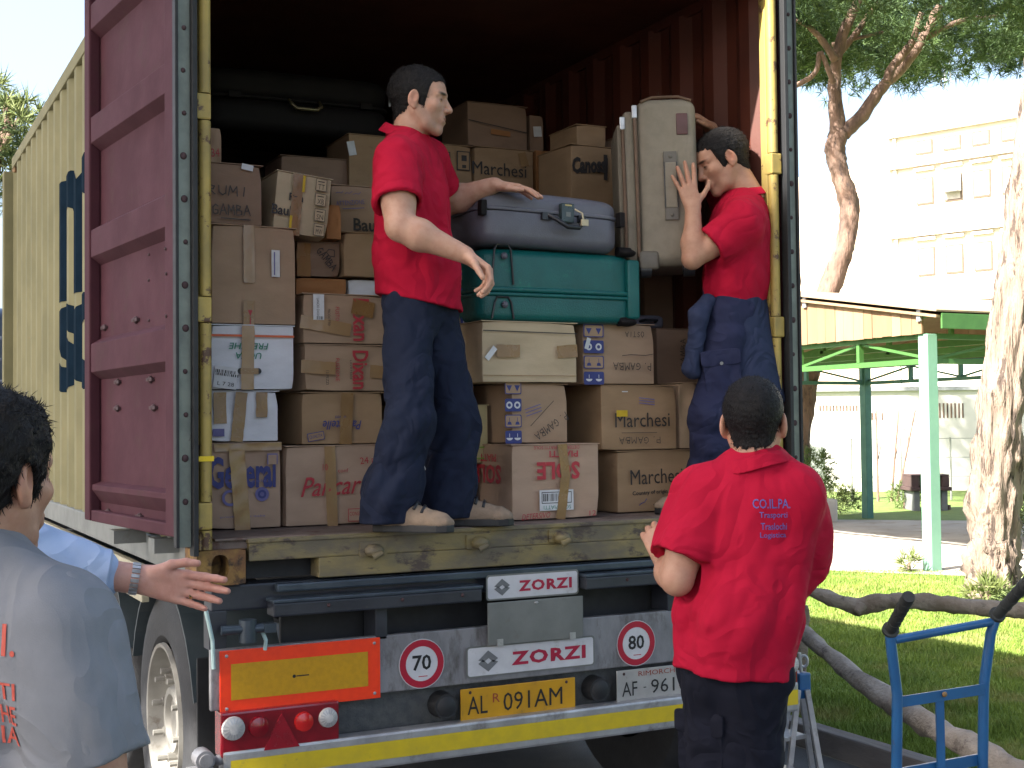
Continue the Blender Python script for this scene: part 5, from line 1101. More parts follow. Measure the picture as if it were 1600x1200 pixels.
    f.cone(lerp(J['SR'], N_, .12) + up * .0, lerp(J['SL'], N_, .12), .064, .064, .06); f.ell(lerp(P_, N_, .82) - fw * .03, np.array((.15, .07, .10)) * bw, CH, k=.06)
    for s in 'RL': f.cone(N_ + up * .005, lerp(J['S' + s], N_, .15) + up * .02, .058, .045, .05)
    tors = f.F.copy()
    X, Y, Z = f.whole()
    hn = unit(o.get('hem_n', up)); hc = P_ + up * hem
    f.F = np.maximum(f.F, -((X - hc[0]) * hn[0] + (Y - hc[1]) * hn[1] + (Z - hc[2]) * hn[2]))
    sr_ = o.get('sleeve_r', (.076, .082))
    for s in 'RL':
        S, E = J['S' + s], J['E' + s]; C = lerp(S, E, sl); d = unit(E - S); long_ = sl > .9
        f.cone(S - d * .0, C + d * .05, sr_[0] * bw, sr_[1], .045, cut=(C, d))
        if long_:
            Wc = lerp(E, J['W' + s], o.get('cuff', .8)); f.cone(E - d * .02, Wc, sr_[1], .058, .03)
    fold = waves(X, Y, Z, o.get('seed', 1), 9, 9, 26, o.get('fbias', (1, 1, .5))); fine = waves(X, Y, Z, o.get('seed', 1) + 5, 6, 30, 60)
    wgt = 1.7 * o.get('fold', .006) * (.35 + np.clip((lerp(P_, N_, .75)[2] - Z) / .3, 0, 1))
    wgt = wgt * np.clip(((X - hc[0]) * hn[0] + (Y - hc[1]) * hn[1] + (Z - hc[2]) * hn[2]) / .14, .2, 1)
    for s in 'RL':
        C = lerp(J['S' + s], J['E' + s], .3); wgt = wgt + .007 * np.exp(-((X - C[0]) ** 2 + (Y - C[1]) ** 2 + (Z - C[2]) ** 2) / .11 ** 2)
    f.F += wgt * fold + .0018 * fine
    for s in 'RL':
        S, E = J['S' + s], J['E' + s]; C = lerp(S, E, sl); d = unit(E - S)
        if sl <= .9:
            f.cone(C - d * .028, C + d * .08, .060 * o.get('arm', 1.0), .063 * o.get('arm', 1.0), .004, op='s')
            f.cone(C - d * .024, C - d * .022, sr_[1] - .004, sr_[1] - .003, .004) if False else None
    P, Q = f.mesh(); P = smooth_mesh(P, Q, 1)
    shirt = np_mesh(o.get('shirt_name', 'polo_shirt'), P, Q, o['shirt'], body, base)
    if sl <= .9:   # stitched cuff bands
        for s in 'RL':
            S, E = J['S' + s], J['E' + s]; C = lerp(S, E, sl); d = unit(E - S); b = MB(base); rr = (sr_[0] + (sr_[1] - sr_[0]) * .92) * (1 if bw < 1 else 1)
    if o.get('collar', True):   # polo collar: a stand that folds over and spreads on the shoulders
        cn = unit(J['head'] + Mh @ A3_((0, -.03, -.07)) - N_); cr = unit(sr - cn * (sr @ cn)); cf = np.cross(cn, cr); n = 36; V = []; prof = o.get('cprof', ((.002, -.012), (.002, .030), (.007, .040), (.014, .036), (.029, .012), (.034, .004))); b = MB(base); gap = .16; cc = N_ + cn * .016 - cf * .010
        for i in range(n + 1):
            a = gap + (2 * math.pi - 2 * gap) * i / n; cx, cy = math.sin(a), math.cos(a); front = max(0, cy) ** 2
            for dr, dz in prof:
                r_ = 1 + 0; p = cc + cr * cx * (.066 + dr * (1 + .3 * front)) + cf * cy * (.070 + dr) + cn * (dz - .028 * front - (.030 * front if dr > .02 else 0) + .004 * math.sin(3 * a))
                V.append(p)
        m = len(prof); b.add(V, [(i * m + j, i * m + j + 1, (i + 1) * m + j + 1, (i + 1) * m + j) for i in range(n) for j in range(m - 1)])
        co = b.build('collar', o['shirt'], shirt, smooth='all'); md = co.modifiers.new('t', 'SOLIDIFY'); md.thickness = .003; md = co.modifiers.new('s', 'SUBSURF'); md.levels = md.render_levels = 1
    # trousers
    lr = o.get('legs', (.096, .080, .083)); res = o.get('tres', .0075); pts = np.array([P_, J['HR'], J['HL'], J['KR'], J['KL'], J['AR'], J['AL']]); f = Field(pts.min(0) - (.2, .2, .12), pts.max(0) + .2, res)
    f.ell(P_ - up * .01, np.array((.158, .118, .15)) * bw * o.get('seat', 1.0), HP, k=0); f.cone(P_, P_ + up * .10, .138 * bw, .132 * bw, .03, flat=(hf, .78))
    for s in 'RL':
        H_, K_, A_ = J['H' + s], J['K' + s], J['A' + s]; ext = unit(A_ - K_)
        f.cone(H_, K_, lr[0], lr[1], .05); f.cone(K_, A_ - ext * .02, lr[1], lr[2], .03); f.cone(A_ - ext * .06, A_ + ext * .05, lr[2], lr[2] * 1.04, .03)
    X, Y, Z = f.whole(); fold = waves(X, Y, Z, o.get('seed', 1) + 20, 9, 14, 38, (.6, .6, 1)); fine = waves(X, Y, Z, o.get('seed', 1) + 25, 6, 45, 90, (.6, .6, 1)); big = waves(X, Y, Z, o.get('seed', 1) + 31, 6, 7, 15, (1, 1, .45)); wgt = .0035
    for s in 'RL':
        for c, r_, a_ in ((J['K' + s], .17, .012), (J['A' + s] + up * .06, .15, .015), (J['H' + s], .16, .008)): wgt = wgt + a_ * np.exp(-((X - c[0]) ** 2 + (Y - c[1]) ** 2 + (Z - c[2]) ** 2) / r_ ** 2)
    f.F += wgt * fold + .002 * fine + .0045 * big
    zh = min(J['AR'][2], J['AL'][2]); f.F = np.maximum(f.F, (o['hem_z'] if 'hem_z' in o else base[2] + .035) - Z)
    P, Q = f.mesh(); P = smooth_mesh(P, Q, 1); trou = np_mesh('trousers', P, Q, o['trousers'], body, base)
    # shoes
    for s in 'RL':
        A_ = J['A' + s]; d = A3_(o['toe' + s]) * (1, 1, 0); d = unit(d); sd = np.cross(d, (0, 0, 1)); g = base[2]; heel = np.array((A_[0], A_[1], g)) - d * .045; f = Field(heel - .12, heel + d * .26 + A3_((.12, .12, .16)) if False else np.maximum(heel, heel + d * .29) + .12, .005)
        f = Field(np.minimum(heel, heel + d * .29) - (.07, .07, .01), np.maximum(heel, heel + d * .29) + (.07, .07, .16), .005); z = A3_((0, 0, 1))
        f.cone(heel + d * .04 + z * .046, heel + d * .23 + z * .034, .040, .039, .0, flat=(z, .95)); f.cone(heel + d * .05 + z * .06, heel + d * .07 + z * .12, .042, .044, .03); f.cone(heel + d * .10 + z * .080, heel + d * .19 + z * .046, .034, .028, .03)
        f.ell(heel + d * .235 + z * .034, (.052, .044, .026), np.stack([d, sd, z], 1), k=.02); X, Y, Z = f.whole(); f.F = np.maximum(f.F + .0015 * waves(X, Y, Z, 7, 5, 60, 120), (g + .022) - Z); P, Q = f.mesh(); sh = np_mesh('shoe', P, Q, o['shoe'], body, base)
        b = MB(base); out = [(-.012, .0), (-.006, .030), (.04, .040), (.11, .036), (.18, .046), (.24, .047), (.275, .034), (.290, .0)]; out = out + [(u, -v) for u, v in out[-2:0:-1]]
        b.prism(out, heel + z * .001, d, sd, z * .026); b.build('sole', M_GASKET, sh, bevel=.004)
        b = MB(base)
        for q in range(3): c = heel + d * (.125 + .028 * q) + z * (.112 - .013 * q); b.tube([c - sd * .034 - z * .016, c + z * .006, c + sd * .034 - z * .016], .006, 6)
        b.build('lace', M_PLASTIC, sh, smooth='all')
        b = MB(base); b.tube([heel + d * .225 + sd * .046 + z * .028, heel + d * .215 + sd * .030 + z * .062, heel + d * .212 + z * .076, heel + d * .215 - sd * .030 + z * .062, heel + d * .225 - sd * .046 + z * .028], .0025, 6); b.build('toe_seam', M_PIPING, sh, smooth='all')
    o['out'] = (body, shirt, trou); return body
V = lambda px, py, f: A3_(atF(px, py, f))
rg, fd, uz = A3_(RGT), A3_(FWD), A3_((0, 0, 1))
S_LIGHT = SKIN('skin_fair', (.50, .295, .215)); S_TAN = SKIN('skin_tanned', (.46, .255, .175)); S_OLD = SKIN('skin_ruddy', (.52, .28, .225))
RED = cloth('red_pique', (.44, .006, .034), (.38, .005, .03), wr=.32); NAVYT = cloth('navy_work_cloth', (.012, .017, .038), (.015, .021, .044)); NAVYB = cloth('blue_navy_cloth', (.018, .022, .058), (.025, .030, .07)); BLACKT = cloth('black_navy_cloth', (.007, .008, .016), (.011, .012, .022))
GREYT = cloth('grey_jersey', (.22, .23, .26), (.20, .21, .235), wr=.28); BLUES = cloth('pale_blue_shirting', (.36, .46, .66), (.33, .42, .62), wr=.25); SUEDE = mat('beige_suede', (.27, .20, .145), (.22, .165, .12), scale=25, rough=.85, bump=.2, bscale=200); DKSHOE = mat('dark_shoe', (.03, .027, .026), scale=20, rough=.5)
# -- man standing in the doorway on the left, in profile to the right
g1 = FZ
J1 = dict(head=V(656, 159, 4.78), N=V(636, 222, 4.80), SR=V(619, 256, 4.62), SL=V(668, 252, 4.98), ER=V(625, 354, 4.50), WR=V(727, 398, 4.50), EL=V(694, 318, 5.16), WL=V(772, 289, 5.06),
          P=V(654, 470, 4.80), HR=V(638, 494, 4.725), HL=V(676, 496, 4.88), KR=V(637, 655, 4.60), KL=V(713, 655, 4.84), AR=V(608, 806, 4.62), AL=V(700, 800, 4.86))
for k in ('AR', 'AL'): J1[k][2] = g1 + .085
o1 = dict(base=(J1['P'][0], J1['P'][1], g1), face=rg - .07 * fd - .06 * uz, head_up=uz - .02 * rg, head=0, skin=S_LIGHT, shirt=RED, trousers=NAVYT, shoe=SUEDE, seed=3, toeR=rg * .95 - fd * .32, toeL=rg - fd * .12,
          handR=dict(F=rg * .75 - uz * .55 - fd * .15, N=-uz - rg * .35 + fd * .3, T=-fd * .9 + uz * .2 + rg * .1, curls=[(.75, .55, .35), (.80, .6, .4), (.85, .65, .4), (.9, .7, .4)], spread=.05, thumb=((.75, .55, .35), (.85, .25, .45), (.9, .1, .45)), s=1.08),
          handL=dict(F=rg * .98 - uz * .10 - fd * .05, N=-uz, T=-fd, curls=[(.28, .22, .12), (.25, .2, .1), (.25, .2, .1), (.3, .2, .1)], spread=.10, thumb=((.75, .6, .2), (.95, .25, .1), (1, .05, .05))),
          hem=-.005, hem_n=uz * .95 + rg * .20, fold=.007, sleeve=.60, legs=(.082, .074, .082), hair=dict(thick=.004, rough=.0022, seed=2, top=.007), n_hair=5000, l_hair=.010, strand=dict(lift=.55, wid=.0009), build=.97, arm=1.2, loose=1.0, hipflat=.94, seat=.84)
o1['hem_z'] = g1 + .03
person('man in red polo and navy trousers standing on the sill, hand on the grey suitcase', J1, o1)
# -- man on the right lifting the beige suitcase, in profile to the left
J2 = dict(head=V(1128, 252, 5.50), N=V(1160, 318, 5.52), SL=V(1160, 350, 5.36), SR=V(1146, 338, 5.68), EL=V(1082, 404, 5.33), WL=V(1083, 325, 5.355), ER=V(1120, 262, 5.86), WR=V(1112, 200, 5.70),
          P=V(1148, 482, 5.52), HL=V(1138, 500, 5.42), HR=V(1158, 500, 5.62), KL=V(1112, 655, 5.36), KR=V(1162, 655, 5.58), AL=V(1112, 790, 5.40), AR=V(1172, 795, 5.62))
for k in ('AR', 'AL'): J2[k][2] = g1 + .085
o2 = dict(base=(J2['P'][0], J2['P'][1], g1), face=-rg * .93 - fd * .12 - uz * .40, head_up=uz - .22 * rg, head=1, head_s=1.07, skin=S_TAN, shirt=RED, trousers=NAVYB, shoe=SUEDE, seed=11, toeL=-rg - fd * .2, toeR=-rg + fd * .1,
          handL=dict(F=uz * .92 - rg * .22 + fd * .06, N=fd, T=rg * .9 + uz * .1, curls=[(.05, .06, .04), (.05, .08, .04), (.05, .08, .04), (.08, .08, .04)], spread=.16, thumb=((.55, .8, .1), (.7, .7, .05), (.9, .45, .05))),
          handR=dict(F=-rg * .75 + uz * .45 - fd * .35, N=-uz * .6 - rg * .3, T=-fd, curls=[(.5, .5, .3)] * 4, spread=.04),
          hem=-.01, hem_n=uz, fold=.006, sleeve=.62, legs=(.088, .078, .078), hair=dict(thick=.008, rough=.0022, seed=5), n_hair=3500, l_hair=.012, build=.97, arm=1.0)
o2['hem_z'] = g1 + .04
man2 = person('man in red polo pressing the beige suitcase upright at the right wall', J2, o2)
# -- man on the ground with his back to the camera
J3 = dict(head=V(1178, 660, 3.70), N=V(1184, 733, 3.68), SL=V(1094, 778, 3.72), SR=V(1244, 778, 3.64), EL=V(1058, 905, 3.66), WL=V(1035, 868, 3.88), ER=V(1250, 905, 3.86), WR=V(1195, 915, 4.02),
          P=V(1150, 1020, 3.70), HL=V(1114, 1050, 3.72), HR=V(1176, 1050, 3.68), KL=V(1122, 1290, 3.74), KR=V(1168, 1290, 3.72), AL=V(1120, 1540, 3.72), AR=V(1215, 1540, 3.70))
for k in ('AR', 'AL'): J3[k][2] = .09
o3 = dict(base=(J3['P'][0], J3['P'][1], 0.0), face=fd + .28 * rg + .02 * uz, head=0, skin=S_TAN, shirt=RED, trousers=BLACKT, shoe=DKSHOE, seed=23, toeL=fd - .2 * rg, toeR=fd + .2 * rg,
          handL=dict(F=fd * .6 + uz * .7 - rg * .2, N=-uz * .5 + fd * .4, T=uz * .3 + rg * .8, curls=[(.7, .6, .3)] * 4), handR=dict(F=-rg * .8 + fd * .4, N=-fd, T=uz, curls=[(.7, .6, .3)] * 4),
          hem=-.05, hem_n=uz + .10 * rg, fold=.010, fbias=(1, 1, .6), sleeve=.70, sleeve_r=(.078, .090), loose=1.0, build=.97, legs=(.082, .080, .084), hair=dict(thick=.005, rough=.0016, seed=8, back=.004), n_hair=6000, l_hair=.008, strand=dict(lift=.25, wid=.0008), cres=.006, arm=1.05, hipflat=.88, seat=.80, head_s=1.03)
man3 = person('man in red polo seen from behind, standing on the ground by the tail board', J3, o3)
# -- man in grey T-shirt close to the camera at the left edge
f4 = unit(fd * .93 + rg * .36)
J4 = dict(head=V(-20, 747, 2.02), N=V(-48, 880, 2.00), SR=V(98, 996, 1.92), SL=V(-215, 960, 2.16), ER=V(158, 1262, 1.90), WR=V(180, 1480, 2.02), EL=V(-300, 1230, 2.2), WL=V(-280, 1450, 2.35),
          P=V(-90, 1460, 2.05), HR=V(-20, 1500, 2.0), HL=V(-160, 1490, 2.12), KR=V(-20, 1960, 2.0), KL=V(-150, 1950, 2.15), AR=V(-20, 2340, 2.0), AL=V(-150, 2300, 2.15))
for k in ('AR', 'AL'): J4[k][2] = .09
for k in ('KR', 'KL'): J4[k][2] = .50
for k in ('HR', 'HL'): J4[k][2] = .90
J4['P'][2] = .96
o4 = dict(base=(J4['P'][0], J4['P'][1], 0.0), face=f4, head=1, head_s=1.05, skin=S_TAN, shirt=GREYT, trousers=BLACKT, shoe=DKSHOE, seed=31, toeL=f4, toeR=f4, shirt_name='t_shirt', cprof=((.006, -.02), (.002, -.004), (.004, .002), (.009, .0), (.016, -.012)),
          handL=dict(F=-uz + .3 * fd, N=rg, T=f4, curls=REL), handR=dict(F=-uz + .3 * fd, N=-rg, T=f4, curls=REL), hem=-.06, hem_n=uz, fold=.008, fbias=(1, 1, .7), sleeve=.70, sleeve_r=(.080, .079), loose=1.06, build=1.02, cres=.0055,
          hair=dict(thick=.012, rough=.002, seed=12, curl=.005), n_hair=11000, l_hair=.013, strand=dict(lift=.08, wid=.0009))
man4 = person('man in grey T-shirt with dark wavy hair at the left edge, seen from behind', J4, o4)
# -- man whose arm alone reaches into the picture
J5 = dict(head=V(-200, 650, 2.78), N=V(-190, 760, 2.78), SL=V(-95, 812, 2.92), SR=V(-270, 830, 2.62), EL=V(48, 884, 2.86), WL=V(226, 906, 2.93), ER=V(-300, 1000, 2.6), WR=V(-280, 1120, 2.75),
          P=V(-195, 1110, 2.78), HL=V(-170, 1140, 2.85), HR=V(-225, 1140, 2.70), KL=V(-170, 1430, 2.86), KR=V(-225, 1430, 2.70), AL=V(-170, 1700, 2.86), AR=V(-225, 1700, 2.7))
for k in ('AR', 'AL'): J5[k][2] = .09
f5 = unit(rg + .3 * fd)
o5 = dict(base=(J5['P'][0], J5['P'][1], 0.0), face=f5, head=1, skin=S_OLD, shirt=BLUES, trousers=BLACKT, shoe=DKSHOE, seed=41, toeL=f5, toeR=f5, shirt_name='shirt', res=.003,
          handL=dict(F=rg * .97 - uz * .20 + fd * .05, N=-fd + .15 * uz, T=uz + .1 * rg, curls=[(.08, .15, .1), (.10, .18, .12), (.12, .18, .12), (.15, .2, .12)], spread=.05, thumb=((.80, .62, .20), (.97, .35, .12), (1, .12, .05)), s=.97),
          handR=dict(F=-uz + .3 * f5, N=-fd, T=f5, curls=REL), hem=-.08, hem_n=uz, fold=.009, sleeve=1.0, cuff=.50, sleeve_r=(.080, .078), build=1.0, hair=dict(thick=.006), n_hair=1500)
man5 = person('man in pale blue shirt reaching out an open hand with a watch', J5, o5)
# cuff, watch and ring of that arm
b5 = A3_(o5['base']); E5, W5 = J5['EL'], J5['WL']; d5 = unit(W5 - E5)
cf = MB(b5); c = lerp(E5, W5, .48); cf.tube([c - d5 * .02, c + d5 * .012, c + d5 * .045, c + d5 * .050], [.060, .0585, .0575, .052], 24, cap=False); q = cf.build('cuff', BLUES, o5['out'][1], smooth=True); q.modifiers.new('t', 'SOLIDIFY').thickness = .004
wt = thing('wrist_watch', 'steel wrist watch on the outstretched arm', 'watch', tuple(W5 - d5 * .022))
x5, y5 = unit(np.cross(d5, -fd)), None; y5 = np.cross(d5, x5); wl = MB()
n = 20
for k in range(n):
    a0 = 2 * math.pi * k / n; p = Vector(x5 * math.cos(a0) * .0345 + y5 * math.sin(a0) * .0300); t = Vector(-x5 * math.sin(a0) + y5 * math.cos(a0))
    wb = MB(); wb.bar(p - t * .0040, p + t * .0040, .018, .0035, p); wb.build('link', M_ALU2, wt, bevel=.0008)
one('case', lambda b: b.cyl(Vector(y5 * .028), Vector(y5 * .037), .017, n=20), M_ALU2, wt, smooth=True)
F5 = unit(o5['handL']['F']); T5 = unit(A3_(o5['handL']['T']) - F5 * (A3_(o5['handL']['T']) @ F5)); rc = W5 + .97 * (F5 * .112 - T5 * .0125)
one('ring', lambda b: b.tube([rc - F5 * .003, rc + F5 * .003], .0118, 18), flat('gold', (.55, .40, .15), .25, .8), man5, b5, smooth=True)
# lettering draped on shirts
def drape(shirt, base, s, o, x, y, w, h, m, dirv, parent, bold=.0):
    bv = BVHTree.FromPolygons([v.co[:] for v in shirt.data.vertices], [tuple(p.vertices) for p in shirt.data.polygons])
    pts, fs = text_geo(s, w, h, bold=bold); k = .008
    pts, fs = cut_grid(pts, fs, np.arange(-w / 2, w / 2, k), np.arange(-h / 2, h / 2, k)); out = []
    for p in place2d(pts, Vector(o) - Vector(base), x, y):
        hit = bv.ray_cast(p - Vector(dirv) * .4, Vector(dirv)); out.append(hit[0] + hit[1] * .0018 if hit[0] else p)
    b = MB(); b.add(out, fs); return b.build('lettering', m, parent, fix=False, smooth='all')
M_SHIRTBLUE = flat('shirt_print_blue', (.10, .09, .34), .7); M_SHIRTOR = flat('shirt_print_red', (.52, .085, .06), .7)
for s, px, py, w, h in (('CO.IL.PA.', 1212, 789, 58, 15), ('Trasporti', 1215, 808, 44, 12), ('Traslochi', 1216, 825, 42, 11), ('Logistica', 1215, 840, 42, 11)):
    drape(o3['out'][1], o3['base'], s, V(px, py, 3.5), rg, uz, w * 3.5 / FPX, h * 3.5 / FPX, M_SHIRTBLUE, fd, o3['out'][1], .01)
for s, px, py, w, h in (('I.', -24, 1018, 26, 52), ('TI', -30, 1102, 38, 28), ('HE', -30, 1143, 38, 32), ('IA', -30, 1180, 42, 30)):
    drape(o4['out'][1], o4['base'], s, V(px - 2, py, 1.75), rg, uz, w * 1.75 / FPX, h * 1.75 / FPX, M_SHIRTOR, fd, o4['out'][1], .01)
# jacket tied round the waist of the man at right: a skirt of cloth open in front, and one hanging sleeve
b2 = A3_(o2['base']); P2 = J2['P']; f = Field(P2 - (.34, .34, .52), P2 + (.34, .34, .12), .0075); hf2 = unit(np.cross(uz, J2['HR'] - J2['HL'])); back = -hf2
f.cone(P2 + uz * .05, P2 - uz * .40 + back * .05, .158, .185, 0, flat=(hf2, .80)); X, Y, Z = f.whole(); fr = (X - P2[0]) * hf2[0] + (Y - P2[1]) * hf2[1]; dz = P2[2] + .06 - Z
f.F += .006 * waves(X, Y, Z, 77, 8, 12, 26, (1, 1, .15)); f.F = np.maximum(f.F, fr - (.115 - .42 * np.clip(dz - .05, 0, 1) ** 1.0)); f.F = np.maximum(f.F, (P2[2] - .40) - Z)
for s in 'RL':  # hollow for the legs
    pass
P, Q = f.mesh(); P = smooth_mesh(P, Q, 1); jk = np_mesh('tied_jacket', P, Q, cloth('jacket_navy', (.030, .040, .085), (.024, .033, .072)), man2, b2)
f = Field(V(1072, 480, 5.30) - (.15, .15, .40), V(1072, 480, 5.30) + (.25, .15, .10), .007); f.cone(V(1104, 472, 5.38), V(1092, 492, 5.34), .030, .034, 0); f.cone(V(1092, 492, 5.34), V(1080, 578, 5.34), .030, .034, .03); X, Y, Z = f.whole(); f.F += .007 * waves(X, Y, Z, 78, 8, 20, 45); P, Q = f.mesh(); np_mesh('jacket_sleeve', P, Q, MATS['jacket_navy'], jk, b2)
# cargo pockets with buttoned flaps
def pocket(o, c, n, x, w, h, m):
    b0 = Vector(o['base']); n, x = Vector(unit(n)), Vector(unit(x)); y = n.cross(x); y = y if y.z > 0 else -y; c = Vector(c); t = o['out'][2]
    M = Matrix((x, y, n)).transposed()
    p = one('cargo_pocket', lambda b: rbox(b, (-w / 2, -h / 2, -.03), (w / 2, h / 2, .006), .006, 3), m, t, smooth='all'); p.matrix_local = Matrix.Translation(c - b0) @ M.to_4x4()
    fl_ = one('pocket_flap', lambda b: rbox(b, (-w / 2 - .006, h * .18, .004), (w / 2 + .006, h / 2 + .012, .013), .004, 3), m, p, smooth='all')
    one('button', lambda b: b.cyl((0, h * .24, .012), (0, h * .24, .016), .007, n=12), M_GREYPLATE, p)
K2 = lerp(J2['HL'], J2['KL'], .55); pocket(o2, K2 - fd * .082, -fd - .1 * rg, rg + .05 * uz, .15, .17, NAVYB)
K3 = lerp(J3['HL'], J3['KL'], .45); pocket(o3, K3 - fd * .048 - rg * .048, -fd - rg * .9, rg - fd * .9, .15, .17, BLACKT)
# ------------------------------------------------------------------ trees
M_BARK = mat('pine_bark_warm', (.22, .14, .105), (.13, .085, .065), scale=7, rough=.95, bump=.9, bscale=22, stretch=(1, 1, .3), bdist=.03, stain=(.07, .05, .045), sscale=10, slo=.55, shi=.65)
M_BARK2 = mat('pine_bark_plates', (.25, .185, .145), (.195, .145, .115), scale=8, rough=.95, bump=1.0, bscale=16, stretch=(1, 1, .16), bdist=.06, stain=(.07, .05, .04), sscale=12, slo=.56, shi=.60)
M_NEEDLE = mat('pine_needles', (.075, .13, .03), (.032, .068, .022), scale=1.4, rough=.7, bump=0)
M_NEEDLE2 = mat('pine_needles_light', (.10, .15, .03), (.045, .085, .022), scale=1.8, rough=.7)
M_NEEDLE3 = mat('pine_needles_yellowish', (.15, .18, .045), (.05, .085, .025), scale=2.0, rough=.7)  # the lightest and yellowest of the needle greens
def needles(C, D, n, ln, wd, seed, spread=.9):
    """n needle blades round every clump centre C with axis D"""
    rnd = np.random.RandomState(seed); m = len(C); c = np.repeat(C, n, 0); d = np.repeat(D, n, 0) + rnd.normal(size=(m * n, 3)) * spread; d /= np.linalg.norm(d, axis=1)[:, None]
    l = ln * rnd.uniform(.6, 1.2, (m * n, 1)); sd = np.cross(d, rnd.normal(size=(m * n, 3))); sd *= wd / np.maximum(np.linalg.norm(sd, axis=1), 1e-6)[:, None]
    p0 = c + d * .02; V_ = np.stack([p0 - sd, p0 + sd, p0 + d * l], 1).reshape(-1, 3); return V_, np.arange(len(V_)).reshape(-1, 3)
def lobes(rnd, n, c, r, per, lr, flat=.45):
    """clumps on the skin of many small flattened lobes scattered through an ellipsoid"""
    C, D = [], []
    for _ in range(n):
        while True:
            q = rnd.uniform(-1, 1, 3)
            if q @ q < 1: break
        o = A3_(c) + q * A3_(r); k = lr * rnd.uniform(.6, 1.25); u = rnd.normal(size=(per, 3)); u /= np.linalg.norm(u, axis=1)[:, None]
        C.append(o + u * (k, k, k * flat) * rnd.uniform(.55, 1, (per, 1))); D.append(u * (1, 1, .6) + (0, 0, .45))
    return np.concatenate(C), np.concatenate(D)
def rough_trunk(pts, rad, seed, n=22, amp=.03, sub=8):
    rnd = np.random.RandomState(seed); P = []; Rr = []
    for i in range(len(pts) - 1):
        for t in np.linspace(0, 1, sub, endpoint=False): P.append(lerp(pts[i], pts[i + 1], t)); Rr.append(rad[i] * (1 - t) + rad[i + 1] * t)
    P.append(A3_(pts[-1])); Rr.append(rad[-1]); P = np.array(P)
    for _ in range(4): P[1:-1] = .5 * P[1:-1] + .25 * (P[:-2] + P[2:])
    b = MB(); b.tube([Vector(p) for p in P], [float(x) for x in Rr], n); k = 0
    v = np.array([p[:] for p in b.v]); ax = np.repeat(P, n, 0)[:len(v)]; d = v - ax; r = np.maximum(np.linalg.norm(d, axis=1), 1e-6)
    s = r * 0 + amp; off = s * r * (waves(v[:, 0], v[:, 1], v[:, 2], seed, 8, 18, 40, (1, 1, .25)) + .6 * waves(v[:, 0], v[:, 1], v[:, 2], seed + 1, 5, 5, 10)) / .2
    v = v + d / r[:, None] * off[:, None]; b.v = [Vector(p) for p in v]; return b
def tree(label, trunk, rad, limbs, C, D, nm, ln, wd, leafm, seed, barkm=M_BARK, n=22, amp=.03, group=None, name='pine_tree'):
    base = Vector(trunk[0]); t = thing(name, label, 'tree', base, group=group)
    b = rough_trunk(trunk, rad, seed, n, amp); b.off = base; b.build('trunk', barkm, t, smooth='all')
    for q, (lp, lr) in enumerate(limbs):
        b = rough_trunk(lp, lr, seed + q + 5, 12, amp, 5); b.off = base; b.build('limb', barkm, t, smooth='all')
    if C is not None:
        V_, T_ = needles(C, D, nm, ln, wd, seed); np_mesh('crown', V_, T_, leafm, t, base)
    return t
# umbrella pine behind the shelter
fr = lambda L, f: [A3_(atF(x, y, f + (dz if len(q) else 0))) for x, y, *q in L for dz in [q[0] if q else 0]]
rnd = np.random.RandomState(5)
tk = [A3_((*atF(1238, 760, 22.5)[:2], 0))] + fr([(1246, 690), (1258, 600), (1288, 470), (1318, 392), (1331, 330), (1312, 270), (1302, 235), (1312, 205)], 22.5)
cc = A3_(atF(1400, 20, 22.5)); cc[2] = 9.1
C, D = lobes(rnd, 420, cc, (5.4, 5.4, .85), 26, .62)
tree('forked umbrella pine rising behind the wooden shelter', tk, [.30, .27, .24, .22, .20, .20, .19, .20, .20],
     [(fr([(1310, 212), (1303, 150), (1306, 90), (1322, 40), (1352, -20)], 22.5), [.18, .13, .12, .11, .09]), (fr([(1318, 208), (1348, 182), (1378, 135), (1415, 100), (1442, 62), (1468, 10)], 22.5), [.16, .13, .12, .11, .10, .09]),
      (fr([(1385, 128), (1392, 105), (1425, 70), (1440, 20)], 22.2), [.10, .09, .08, .06]), (fr([(1306, 95), (1285, 62), (1262, 40), (1240, 30)], 22.3), [.09, .07, .05, .04]), (fr([(1303, 130), (1280, 72), (1278, 110), (1262, 125), (1222, 145)], 22.0), [.05, .05, .05, .05, .05]),
      (fr([(1306, 90), (1340, 50), (1372, 0)], 22.8), [.08, .06, .05]), (fr([(1442, 62), (1500, 30), (1560, 25)], 22.6), [.07, .05, .03]), (fr([(1300, 70), (1330, 62), (1380, 50)], 22.8), [.05, .04, .03])], C, D, 12, .24, .010, M_NEEDLE, 5, n=18)
tk = [A3_((*atF(1238, 740, 27)[:2], 0))] + fr([(1240, 600), (1244, 460), (1240, 380), (1230, 320), (1205, 240), (1190, 130)], 27)
C, D = lobes(rnd, 60, A3_(atF(1190, 40, 27)), (3, 3, 1.0), 22, .6)
tree('slim pine trunk just right of the container, farther off', tk, [.17, .15, .13, .12, .11, .10, .08], [], C, D, 11, .26, .012, M_NEEDLE, 9, n=14)
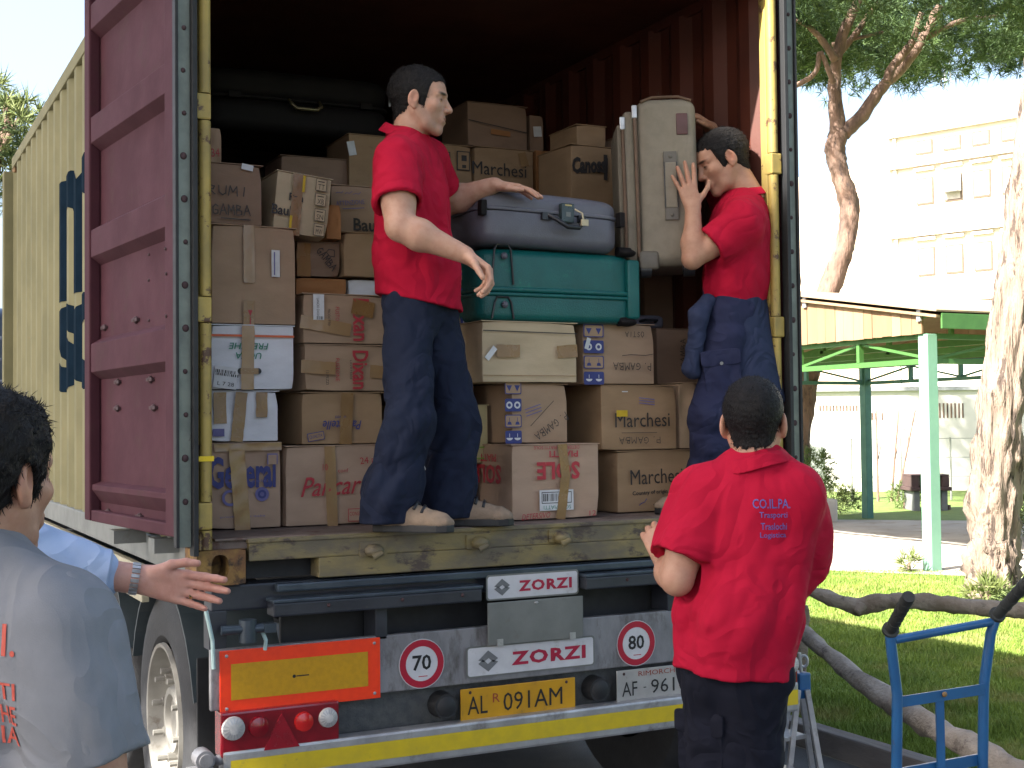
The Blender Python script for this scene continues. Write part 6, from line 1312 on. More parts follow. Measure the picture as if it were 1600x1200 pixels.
# big trunk at the right edge
g = A3_(atZ(1548, 934, 0)); f0 = (Vector(g) - CAM_LOC).dot(FWD)
tk = [g - (0, 0, .05), A3_(atF(1548, 905, f0)), A3_(atF(1552, 820, f0)), A3_(atF(1559, 680, f0)), A3_(atF(1577, 520, f0)), A3_(atF(1604, 330, f0)), A3_(atF(1640, 90, f0)), A3_(atF(1662, -150, f0)), A3_(atF(1680, -420, f0))]
top = tk[-1]; C, D = lobes(rnd, 130, top + (0, 0, .9), (3.6, 3.6, .8), 18, .6)
t = tree('thick sunlit pine trunk with plated bark at the right edge', tk, [.37, .305, .275, .262, .25, .24, .23, .2, .17], [([top - (0, 0, .6), top + (1.2, .5, .6), top + (2.3, 1.0, 1.0)], [.1, .08, .05]), ([top - (0, 0, .4), top + (-1.3, .6, .6), top + (-2.4, .3, 1.0)], [.1, .08, .05])], C, D, 11, .26, .012, M_NEEDLE, 13, M_BARK2, n=56, amp=.040)
# pine seen past the far end of the container on the left
tb_ = A3_(atF(-40, 690, 15.5)); tb_[2] = 0
C, D = lobes(rnd, 34, A3_(atF(-48, 240, 15.5)), (.85, 1.3, 1.0), 22, .38, .8)
tree('light green pine beyond the far end of the container', [tb_, tb_ + (0, 0, 2.2), A3_(atF(-25, 300, 15.5)), A3_(atF(12, 205, 15.5)), A3_(atF(10, 150, 15.5))], [.2, .17, .13, .07, .04], [(fr([(-10, 260), (25, 190), (45, 165)], 15.4), [.05, .035, .02])], C, D, 13, .22, .009, M_NEEDLE3, 17, n=14)
# the row of pines along the left of the yard that keeps the truck in shade
TAN = -SUN_DIR.z / SUN_DIR.x; AZ = SUN_DIR.y / SUN_DIR.x
ORD = ('first', 'second', 'third', 'fourth', 'fifth', 'sixth', 'seventh')
for i, w0 in enumerate((-6.2, -3.6, -1.0, 1.6, 4.2, 6.8, 9.4)):
    Yc = w0 - AZ * 9; low = w0 < -1.5; zc = 9.7 if low else 10.15
    rnd = np.random.RandomState(60 + i); n = 15000; q = rnd.normal(size=(n, 3)); q /= np.linalg.norm(q, axis=1)[:, None]; q *= rnd.uniform(.1, 1, (n, 1)) ** .45
    C = A3_((-9, Yc, zc)) + q * (2.7, 2.0, 2.5 if low else 1.7)
    s_ = C[:, 2] + TAN * C[:, 0]; w_ = C[:, 1] - AZ * C[:, 0]; jit = rnd.normal(size=n) * .05
    keep = (s_ < 3.70 + jit) & (s_ > np.where(w_ < -1.25, -2.6, -.42) + jit) & ~((w_ > -1.20) & (w_ < -.62) & (s_ < .02 + jit))  # unseen crowns cut to shape so the sun patches land on the truck
    keep &= ~((np.abs(w_ + 1.82) < .16) & (np.abs(s_ + .10) < .12))
    C = C[keep][:6500]; D = rnd.normal(size=C.shape)
    tree('out-of-frame umbrella pine, %s of the row shading the truck' % ORD[i], [(-9.1, Yc, 0), (-9.0, Yc + .1, 3), (-9.1, Yc, 6), (-9, Yc, 9.0)], [.26, .2, .17, .12], [([(-9.05, Yc, 7), (-8.2, Yc + .5, 8.6), (-7.6, Yc + .8, 9.6)], [.09, .07, .04]), ([(-9.05, Yc, 7.2), (-9.9, Yc - .5, 8.8), (-10.5, Yc - .8, 9.8)], [.09, .07, .04])], C, D, 2, .30, .055, M_NEEDLE, 70 + i, n=12, group='pines along the left of the yard')

# unseen pines added behind the camera to cut the sky light
for i, (x_, y_) in enumerate(((-12.5, -5.5), (-7.5, -8.7), (-2.5, -9.7), (2.5, -9.4), (7.5, -8.2), (12.5, -4.5))):
    rnd = np.random.RandomState(90 + i); q = rnd.normal(size=(5200, 3)); q /= np.linalg.norm(q, axis=1)[:, None]; q *= rnd.uniform(.1, 1, (5200, 1)) ** .4
    C = A3_((x_, y_, 9.8)) + q * (3.6, 3.2, 1.7)
    tree('out-of-frame pine added behind the camera to block sky light, %s of six' % ORD[i], [(x_, y_, 0), (x_ + .1, y_, 4), (x_, y_, 9)], [.3, .24, .12], [([(x_, y_, 7), (x_ + 1.2, y_ + .6, 8.8), (x_ + 2, y_ + 1, 9.8)], [.1, .07, .04])], C, rnd.normal(size=C.shape), 2, .45, .08, M_NEEDLE, 95 + i, n=12, group='unseen pines added to block sky light')
# two more unseen pines, added so their crowns dim the light from overhead
for i, (x_, y_, xt_, yt_) in enumerate(((-6.5, -7.5, -5.0, -6.0), (2.5, -7.0, 1.0, -5.6))):
    rnd = np.random.RandomState(190 + i); q = rnd.normal(size=(6500, 3)); q /= np.linalg.norm(q, axis=1)[:, None]; q *= rnd.uniform(.1, 1, (6500, 1)) ** .45
    C = A3_((xt_, yt_, 8.7)) + q * (3.6, 3.3, 1.6)
    tree('out-of-frame pine added over the camera to block sky light, %s of two' % ('left', 'right')[i], [(x_, y_, 0), (x_ * .9 + xt_ * .1, y_ * .9 + yt_ * .1, 3), (xt_, yt_, 8)], [.3, .24, .12], [([(xt_, yt_, 7), (xt_ + 1.2, yt_ + .6, 8.3), (xt_ + 2, yt_ + 1, 8.8)], [.1, .07, .04])], C, rnd.normal(size=C.shape), 2, .42, .075, M_NEEDLE, 195 + i, n=12, group='unseen pines added to block sky light')
# ------------------------------------------------------------------ wooden shelter with green trusses
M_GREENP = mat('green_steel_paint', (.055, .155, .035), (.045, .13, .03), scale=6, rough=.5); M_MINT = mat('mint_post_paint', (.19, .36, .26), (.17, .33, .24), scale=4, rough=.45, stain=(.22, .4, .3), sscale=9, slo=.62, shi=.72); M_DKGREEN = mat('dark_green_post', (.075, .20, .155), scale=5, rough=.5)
M_PLANK = [mat('fascia_plank_%d' % i, c, tuple(x * .85 for x in c), scale=3, rough=.8, bump=.2, bscale=30, stretch=(1, 1, .2)) for i, c in enumerate(((.27, .165, .092), (.30, .19, .11), (.245, .145, .08)))]
M_ROOFWOOD = mat('roof_boards', (.30, .20, .12), (.24, .155, .09), scale=4, rough=.85, bump=.2, bscale=30); M_FELT = mat('roof_felt', (.30, .22, .15), scale=6, rough=.9); M_ZINC = mat('zinc_clip', (.42, .42, .43), scale=10, rough=.4, metal=.4)
PA = Vector(atZ(1457, 893, 0)); SXL, SYL = 5.0, 6.6
SH = thing('shelter', 'open wooden shelter with plank gable, green trusses and mint posts', 'shelter', PA)
def at(u, v, z): return Vector((u, v, z))
ZC, ZP, ZE, ZR = 2.34, 2.62, 2.88, 3.42      # chord, plank foot, eave, ridge
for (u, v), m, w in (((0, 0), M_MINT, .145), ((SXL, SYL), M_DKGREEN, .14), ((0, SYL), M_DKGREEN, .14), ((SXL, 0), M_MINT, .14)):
    one('post', lambda b: b.box((u - w / 2, v - w / 2, 0), (u + w / 2, v + w / 2, ZP + .02)), m, SH, bevel=.006)
def truss(p, q, n, m):
    p, q = Vector(p), Vector(q); d = q - p
    one('chord', lambda b: b.bar(p + UP * ZC, q + UP * ZC, .06, .06), m, SH); one('chord', lambda b: b.bar(p + UP * ZP, q + UP * ZP, .06, .06), m, SH)
    for i in range(n + 1): one('upright', lambda b: b.bar(p + d * (i / n) + UP * (ZC + .03), p + d * (i / n) + UP * (ZP - .03), .07, .05, d), m, SH)
    for i in range(n):
        a, c = p + d * (i / n), p + d * ((i + 1) / n)
        if i % 2: a, c = c, a
        one('brace', lambda b: b.bar(a + UP * (ZC + .03) + d.normalized().cross(UP) * .012, c + UP * (ZP - .03) + d.normalized().cross(UP) * .012, .03, .03), m, SH)
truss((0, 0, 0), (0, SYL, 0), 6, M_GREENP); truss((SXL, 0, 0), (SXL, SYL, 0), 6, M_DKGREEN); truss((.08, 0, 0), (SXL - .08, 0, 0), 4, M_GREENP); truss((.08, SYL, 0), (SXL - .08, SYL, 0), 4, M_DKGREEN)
for u in (1.3, 2.5, 3.7):
    one('tie_beam', lambda b: b.bar((u, 0, ZP + .0), (u, SYL, ZP), .06, .08), M_GREENP, SH)
    for v0, v1 in ((0, SYL / 2), (SYL, SYL / 2)): one('rafter', lambda b: b.bar((u, v0, ZE - .06), (u, v1, ZR - .06), .06, .10), M_GREENP, SH)
    one('king_post', lambda b: b.bar((u, SYL / 2, ZP), (u, SYL / 2, ZR - .1), .06, .06, (1, 0, 0)), M_GREENP, SH)
for s_ in (0, 1):
    y0, y1 = (-.30, SYL / 2) if s_ == 0 else (SYL + .30, SYL / 2); ze = ZE - .3 * (ZR - ZE) / (SYL / 2)
    b = MB(); b.add([(-.16, y0, ze), (SXL + .16, y0, ze), (SXL + .16, y1, ZR), (-.16, y1, ZR)], [(0, 1, 2, 3)]); o = b.build('roof_boards', M_ROOFWOOD, SH); o.modifiers.new('t', 'SOLIDIFY').thickness = .03
    b = MB(); b.add([(-.18, y0 - .02 * (1 if s_ == 0 else -1), ze + .035), (SXL + .18, y0 - .02 * (1 if s_ == 0 else -1), ze + .035), (SXL + .18, y1, ZR + .035), (-.18, y1, ZR + .035)], [(0, 1, 2, 3)]); o = b.build('roof_felt', M_FELT, SH); o.modifiers.new('t', 'SOLIDIFY').thickness = .02
one('eave_board', lambda b: b.box((-.10, -.325, ZE - .20), (SXL + .1, -.300, ZE - .03)), M_GREENP, SH, bevel=.004)
v = -.02; rnd_ = random.Random(3)
def roof_z(v): return ZE + (ZR - ZE) * (1 - abs(v - SYL / 2) / (SYL / 2))
for u, sg in ((-.10, 1), (SXL + .10, 1)):
    v = -.02
    while v < SYL:
        w = rnd_.uniform(.14, .19); v1 = min(v + w, SYL + .02); t = rnd_.uniform(0, .006)
        b = MB(); b.prism([(v + .003, ZP + .03 - rnd_.uniform(0, .012)), (v1 - .003, ZP + .03 - rnd_.uniform(0, .012)), (v1 - .003, roof_z(min(max(v1, 0), SYL)) - .005), (v + .003, roof_z(min(max(v, 0), SYL)) - .005)], (u - t, 0, 0), (0, 1, 0), (0, 0, 1), (.024, 0, 0)); b.build('plank', M_PLANK[rnd_.randrange(3)], SH); v = v1
for vv in (.0, 1.95): one('gutter_clip', lambda b: b.box((-.135, vv - .03, roof_z(max(vv, 0)) - .10), (-.104, vv + .03, roof_z(max(vv, 0)) + .03)), M_ZINC, SH, bevel=.004)

# ------------------------------------------------------------------ far buildings, wall, fence
M_STUCCO = mat('cream_stucco', (.74, .68, .60), (.70, .64, .56), scale=.6, rough=.95, bump=.1, bscale=8); M_STUCCO2 = mat('pink_stucco', (.58, .45, .36), scale=.6, rough=.95); M_TRIM = mat('pale_stone_trim', (.64, .57, .50), scale=2, rough=.9); M_WHITEW = mat('whitewash', (.66, .64, .60), (.6, .58, .54), scale=.7, rough=.95, stain=(.5, .46, .4), sscale=.9, slo=.6, shi=.75); M_SHUTTER = mat('pale_shutter', (.50, .47, .42), scale=4, rough=.7); M_RECESS = mat('window_recess_shade', (.13, .09, .065), scale=4, rough=.7); M_PANE = mat('window_glass', (.16, .17, .18), scale=3, rough=.12)
P0 = Vector(atF(1480, 662, 55)); P0.z = 0; wd_ = Vector((-.358, .934, 0)); wn_ = Vector((-.934, -.358, 0))
B = thing('apartment_building', 'pale apartment block with string courses and an air conditioner, far behind the shelter', 'building', P0)
MBW = Matrix((wd_, -wn_, UP)).transposed()
def bb(name, u0, u1, d0, d1, z0, z1, m, par=B, bevel=0): return one(name, lambda b: b.box((u0, d0, z0), (u1, d1, z1), MBW), m, par, bevel=bevel)
uc = (on_plane(1393, 400, P0, wn_) - P0).dot(wd_)
bb('wall', -22, uc, 0, 12, 0, 14.0, M_STUCCO); bb('setback_wall', uc + .02, uc + 14, 1.6, 12, 0, 13.2, M_STUCCO2)
zc_ = [on_plane(1480, y, P0, wn_).z for y in (250, 361, 468)]
for z in zc_ + [14.0]: bb('string_course', -22.1, uc + .1, -.22, .0 - .003, z - .10, z + .16, M_TRIM)
bb('drain_pipe', uc - .35, uc - .22, -.14, -.01, 0, 13.9, M_TRIM)
for k, (z0_, z1_) in enumerate(((zc_[0] - 1.75, zc_[0] - .62), (zc_[1] - 1.8, zc_[1] - .6), (zc_[2] - 2.0, zc_[2] - .6), (zc_[0] + .4, zc_[0] + 1.0))):
    for j, px in enumerate((1446, 1490, 1535, 1581)):
        u = (on_plane(px, 300, P0, wn_) - P0).dot(wd_); wn2 = bb('window', u - .38, u + .38, -.06, -.004, z0_, z1_, M_RECESS); bb('pane', u - .31, u + .31, -.075, -.061, z0_ + .07, z1_ - .07, M_SHUTTER, wn2); bb('lintel', u - .45, u + .45, -.16, -.004, z1_ + .30, z1_ + .42, M_TRIM, wn2)  # brown rim round the pane paints the shadow of the window recess
    if k == 0:
        u = (on_plane(1491, 300, P0, wn_) - P0).dot(wd_); ac = bb('air_conditioner', u - .34, u + .34, -.42, -.08, z0_ + .35, z1_ - .05, M_ZINC, bevel=.02)
        c = MBW @ Vector((u - .08, -.425, (z0_ + z1_) / 2 + .12)); one('fan', lambda b: b.cyl(c, c + wn_ * .02, .24, n=20), M_SIGNWHITE, ac)
bb('penthouse', -8, uc - 6.0 if False else uc - 2.2, 2, 9, 14.17, 16.0, M_STUCCO)
mt = thing('antenna_mast', 'thin lattice antenna mast on the apartment roof', 'antenna', P0 + wd_ * ((on_plane(1462, 200, P0, wn_) - P0).dot(wd_)) - wn_ * 1.0 + UP * 14.17)
for dx, dy in ((-.22, -.22), (.22, -.22), (0, .25)): one('leg', lambda b: b.tube([(dx, dy, 0), (dx * .5, dy * .5, 4.8)], .03, 6), M_ZINC, mt)
for k in range(9):
    z = .3 + k * .5; s_ = 1 - z / 9.6
    one('rung', lambda b: (b.bar((-.22 * s_, -.22 * s_, z), (.22 * s_, -.22 * s_, z + .25), .03, .03), b.bar((.22 * s_, -.22 * s_, z + .25), (0, .25 * s_, z + .45), .03, .03)), M_ZINC, mt)
one('aerial', lambda b: (b.bar((-.9, 0, 3.2), (.5, 0, 3.2), .04, .04), b.bar((-.7, 0, 3.6), (.4, 0, 3.6), .04, .04)), M_ZINC, mt)
WA, WB = Vector(atZ(1080, 771, 0)), Vector(atZ(1760, 764, 0)); wl = (WB - WA); wlen = wl.length; wx = wl.normalized(); wnn = Vector((wx.y, -wx.x, 0)); MW = Matrix((wx, -wnn, UP)).transposed()
LW = thing('boundary_wall', 'long whitewashed wall with rows of ventilation slots behind the shelter', 'wall', WA)
def wb_(name, u0, u1, d0, d1, z0, z1, m, par=LW): return one(name, lambda b: b.box((u0, d0, z0), (u1, d1, z1), MW), m, par)
wb_('masonry', 0, wlen, 0, .3, 0, 2.40, M_WHITEW); wb_('coping', -.05, wlen + .05, -.08, .38, 2.402, 2.50, M_ZINC)
def wu(px, py): return (on_plane(px, py, WA, wnn) - WA)
for xs, y0, y1 in (([1281 + 5.2 * k for k in range(12)], 633, 642), ([1363, 1368, 1378], 645, 656), ([1439, 1445, 1468, 1474, 1480, 1486, 1492, 1498, 1504], 630, 653)):
    for x in xs:
        p, q = wu(x, y0), wu(x, y1); u = p.dot(wx); wb_('vent_slot', u - .018, u + .018, -.012, -.003, min(q.z, 2.3), min(p.z, 2.38), M_BARK)
p, q = wu(1265, 700), wu(1285, 768); u0, u1 = wu(1265, 700).dot(wx), wu(1285, 700).dot(wx); dr = wb_('mesh_door', u0, u1, -.05, -.003, .02, 1.1, mat('grey_green_mesh', (.24, .27, .24), scale=40, rough=.7)); wb_('door_frame', u0 - .12, u0 - .01, -.07, -.003, 0, 1.2, M_SHUTTER, dr)
# wire fence in front of that wall
FC = thing('wire_fence', 'thin wire fence with slender posts in front of the white wall', 'fence', Vector(atZ(1100, 785, 0)))
fa, fb = Vector(atZ(1100, 785, 0)), Vector(atZ(1720, 779, 0)); M_WIRE = mat('grey_wire', (.22, .23, .21), scale=10, rough=.6, metal=.3)
for i in range(9):
    p = fa.lerp(fb, i / 8) - fa; one('post', lambda b: b.cyl(p, p + UP * 1.32, .022, n=8), M_WIRE, FC)
for z in (1.30, .9, .5): one('wire', lambda b: b.bar(UP * z, fb - fa + UP * z, .012, .012), M_WIRE, FC)
for px, lean in ((1372, .0), (1393, .25), (1402, .55)):
    p = Vector(atZ(px, 784, 0)); sp = thing('bare_sapling', ['thin bare sapling by the wire fence, leftmost', 'middle thin leaning sapling by the wire fence', 'rightmost leaning sapling by the wire fence'][[1372, 1393, 1402].index(px)], 'sapling', p)
    one('stem', lambda b: b.tube([(0, 0, 0), (lean * .4, 0, .8), (lean, 0, 1.9)], [.03, .022, .012], 8), M_BARK, sp); one('twig', lambda b: b.tube([(lean * .4, 0, .8), (lean * .4 + .15, .05, 1.15), (lean * .4 + .18, .05, 1.5)], [.012, .01, .006], 6), M_BARK, sp)
# barbecue
M_BRICKR = mat('dark_red_brick', (.075, .042, .04), (.06, .035, .034), scale=5, rough=.85); M_GREYC = mat('grey_block', (.17, .175, .18), scale=6, rough=.9)
pb = Vector(atZ(1447, 797, 0)); bx_ = RGT
BQ = thing('barbecue', 'small brick barbecue on grey legs beyond the mint post', 'barbecue', pb); MQ = Matrix((RGT, FWD, UP)).transposed()
k = (pb - CAM_LOC).dot(FWD) / FPX
def bq(name, x0, x1, z0, z1, m, d0=-.3, d1=.3): return one(name, lambda b: b.box((x0 * k, d0, z0 * k), (x1 * k, d1, z1 * k), MQ), m, BQ, bevel=.008)
bq('leg', -26, -17, 0, 31, M_GREYC); bq('leg', 17, 26, 0, 31, M_GREYC); bq('slab', -31, 31, 31.2, 37, M_BRICKR, -.36, .36); bq('side', -29, -18, 37.2, 53, M_BRICKR); bq('side', 18, 29, 37.2, 53, M_BRICKR); bq('hood', -29, 29, 53.2, 56, M_BRICKR); bq('back', -17.8, 17.8, 37.2, 53, M_TRIM, .22, .28)
one('shovel', lambda b: (b.bar((30 * k, -.2, .0), (24 * k, .05, 44 * k), .03, .03), b.box((28 * k, -.24, 0), (32 * k, -.2, 8 * k))), M_BARK, BQ)
# planter and shrubs
def shrub(label, c, r, h, n, m, seed, pot=None, name='shrub'):
    t = thing(name, label, 'plant', c); rr = np.random.RandomState(seed); z0 = .0
    if pot: one('planter', lambda b: rbox(b, (-pot, -pot, 0), (pot, pot, pot * 1.3), .03, 3), M_TRIM, t, smooth='all'); z0 = pot * 1.3
    one('stem', lambda b: b.tube([(0, 0, z0 - .05), (.03, .02, z0 + h * .5)], [.03, .012], 8), M_BARK, t)
    q = rr.normal(size=(n, 3)); q /= np.linalg.norm(q, axis=1)[:, None]; q *= rr.uniform(.2, 1, (n, 1)) ** .5; C = q * (r, r, h / 2) + (0, 0, z0 + h / 2)
    V_, T_ = needles(C, q + (0, 0, .5), 9, .13, .0065, seed, .7); np_mesh('foliage', V_, T_, m, t); return t
shrub('leafy plant in a stone planter behind the shoulder of the man from behind', Vector(atZ(1272, 816, 0)), .38, .85, 260, M_NEEDLE2, 1, .30, 'potted_plant')
shrub('low bush on the grass right of the stone planter', Vector(atZ(1303, 804, 0)), .5, .55, 260, M_NEEDLE3, 2); shrub('bright shrub just right of the thick pine trunk', Vector(atZ(1606, 842, 0)), .55, 1.2, 420, M_NEEDLE3, 3)
shrub('weedy tuft at the foot of the mint post', PA + Vector((-.3, .05, 0)), .10, .22, 26, M_NEEDLE3, 4); shrub('tuft of grass at the foot of the thick pine trunk', Vector(atZ(1545, 945, 0)) , .2, .24, 70, M_NEEDLE3, 5)
shrub('small bush left of the barbecue', Vector(atZ(1413, 795, 0)), .3, .5, 120, M_NEEDLE2, 6)

# ------------------------------------------------------------------ log railing, edging
M_LOG = mat('weathered_log', (.20, .155, .115), (.29, .245, .20), scale=5, rough=.95, bump=.8, bscale=30, stretch=(1, 1, 1), bdist=.02, stain=(.06, .05, .045), sscale=9, slo=.57, shi=.66); M_LOG2 = mat('bleached_log', (.34, .30, .26), (.23, .20, .17), scale=5, rough=.95, bump=.8, bscale=28, bdist=.02, stain=(.09, .075, .07), sscale=10, slo=.58, shi=.68)
RL = thing('log_railing', 'rustic railing of weathered logs, its lower rail fallen to the grass', 'railing', Vector(atZ(1248, 1122, 0)))
def lg(name, L, rad, m, seed, n=18):
    b = rough_trunk([A3_(atF(x, y, f)) for x, y, f in L], rad, seed, n, .04, 7); b.off = RL.location; return b.build(name, m, RL, smooth='all')
lg('top_rail', [(1235, 905, 7.5), (1270, 925, 7.45), (1310, 940, 7.4), (1342, 950, 7.4), (1372, 940, 7.35), (1430, 938, 7.3), (1500, 948, 7.25), (1620, 955, 7.1), (1760, 958, 6.9)], [.043, .048, .053, .068, .062, .058, .056, .055, .055], M_LOG, 3)
lg('fallen_rail', [(1238, 965, 7.3), (1262, 995, 7.1), (1340, 1062, 6.6), (1420, 1115, 6.1), (1500, 1158, 5.7), (1600, 1212, 5.35), (1720, 1275, 5.1)], [.048, .055, .060, .064, .066, .068, .068], M_LOG2, 5)
pp = atZ(1248, 1122, 0); lg('post', [(1248, 1124, 7.5), (1250, 1040, 7.5), (1253, 955, 7.5), (1254, 945, 7.5)], [.055, .05, .048, .03], M_LOG, 8)
o = lg('knot', [(1345, 948, 7.36), (1338, 958, 7.33)], [.045, .02], M_LOG, 9, 10)
one('timber_edging', lambda b: b.box((2.14, -3, -.02), (2.24, 14, .115)), mat('old_edging_timber', (.16, .15, .15), (.11, .105, .105), scale=5, rough=.9, bump=.5, bscale=30, stretch=(4, .4, 1)), None, bevel=.01); tag(bpy.data.objects['timber_edging'], 'grey timber edging between the yard and the grass', 'edging')

# ------------------------------------------------------------------ blue hand truck
M_BLUE = mat('blue_enamel', (.018, .115, .30), (.015, .095, .25), scale=6, rough=.36, coat=.2, stain=(.10, .06, .04), sscale=16, slo=.68, shi=.72); M_GRIP = mat('worn_black_grip', (.028, .03, .03), (.045, .05, .048), scale=14, rough=.7, bump=.4, bscale=60)
hf = 4.6; HB = Vector(atF(1470, 1404, hf)); HB.z = 0
HT = thing('hand_truck', 'blue steel hand truck with black grips standing at the right edge', 'hand truck', HB)
def hp_(x, y, f=hf): return atF(x, y, f) - HB
fl_, frr = 4.55, 4.75
Lp = [hp_(1401, 1450, fl_ + .02), hp_(1402, 1085, fl_), hp_(1400, 1070, fl_), hp_(1392, 1005, fl_ - .02), hp_(1391, 985, fl_ - .02)]; Rp = [hp_(1536, 1430, frr + .02), hp_(1537, 1085, frr), hp_(1538, 1065, frr), hp_(1548, 990, frr - .02), hp_(1557, 962, frr - .02)]
Lp[0].z = .12; Rp[0].z = .12
one('upright', lambda b: b.tube(Lp, .0185, 16), M_BLUE, HT, smooth=True); one('upright', lambda b: b.tube(Rp, .0185, 16), M_BLUE, HT, smooth=True)
one('crossbar', lambda b: b.tube([hp_(1396, 1000, fl_ - .02), hp_(1552, 971, frr - .02)], .0150, 14), M_BLUE, HT, smooth=True)
one('flat_bar', lambda b: b.bar(hp_(1405, 1097, fl_ - .01), hp_(1540, 1076, frr - .01), .008, .037), M_BLUE, HT); one('crossbar', lambda b: b.bar(Vector((Lp[0].x, Lp[0].y, .45)), Vector((Rp[0].x, Rp[0].y, .45)), .01, .04), M_BLUE, HT)
c = hp_(1468, 1088, 4.65); one('centre_bar', lambda b: b.bar(c, Vector((c.x, c.y, .12)), .028, .012, FWD), M_BLUE, HT); one('sticker', lambda b: b.sphere(hp_(1476, 1085, 4.63), (.012, .005, .010), 10, 6), M_TAPE, HT)
for s_, p, f_ in ((0, Lp[-1], fl_), (1, Rp[-1], frr)):
    q = (hp_(1420, 932, fl_ - .25) if s_ == 0 else hp_(1618, 895, frr - .25)); d = (q - p).normalized()
    gp = one('grip', lambda b: b.tube([p, p + d * .012, p + d * .013, q - d * .005, q], [.029, .029, .0195, .0215, .020], 18), M_GRIP, HT, smooth=True)
    for t in (.25, .4, .55, .7, .85): one('grip_ring', lambda b: b.tube([p.lerp(q, t) - d * .004, p.lerp(q, t) + d * .004], .0222, 16), M_GRIP, gp, smooth=True)
mid = (Lp[0] + Rp[0]) / 2; ax_ = (Rp[0] - Lp[0]).normalized(); bk_ = ax_.cross(UP)
for s_ in (-1, 1):
    c = mid + ax_ * (s_ * .20) - bk_ * -.10; c.z = .125
    w = one('wheel', lambda b: b.tube([c - ax_ * .035, c - ax_ * .03, c + ax_ * .03, c + ax_ * .035], [.10, .122, .122, .10], 24), M_TYRE, HT, smooth=True); one('hub', lambda b: b.cyl(c - ax_ * .04, c + ax_ * .04, .05, n=16), M_BLUE, w, smooth=True)
one('axle', lambda b: b.cyl(mid + bk_ * .10 - ax_ * .22 + UP * .005, mid + bk_ * .10 + ax_ * .22 + UP * .005, .012, n=10), M_ZINC, HT); one('toe_plate', lambda b: b.bar(mid - bk_ * .12 - UP * .105 - ax_ * .2, mid - bk_ * .12 - UP * .105 + ax_ * .2, .24, .006), M_BLUE, HT)
# ------------------------------------------------------------------ small aluminium step ladder
lf = 5.75; LB = Vector(atF(1250, 1250, lf)); LB.z = 0
SL_ = thing('step_ladder', 'small aluminium step ladder with a blue hinge cap at the truck corner', 'ladder', LB)
def lp_(x, y, f=lf): return atF(x + 8, y, f) - LB
for xt, xb, f_ in ((1236, 1214, lf), (1250, 1280, lf)):
    a, b_ = lp_(xt, 1075, f_), lp_(xb, 1245, f_); b_.z = .005
    for off in (-.06, .16): st_ = one('rail', lambda b: b.bar(a + FWD * off * .6, b_ + FWD * off, .022, .035, FWD), M_ALU2, SL_, bevel=.002)
for z in (.14, .30): one('step', lambda b: b.box((-.13 + z * .1, -.03, z), (.0 + z * .05, .16, z + .02)), M_ALU2, SL_, bevel=.003)
one('hinge_cap', lambda b: b.box(lp_(1236, 1090) - Vector((.01, .04, 0)), lp_(1256, 1050) + Vector((0, .08, 0))), M_BLUE, SL_, bevel=.008); one('loop', lambda b: b.tube([lp_(1248 + 6 * math.cos(t), 1033 + 9 * math.sin(t)) for t in [k * .55 for k in range(13)]], .006, 8), M_ALU2, SL_, smooth=True); one('top_rod', lambda b: b.tube([lp_(1244, 1050), lp_(1241, 1020)], .008, 8), M_ALU2, SL_)
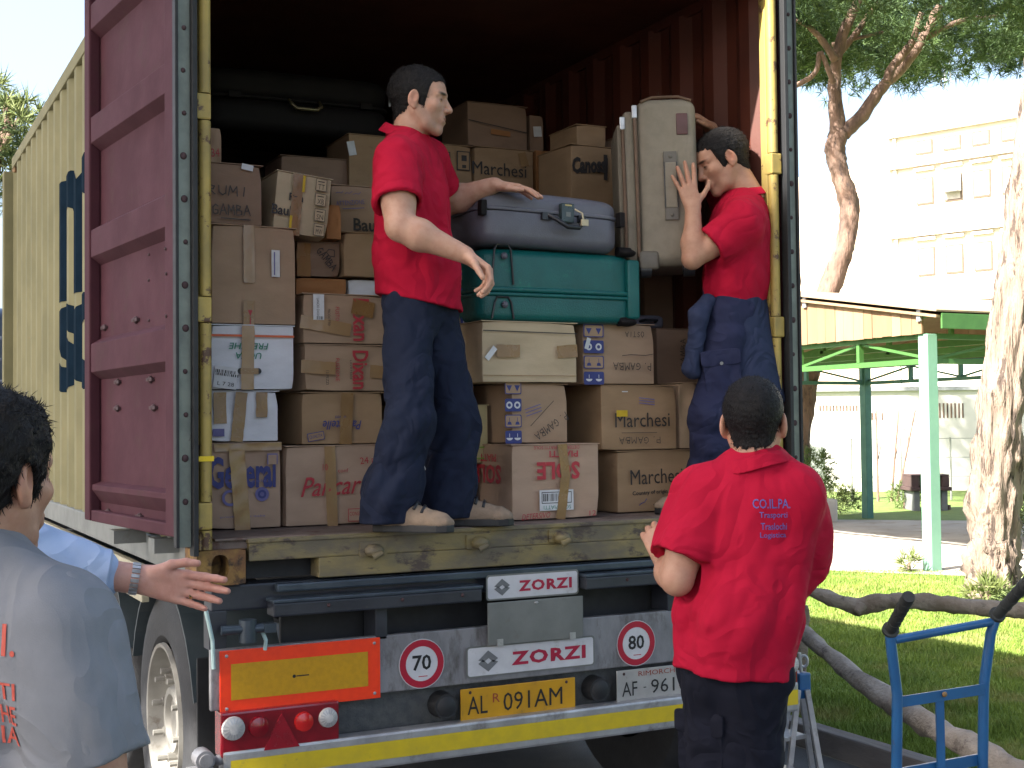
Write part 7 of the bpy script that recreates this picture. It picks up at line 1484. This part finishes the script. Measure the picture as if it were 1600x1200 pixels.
# ------------------------------------------------------------------ grass blades
rr = np.random.RandomState(4); n = 260000
f_ = 6.0 + 10.5 * rr.uniform(size=n) ** 1.35; a_ = rr.uniform(.02, .47, n); g = A3_(CAM_LOC) * (1, 1, 0) + f_[:, None] * A3_(FWD) + (a_ * f_)[:, None] * A3_(RGT)
fa_ = g[:, 0] > 2.28; dd_ = (g[:, 1] - PA.y + .0) + .76 * (g[:, 0] - PA.x); fa_ &= dd_ < -.05; g = g[fa_]
m = len(g); hgt = (rr.uniform(.02, .055, m) * (1 + .5 * waves(g[:, 0], g[:, 1], g[:, 2], 3, 5, 1.5, 4)))[:, None]; an = rr.uniform(0, 6.3, m); sd = np.stack([np.cos(an), np.sin(an), an * 0], 1) * rr.uniform(.003, .006, (m, 1)); ti = rr.normal(size=(m, 3)) * (.35, .35, 0); b0 = g + (0, 0, .004)
V_ = np.stack([b0 - sd, b0 + sd, b0 + hgt * (ti + (0, 0, 1))], 1).reshape(-1, 3)
gr = np_mesh('grass', V_, np.arange(len(V_)).reshape(-1, 3), mat('grass_blades', (.165, .24, .03), (.12, .19, .024), scale=2.5, rough=.7, stain=(.26, .24, .08), sscale=1.8, slo=.50, shi=.68)); tag(gr, 'short mown grass behind the log railing', 'grass', kind='stuff')

# ------------------------------------------------------------------ dark van beyond the container
VB = Vector(atF(11, 690, 14.5)); VB.z = 0
VN = thing('parked_van', 'dark blue van just showing at the left edge beyond the container', 'van', VB)
MV = Matrix((RGT, FWD, UP)).transposed(); M_VAN = mat('dark_blue_van_paint', (.012, .022, .05), scale=5, rough=.4); vt = 1.67 + 198 / FPX * 14.5
def vb(name, lo, hi, m, par=VN, r=.04):
    b = MB(); rbox(b, lo, hi, r, 4); b.v = [MV @ p for p in b.v]; return b.build(name, m, par, smooth='all')
body = vb('body', (-2.0, 0, .42), (0, 5.2, vt), M_VAN, r=.16)
for k in range(9): vb('side_rib', (-1.99, -.012, .75 + k * .24), (-.03, .02, .80 + k * .24), M_VAN, r=.01)
vb('rear_window', (-1.75, -.006, vt - .95), (-.25, .01, vt - .4), M_PANE, r=.004); vb('bumper', (-2.0, -.10, .40), (0, .03, .58), M_GASKET)
for x0 in (-1.95, -.16): vb('tail_lamp', (x0, -.02, .75), (x0 + .12, .02, 1.15), M_LAMPRED, r=.01)
for x0 in (-2.0, -.22):
    for y0 in (.9, 4.2):
        a = MV @ Vector((x0 + .005, y0, .34)); c = MV @ Vector((x0 + .215, y0, .34)); w = one('wheel', lambda b: b.tube([a, a.lerp(c, .1), a.lerp(c, .9), c], [.29, .34, .34, .29], 24), M_TYRE, VN, smooth=True); one('hub', lambda b: b.cyl(a.lerp(c, -.02), a.lerp(c, 1.02), .19, n=18), M_RIM, w)
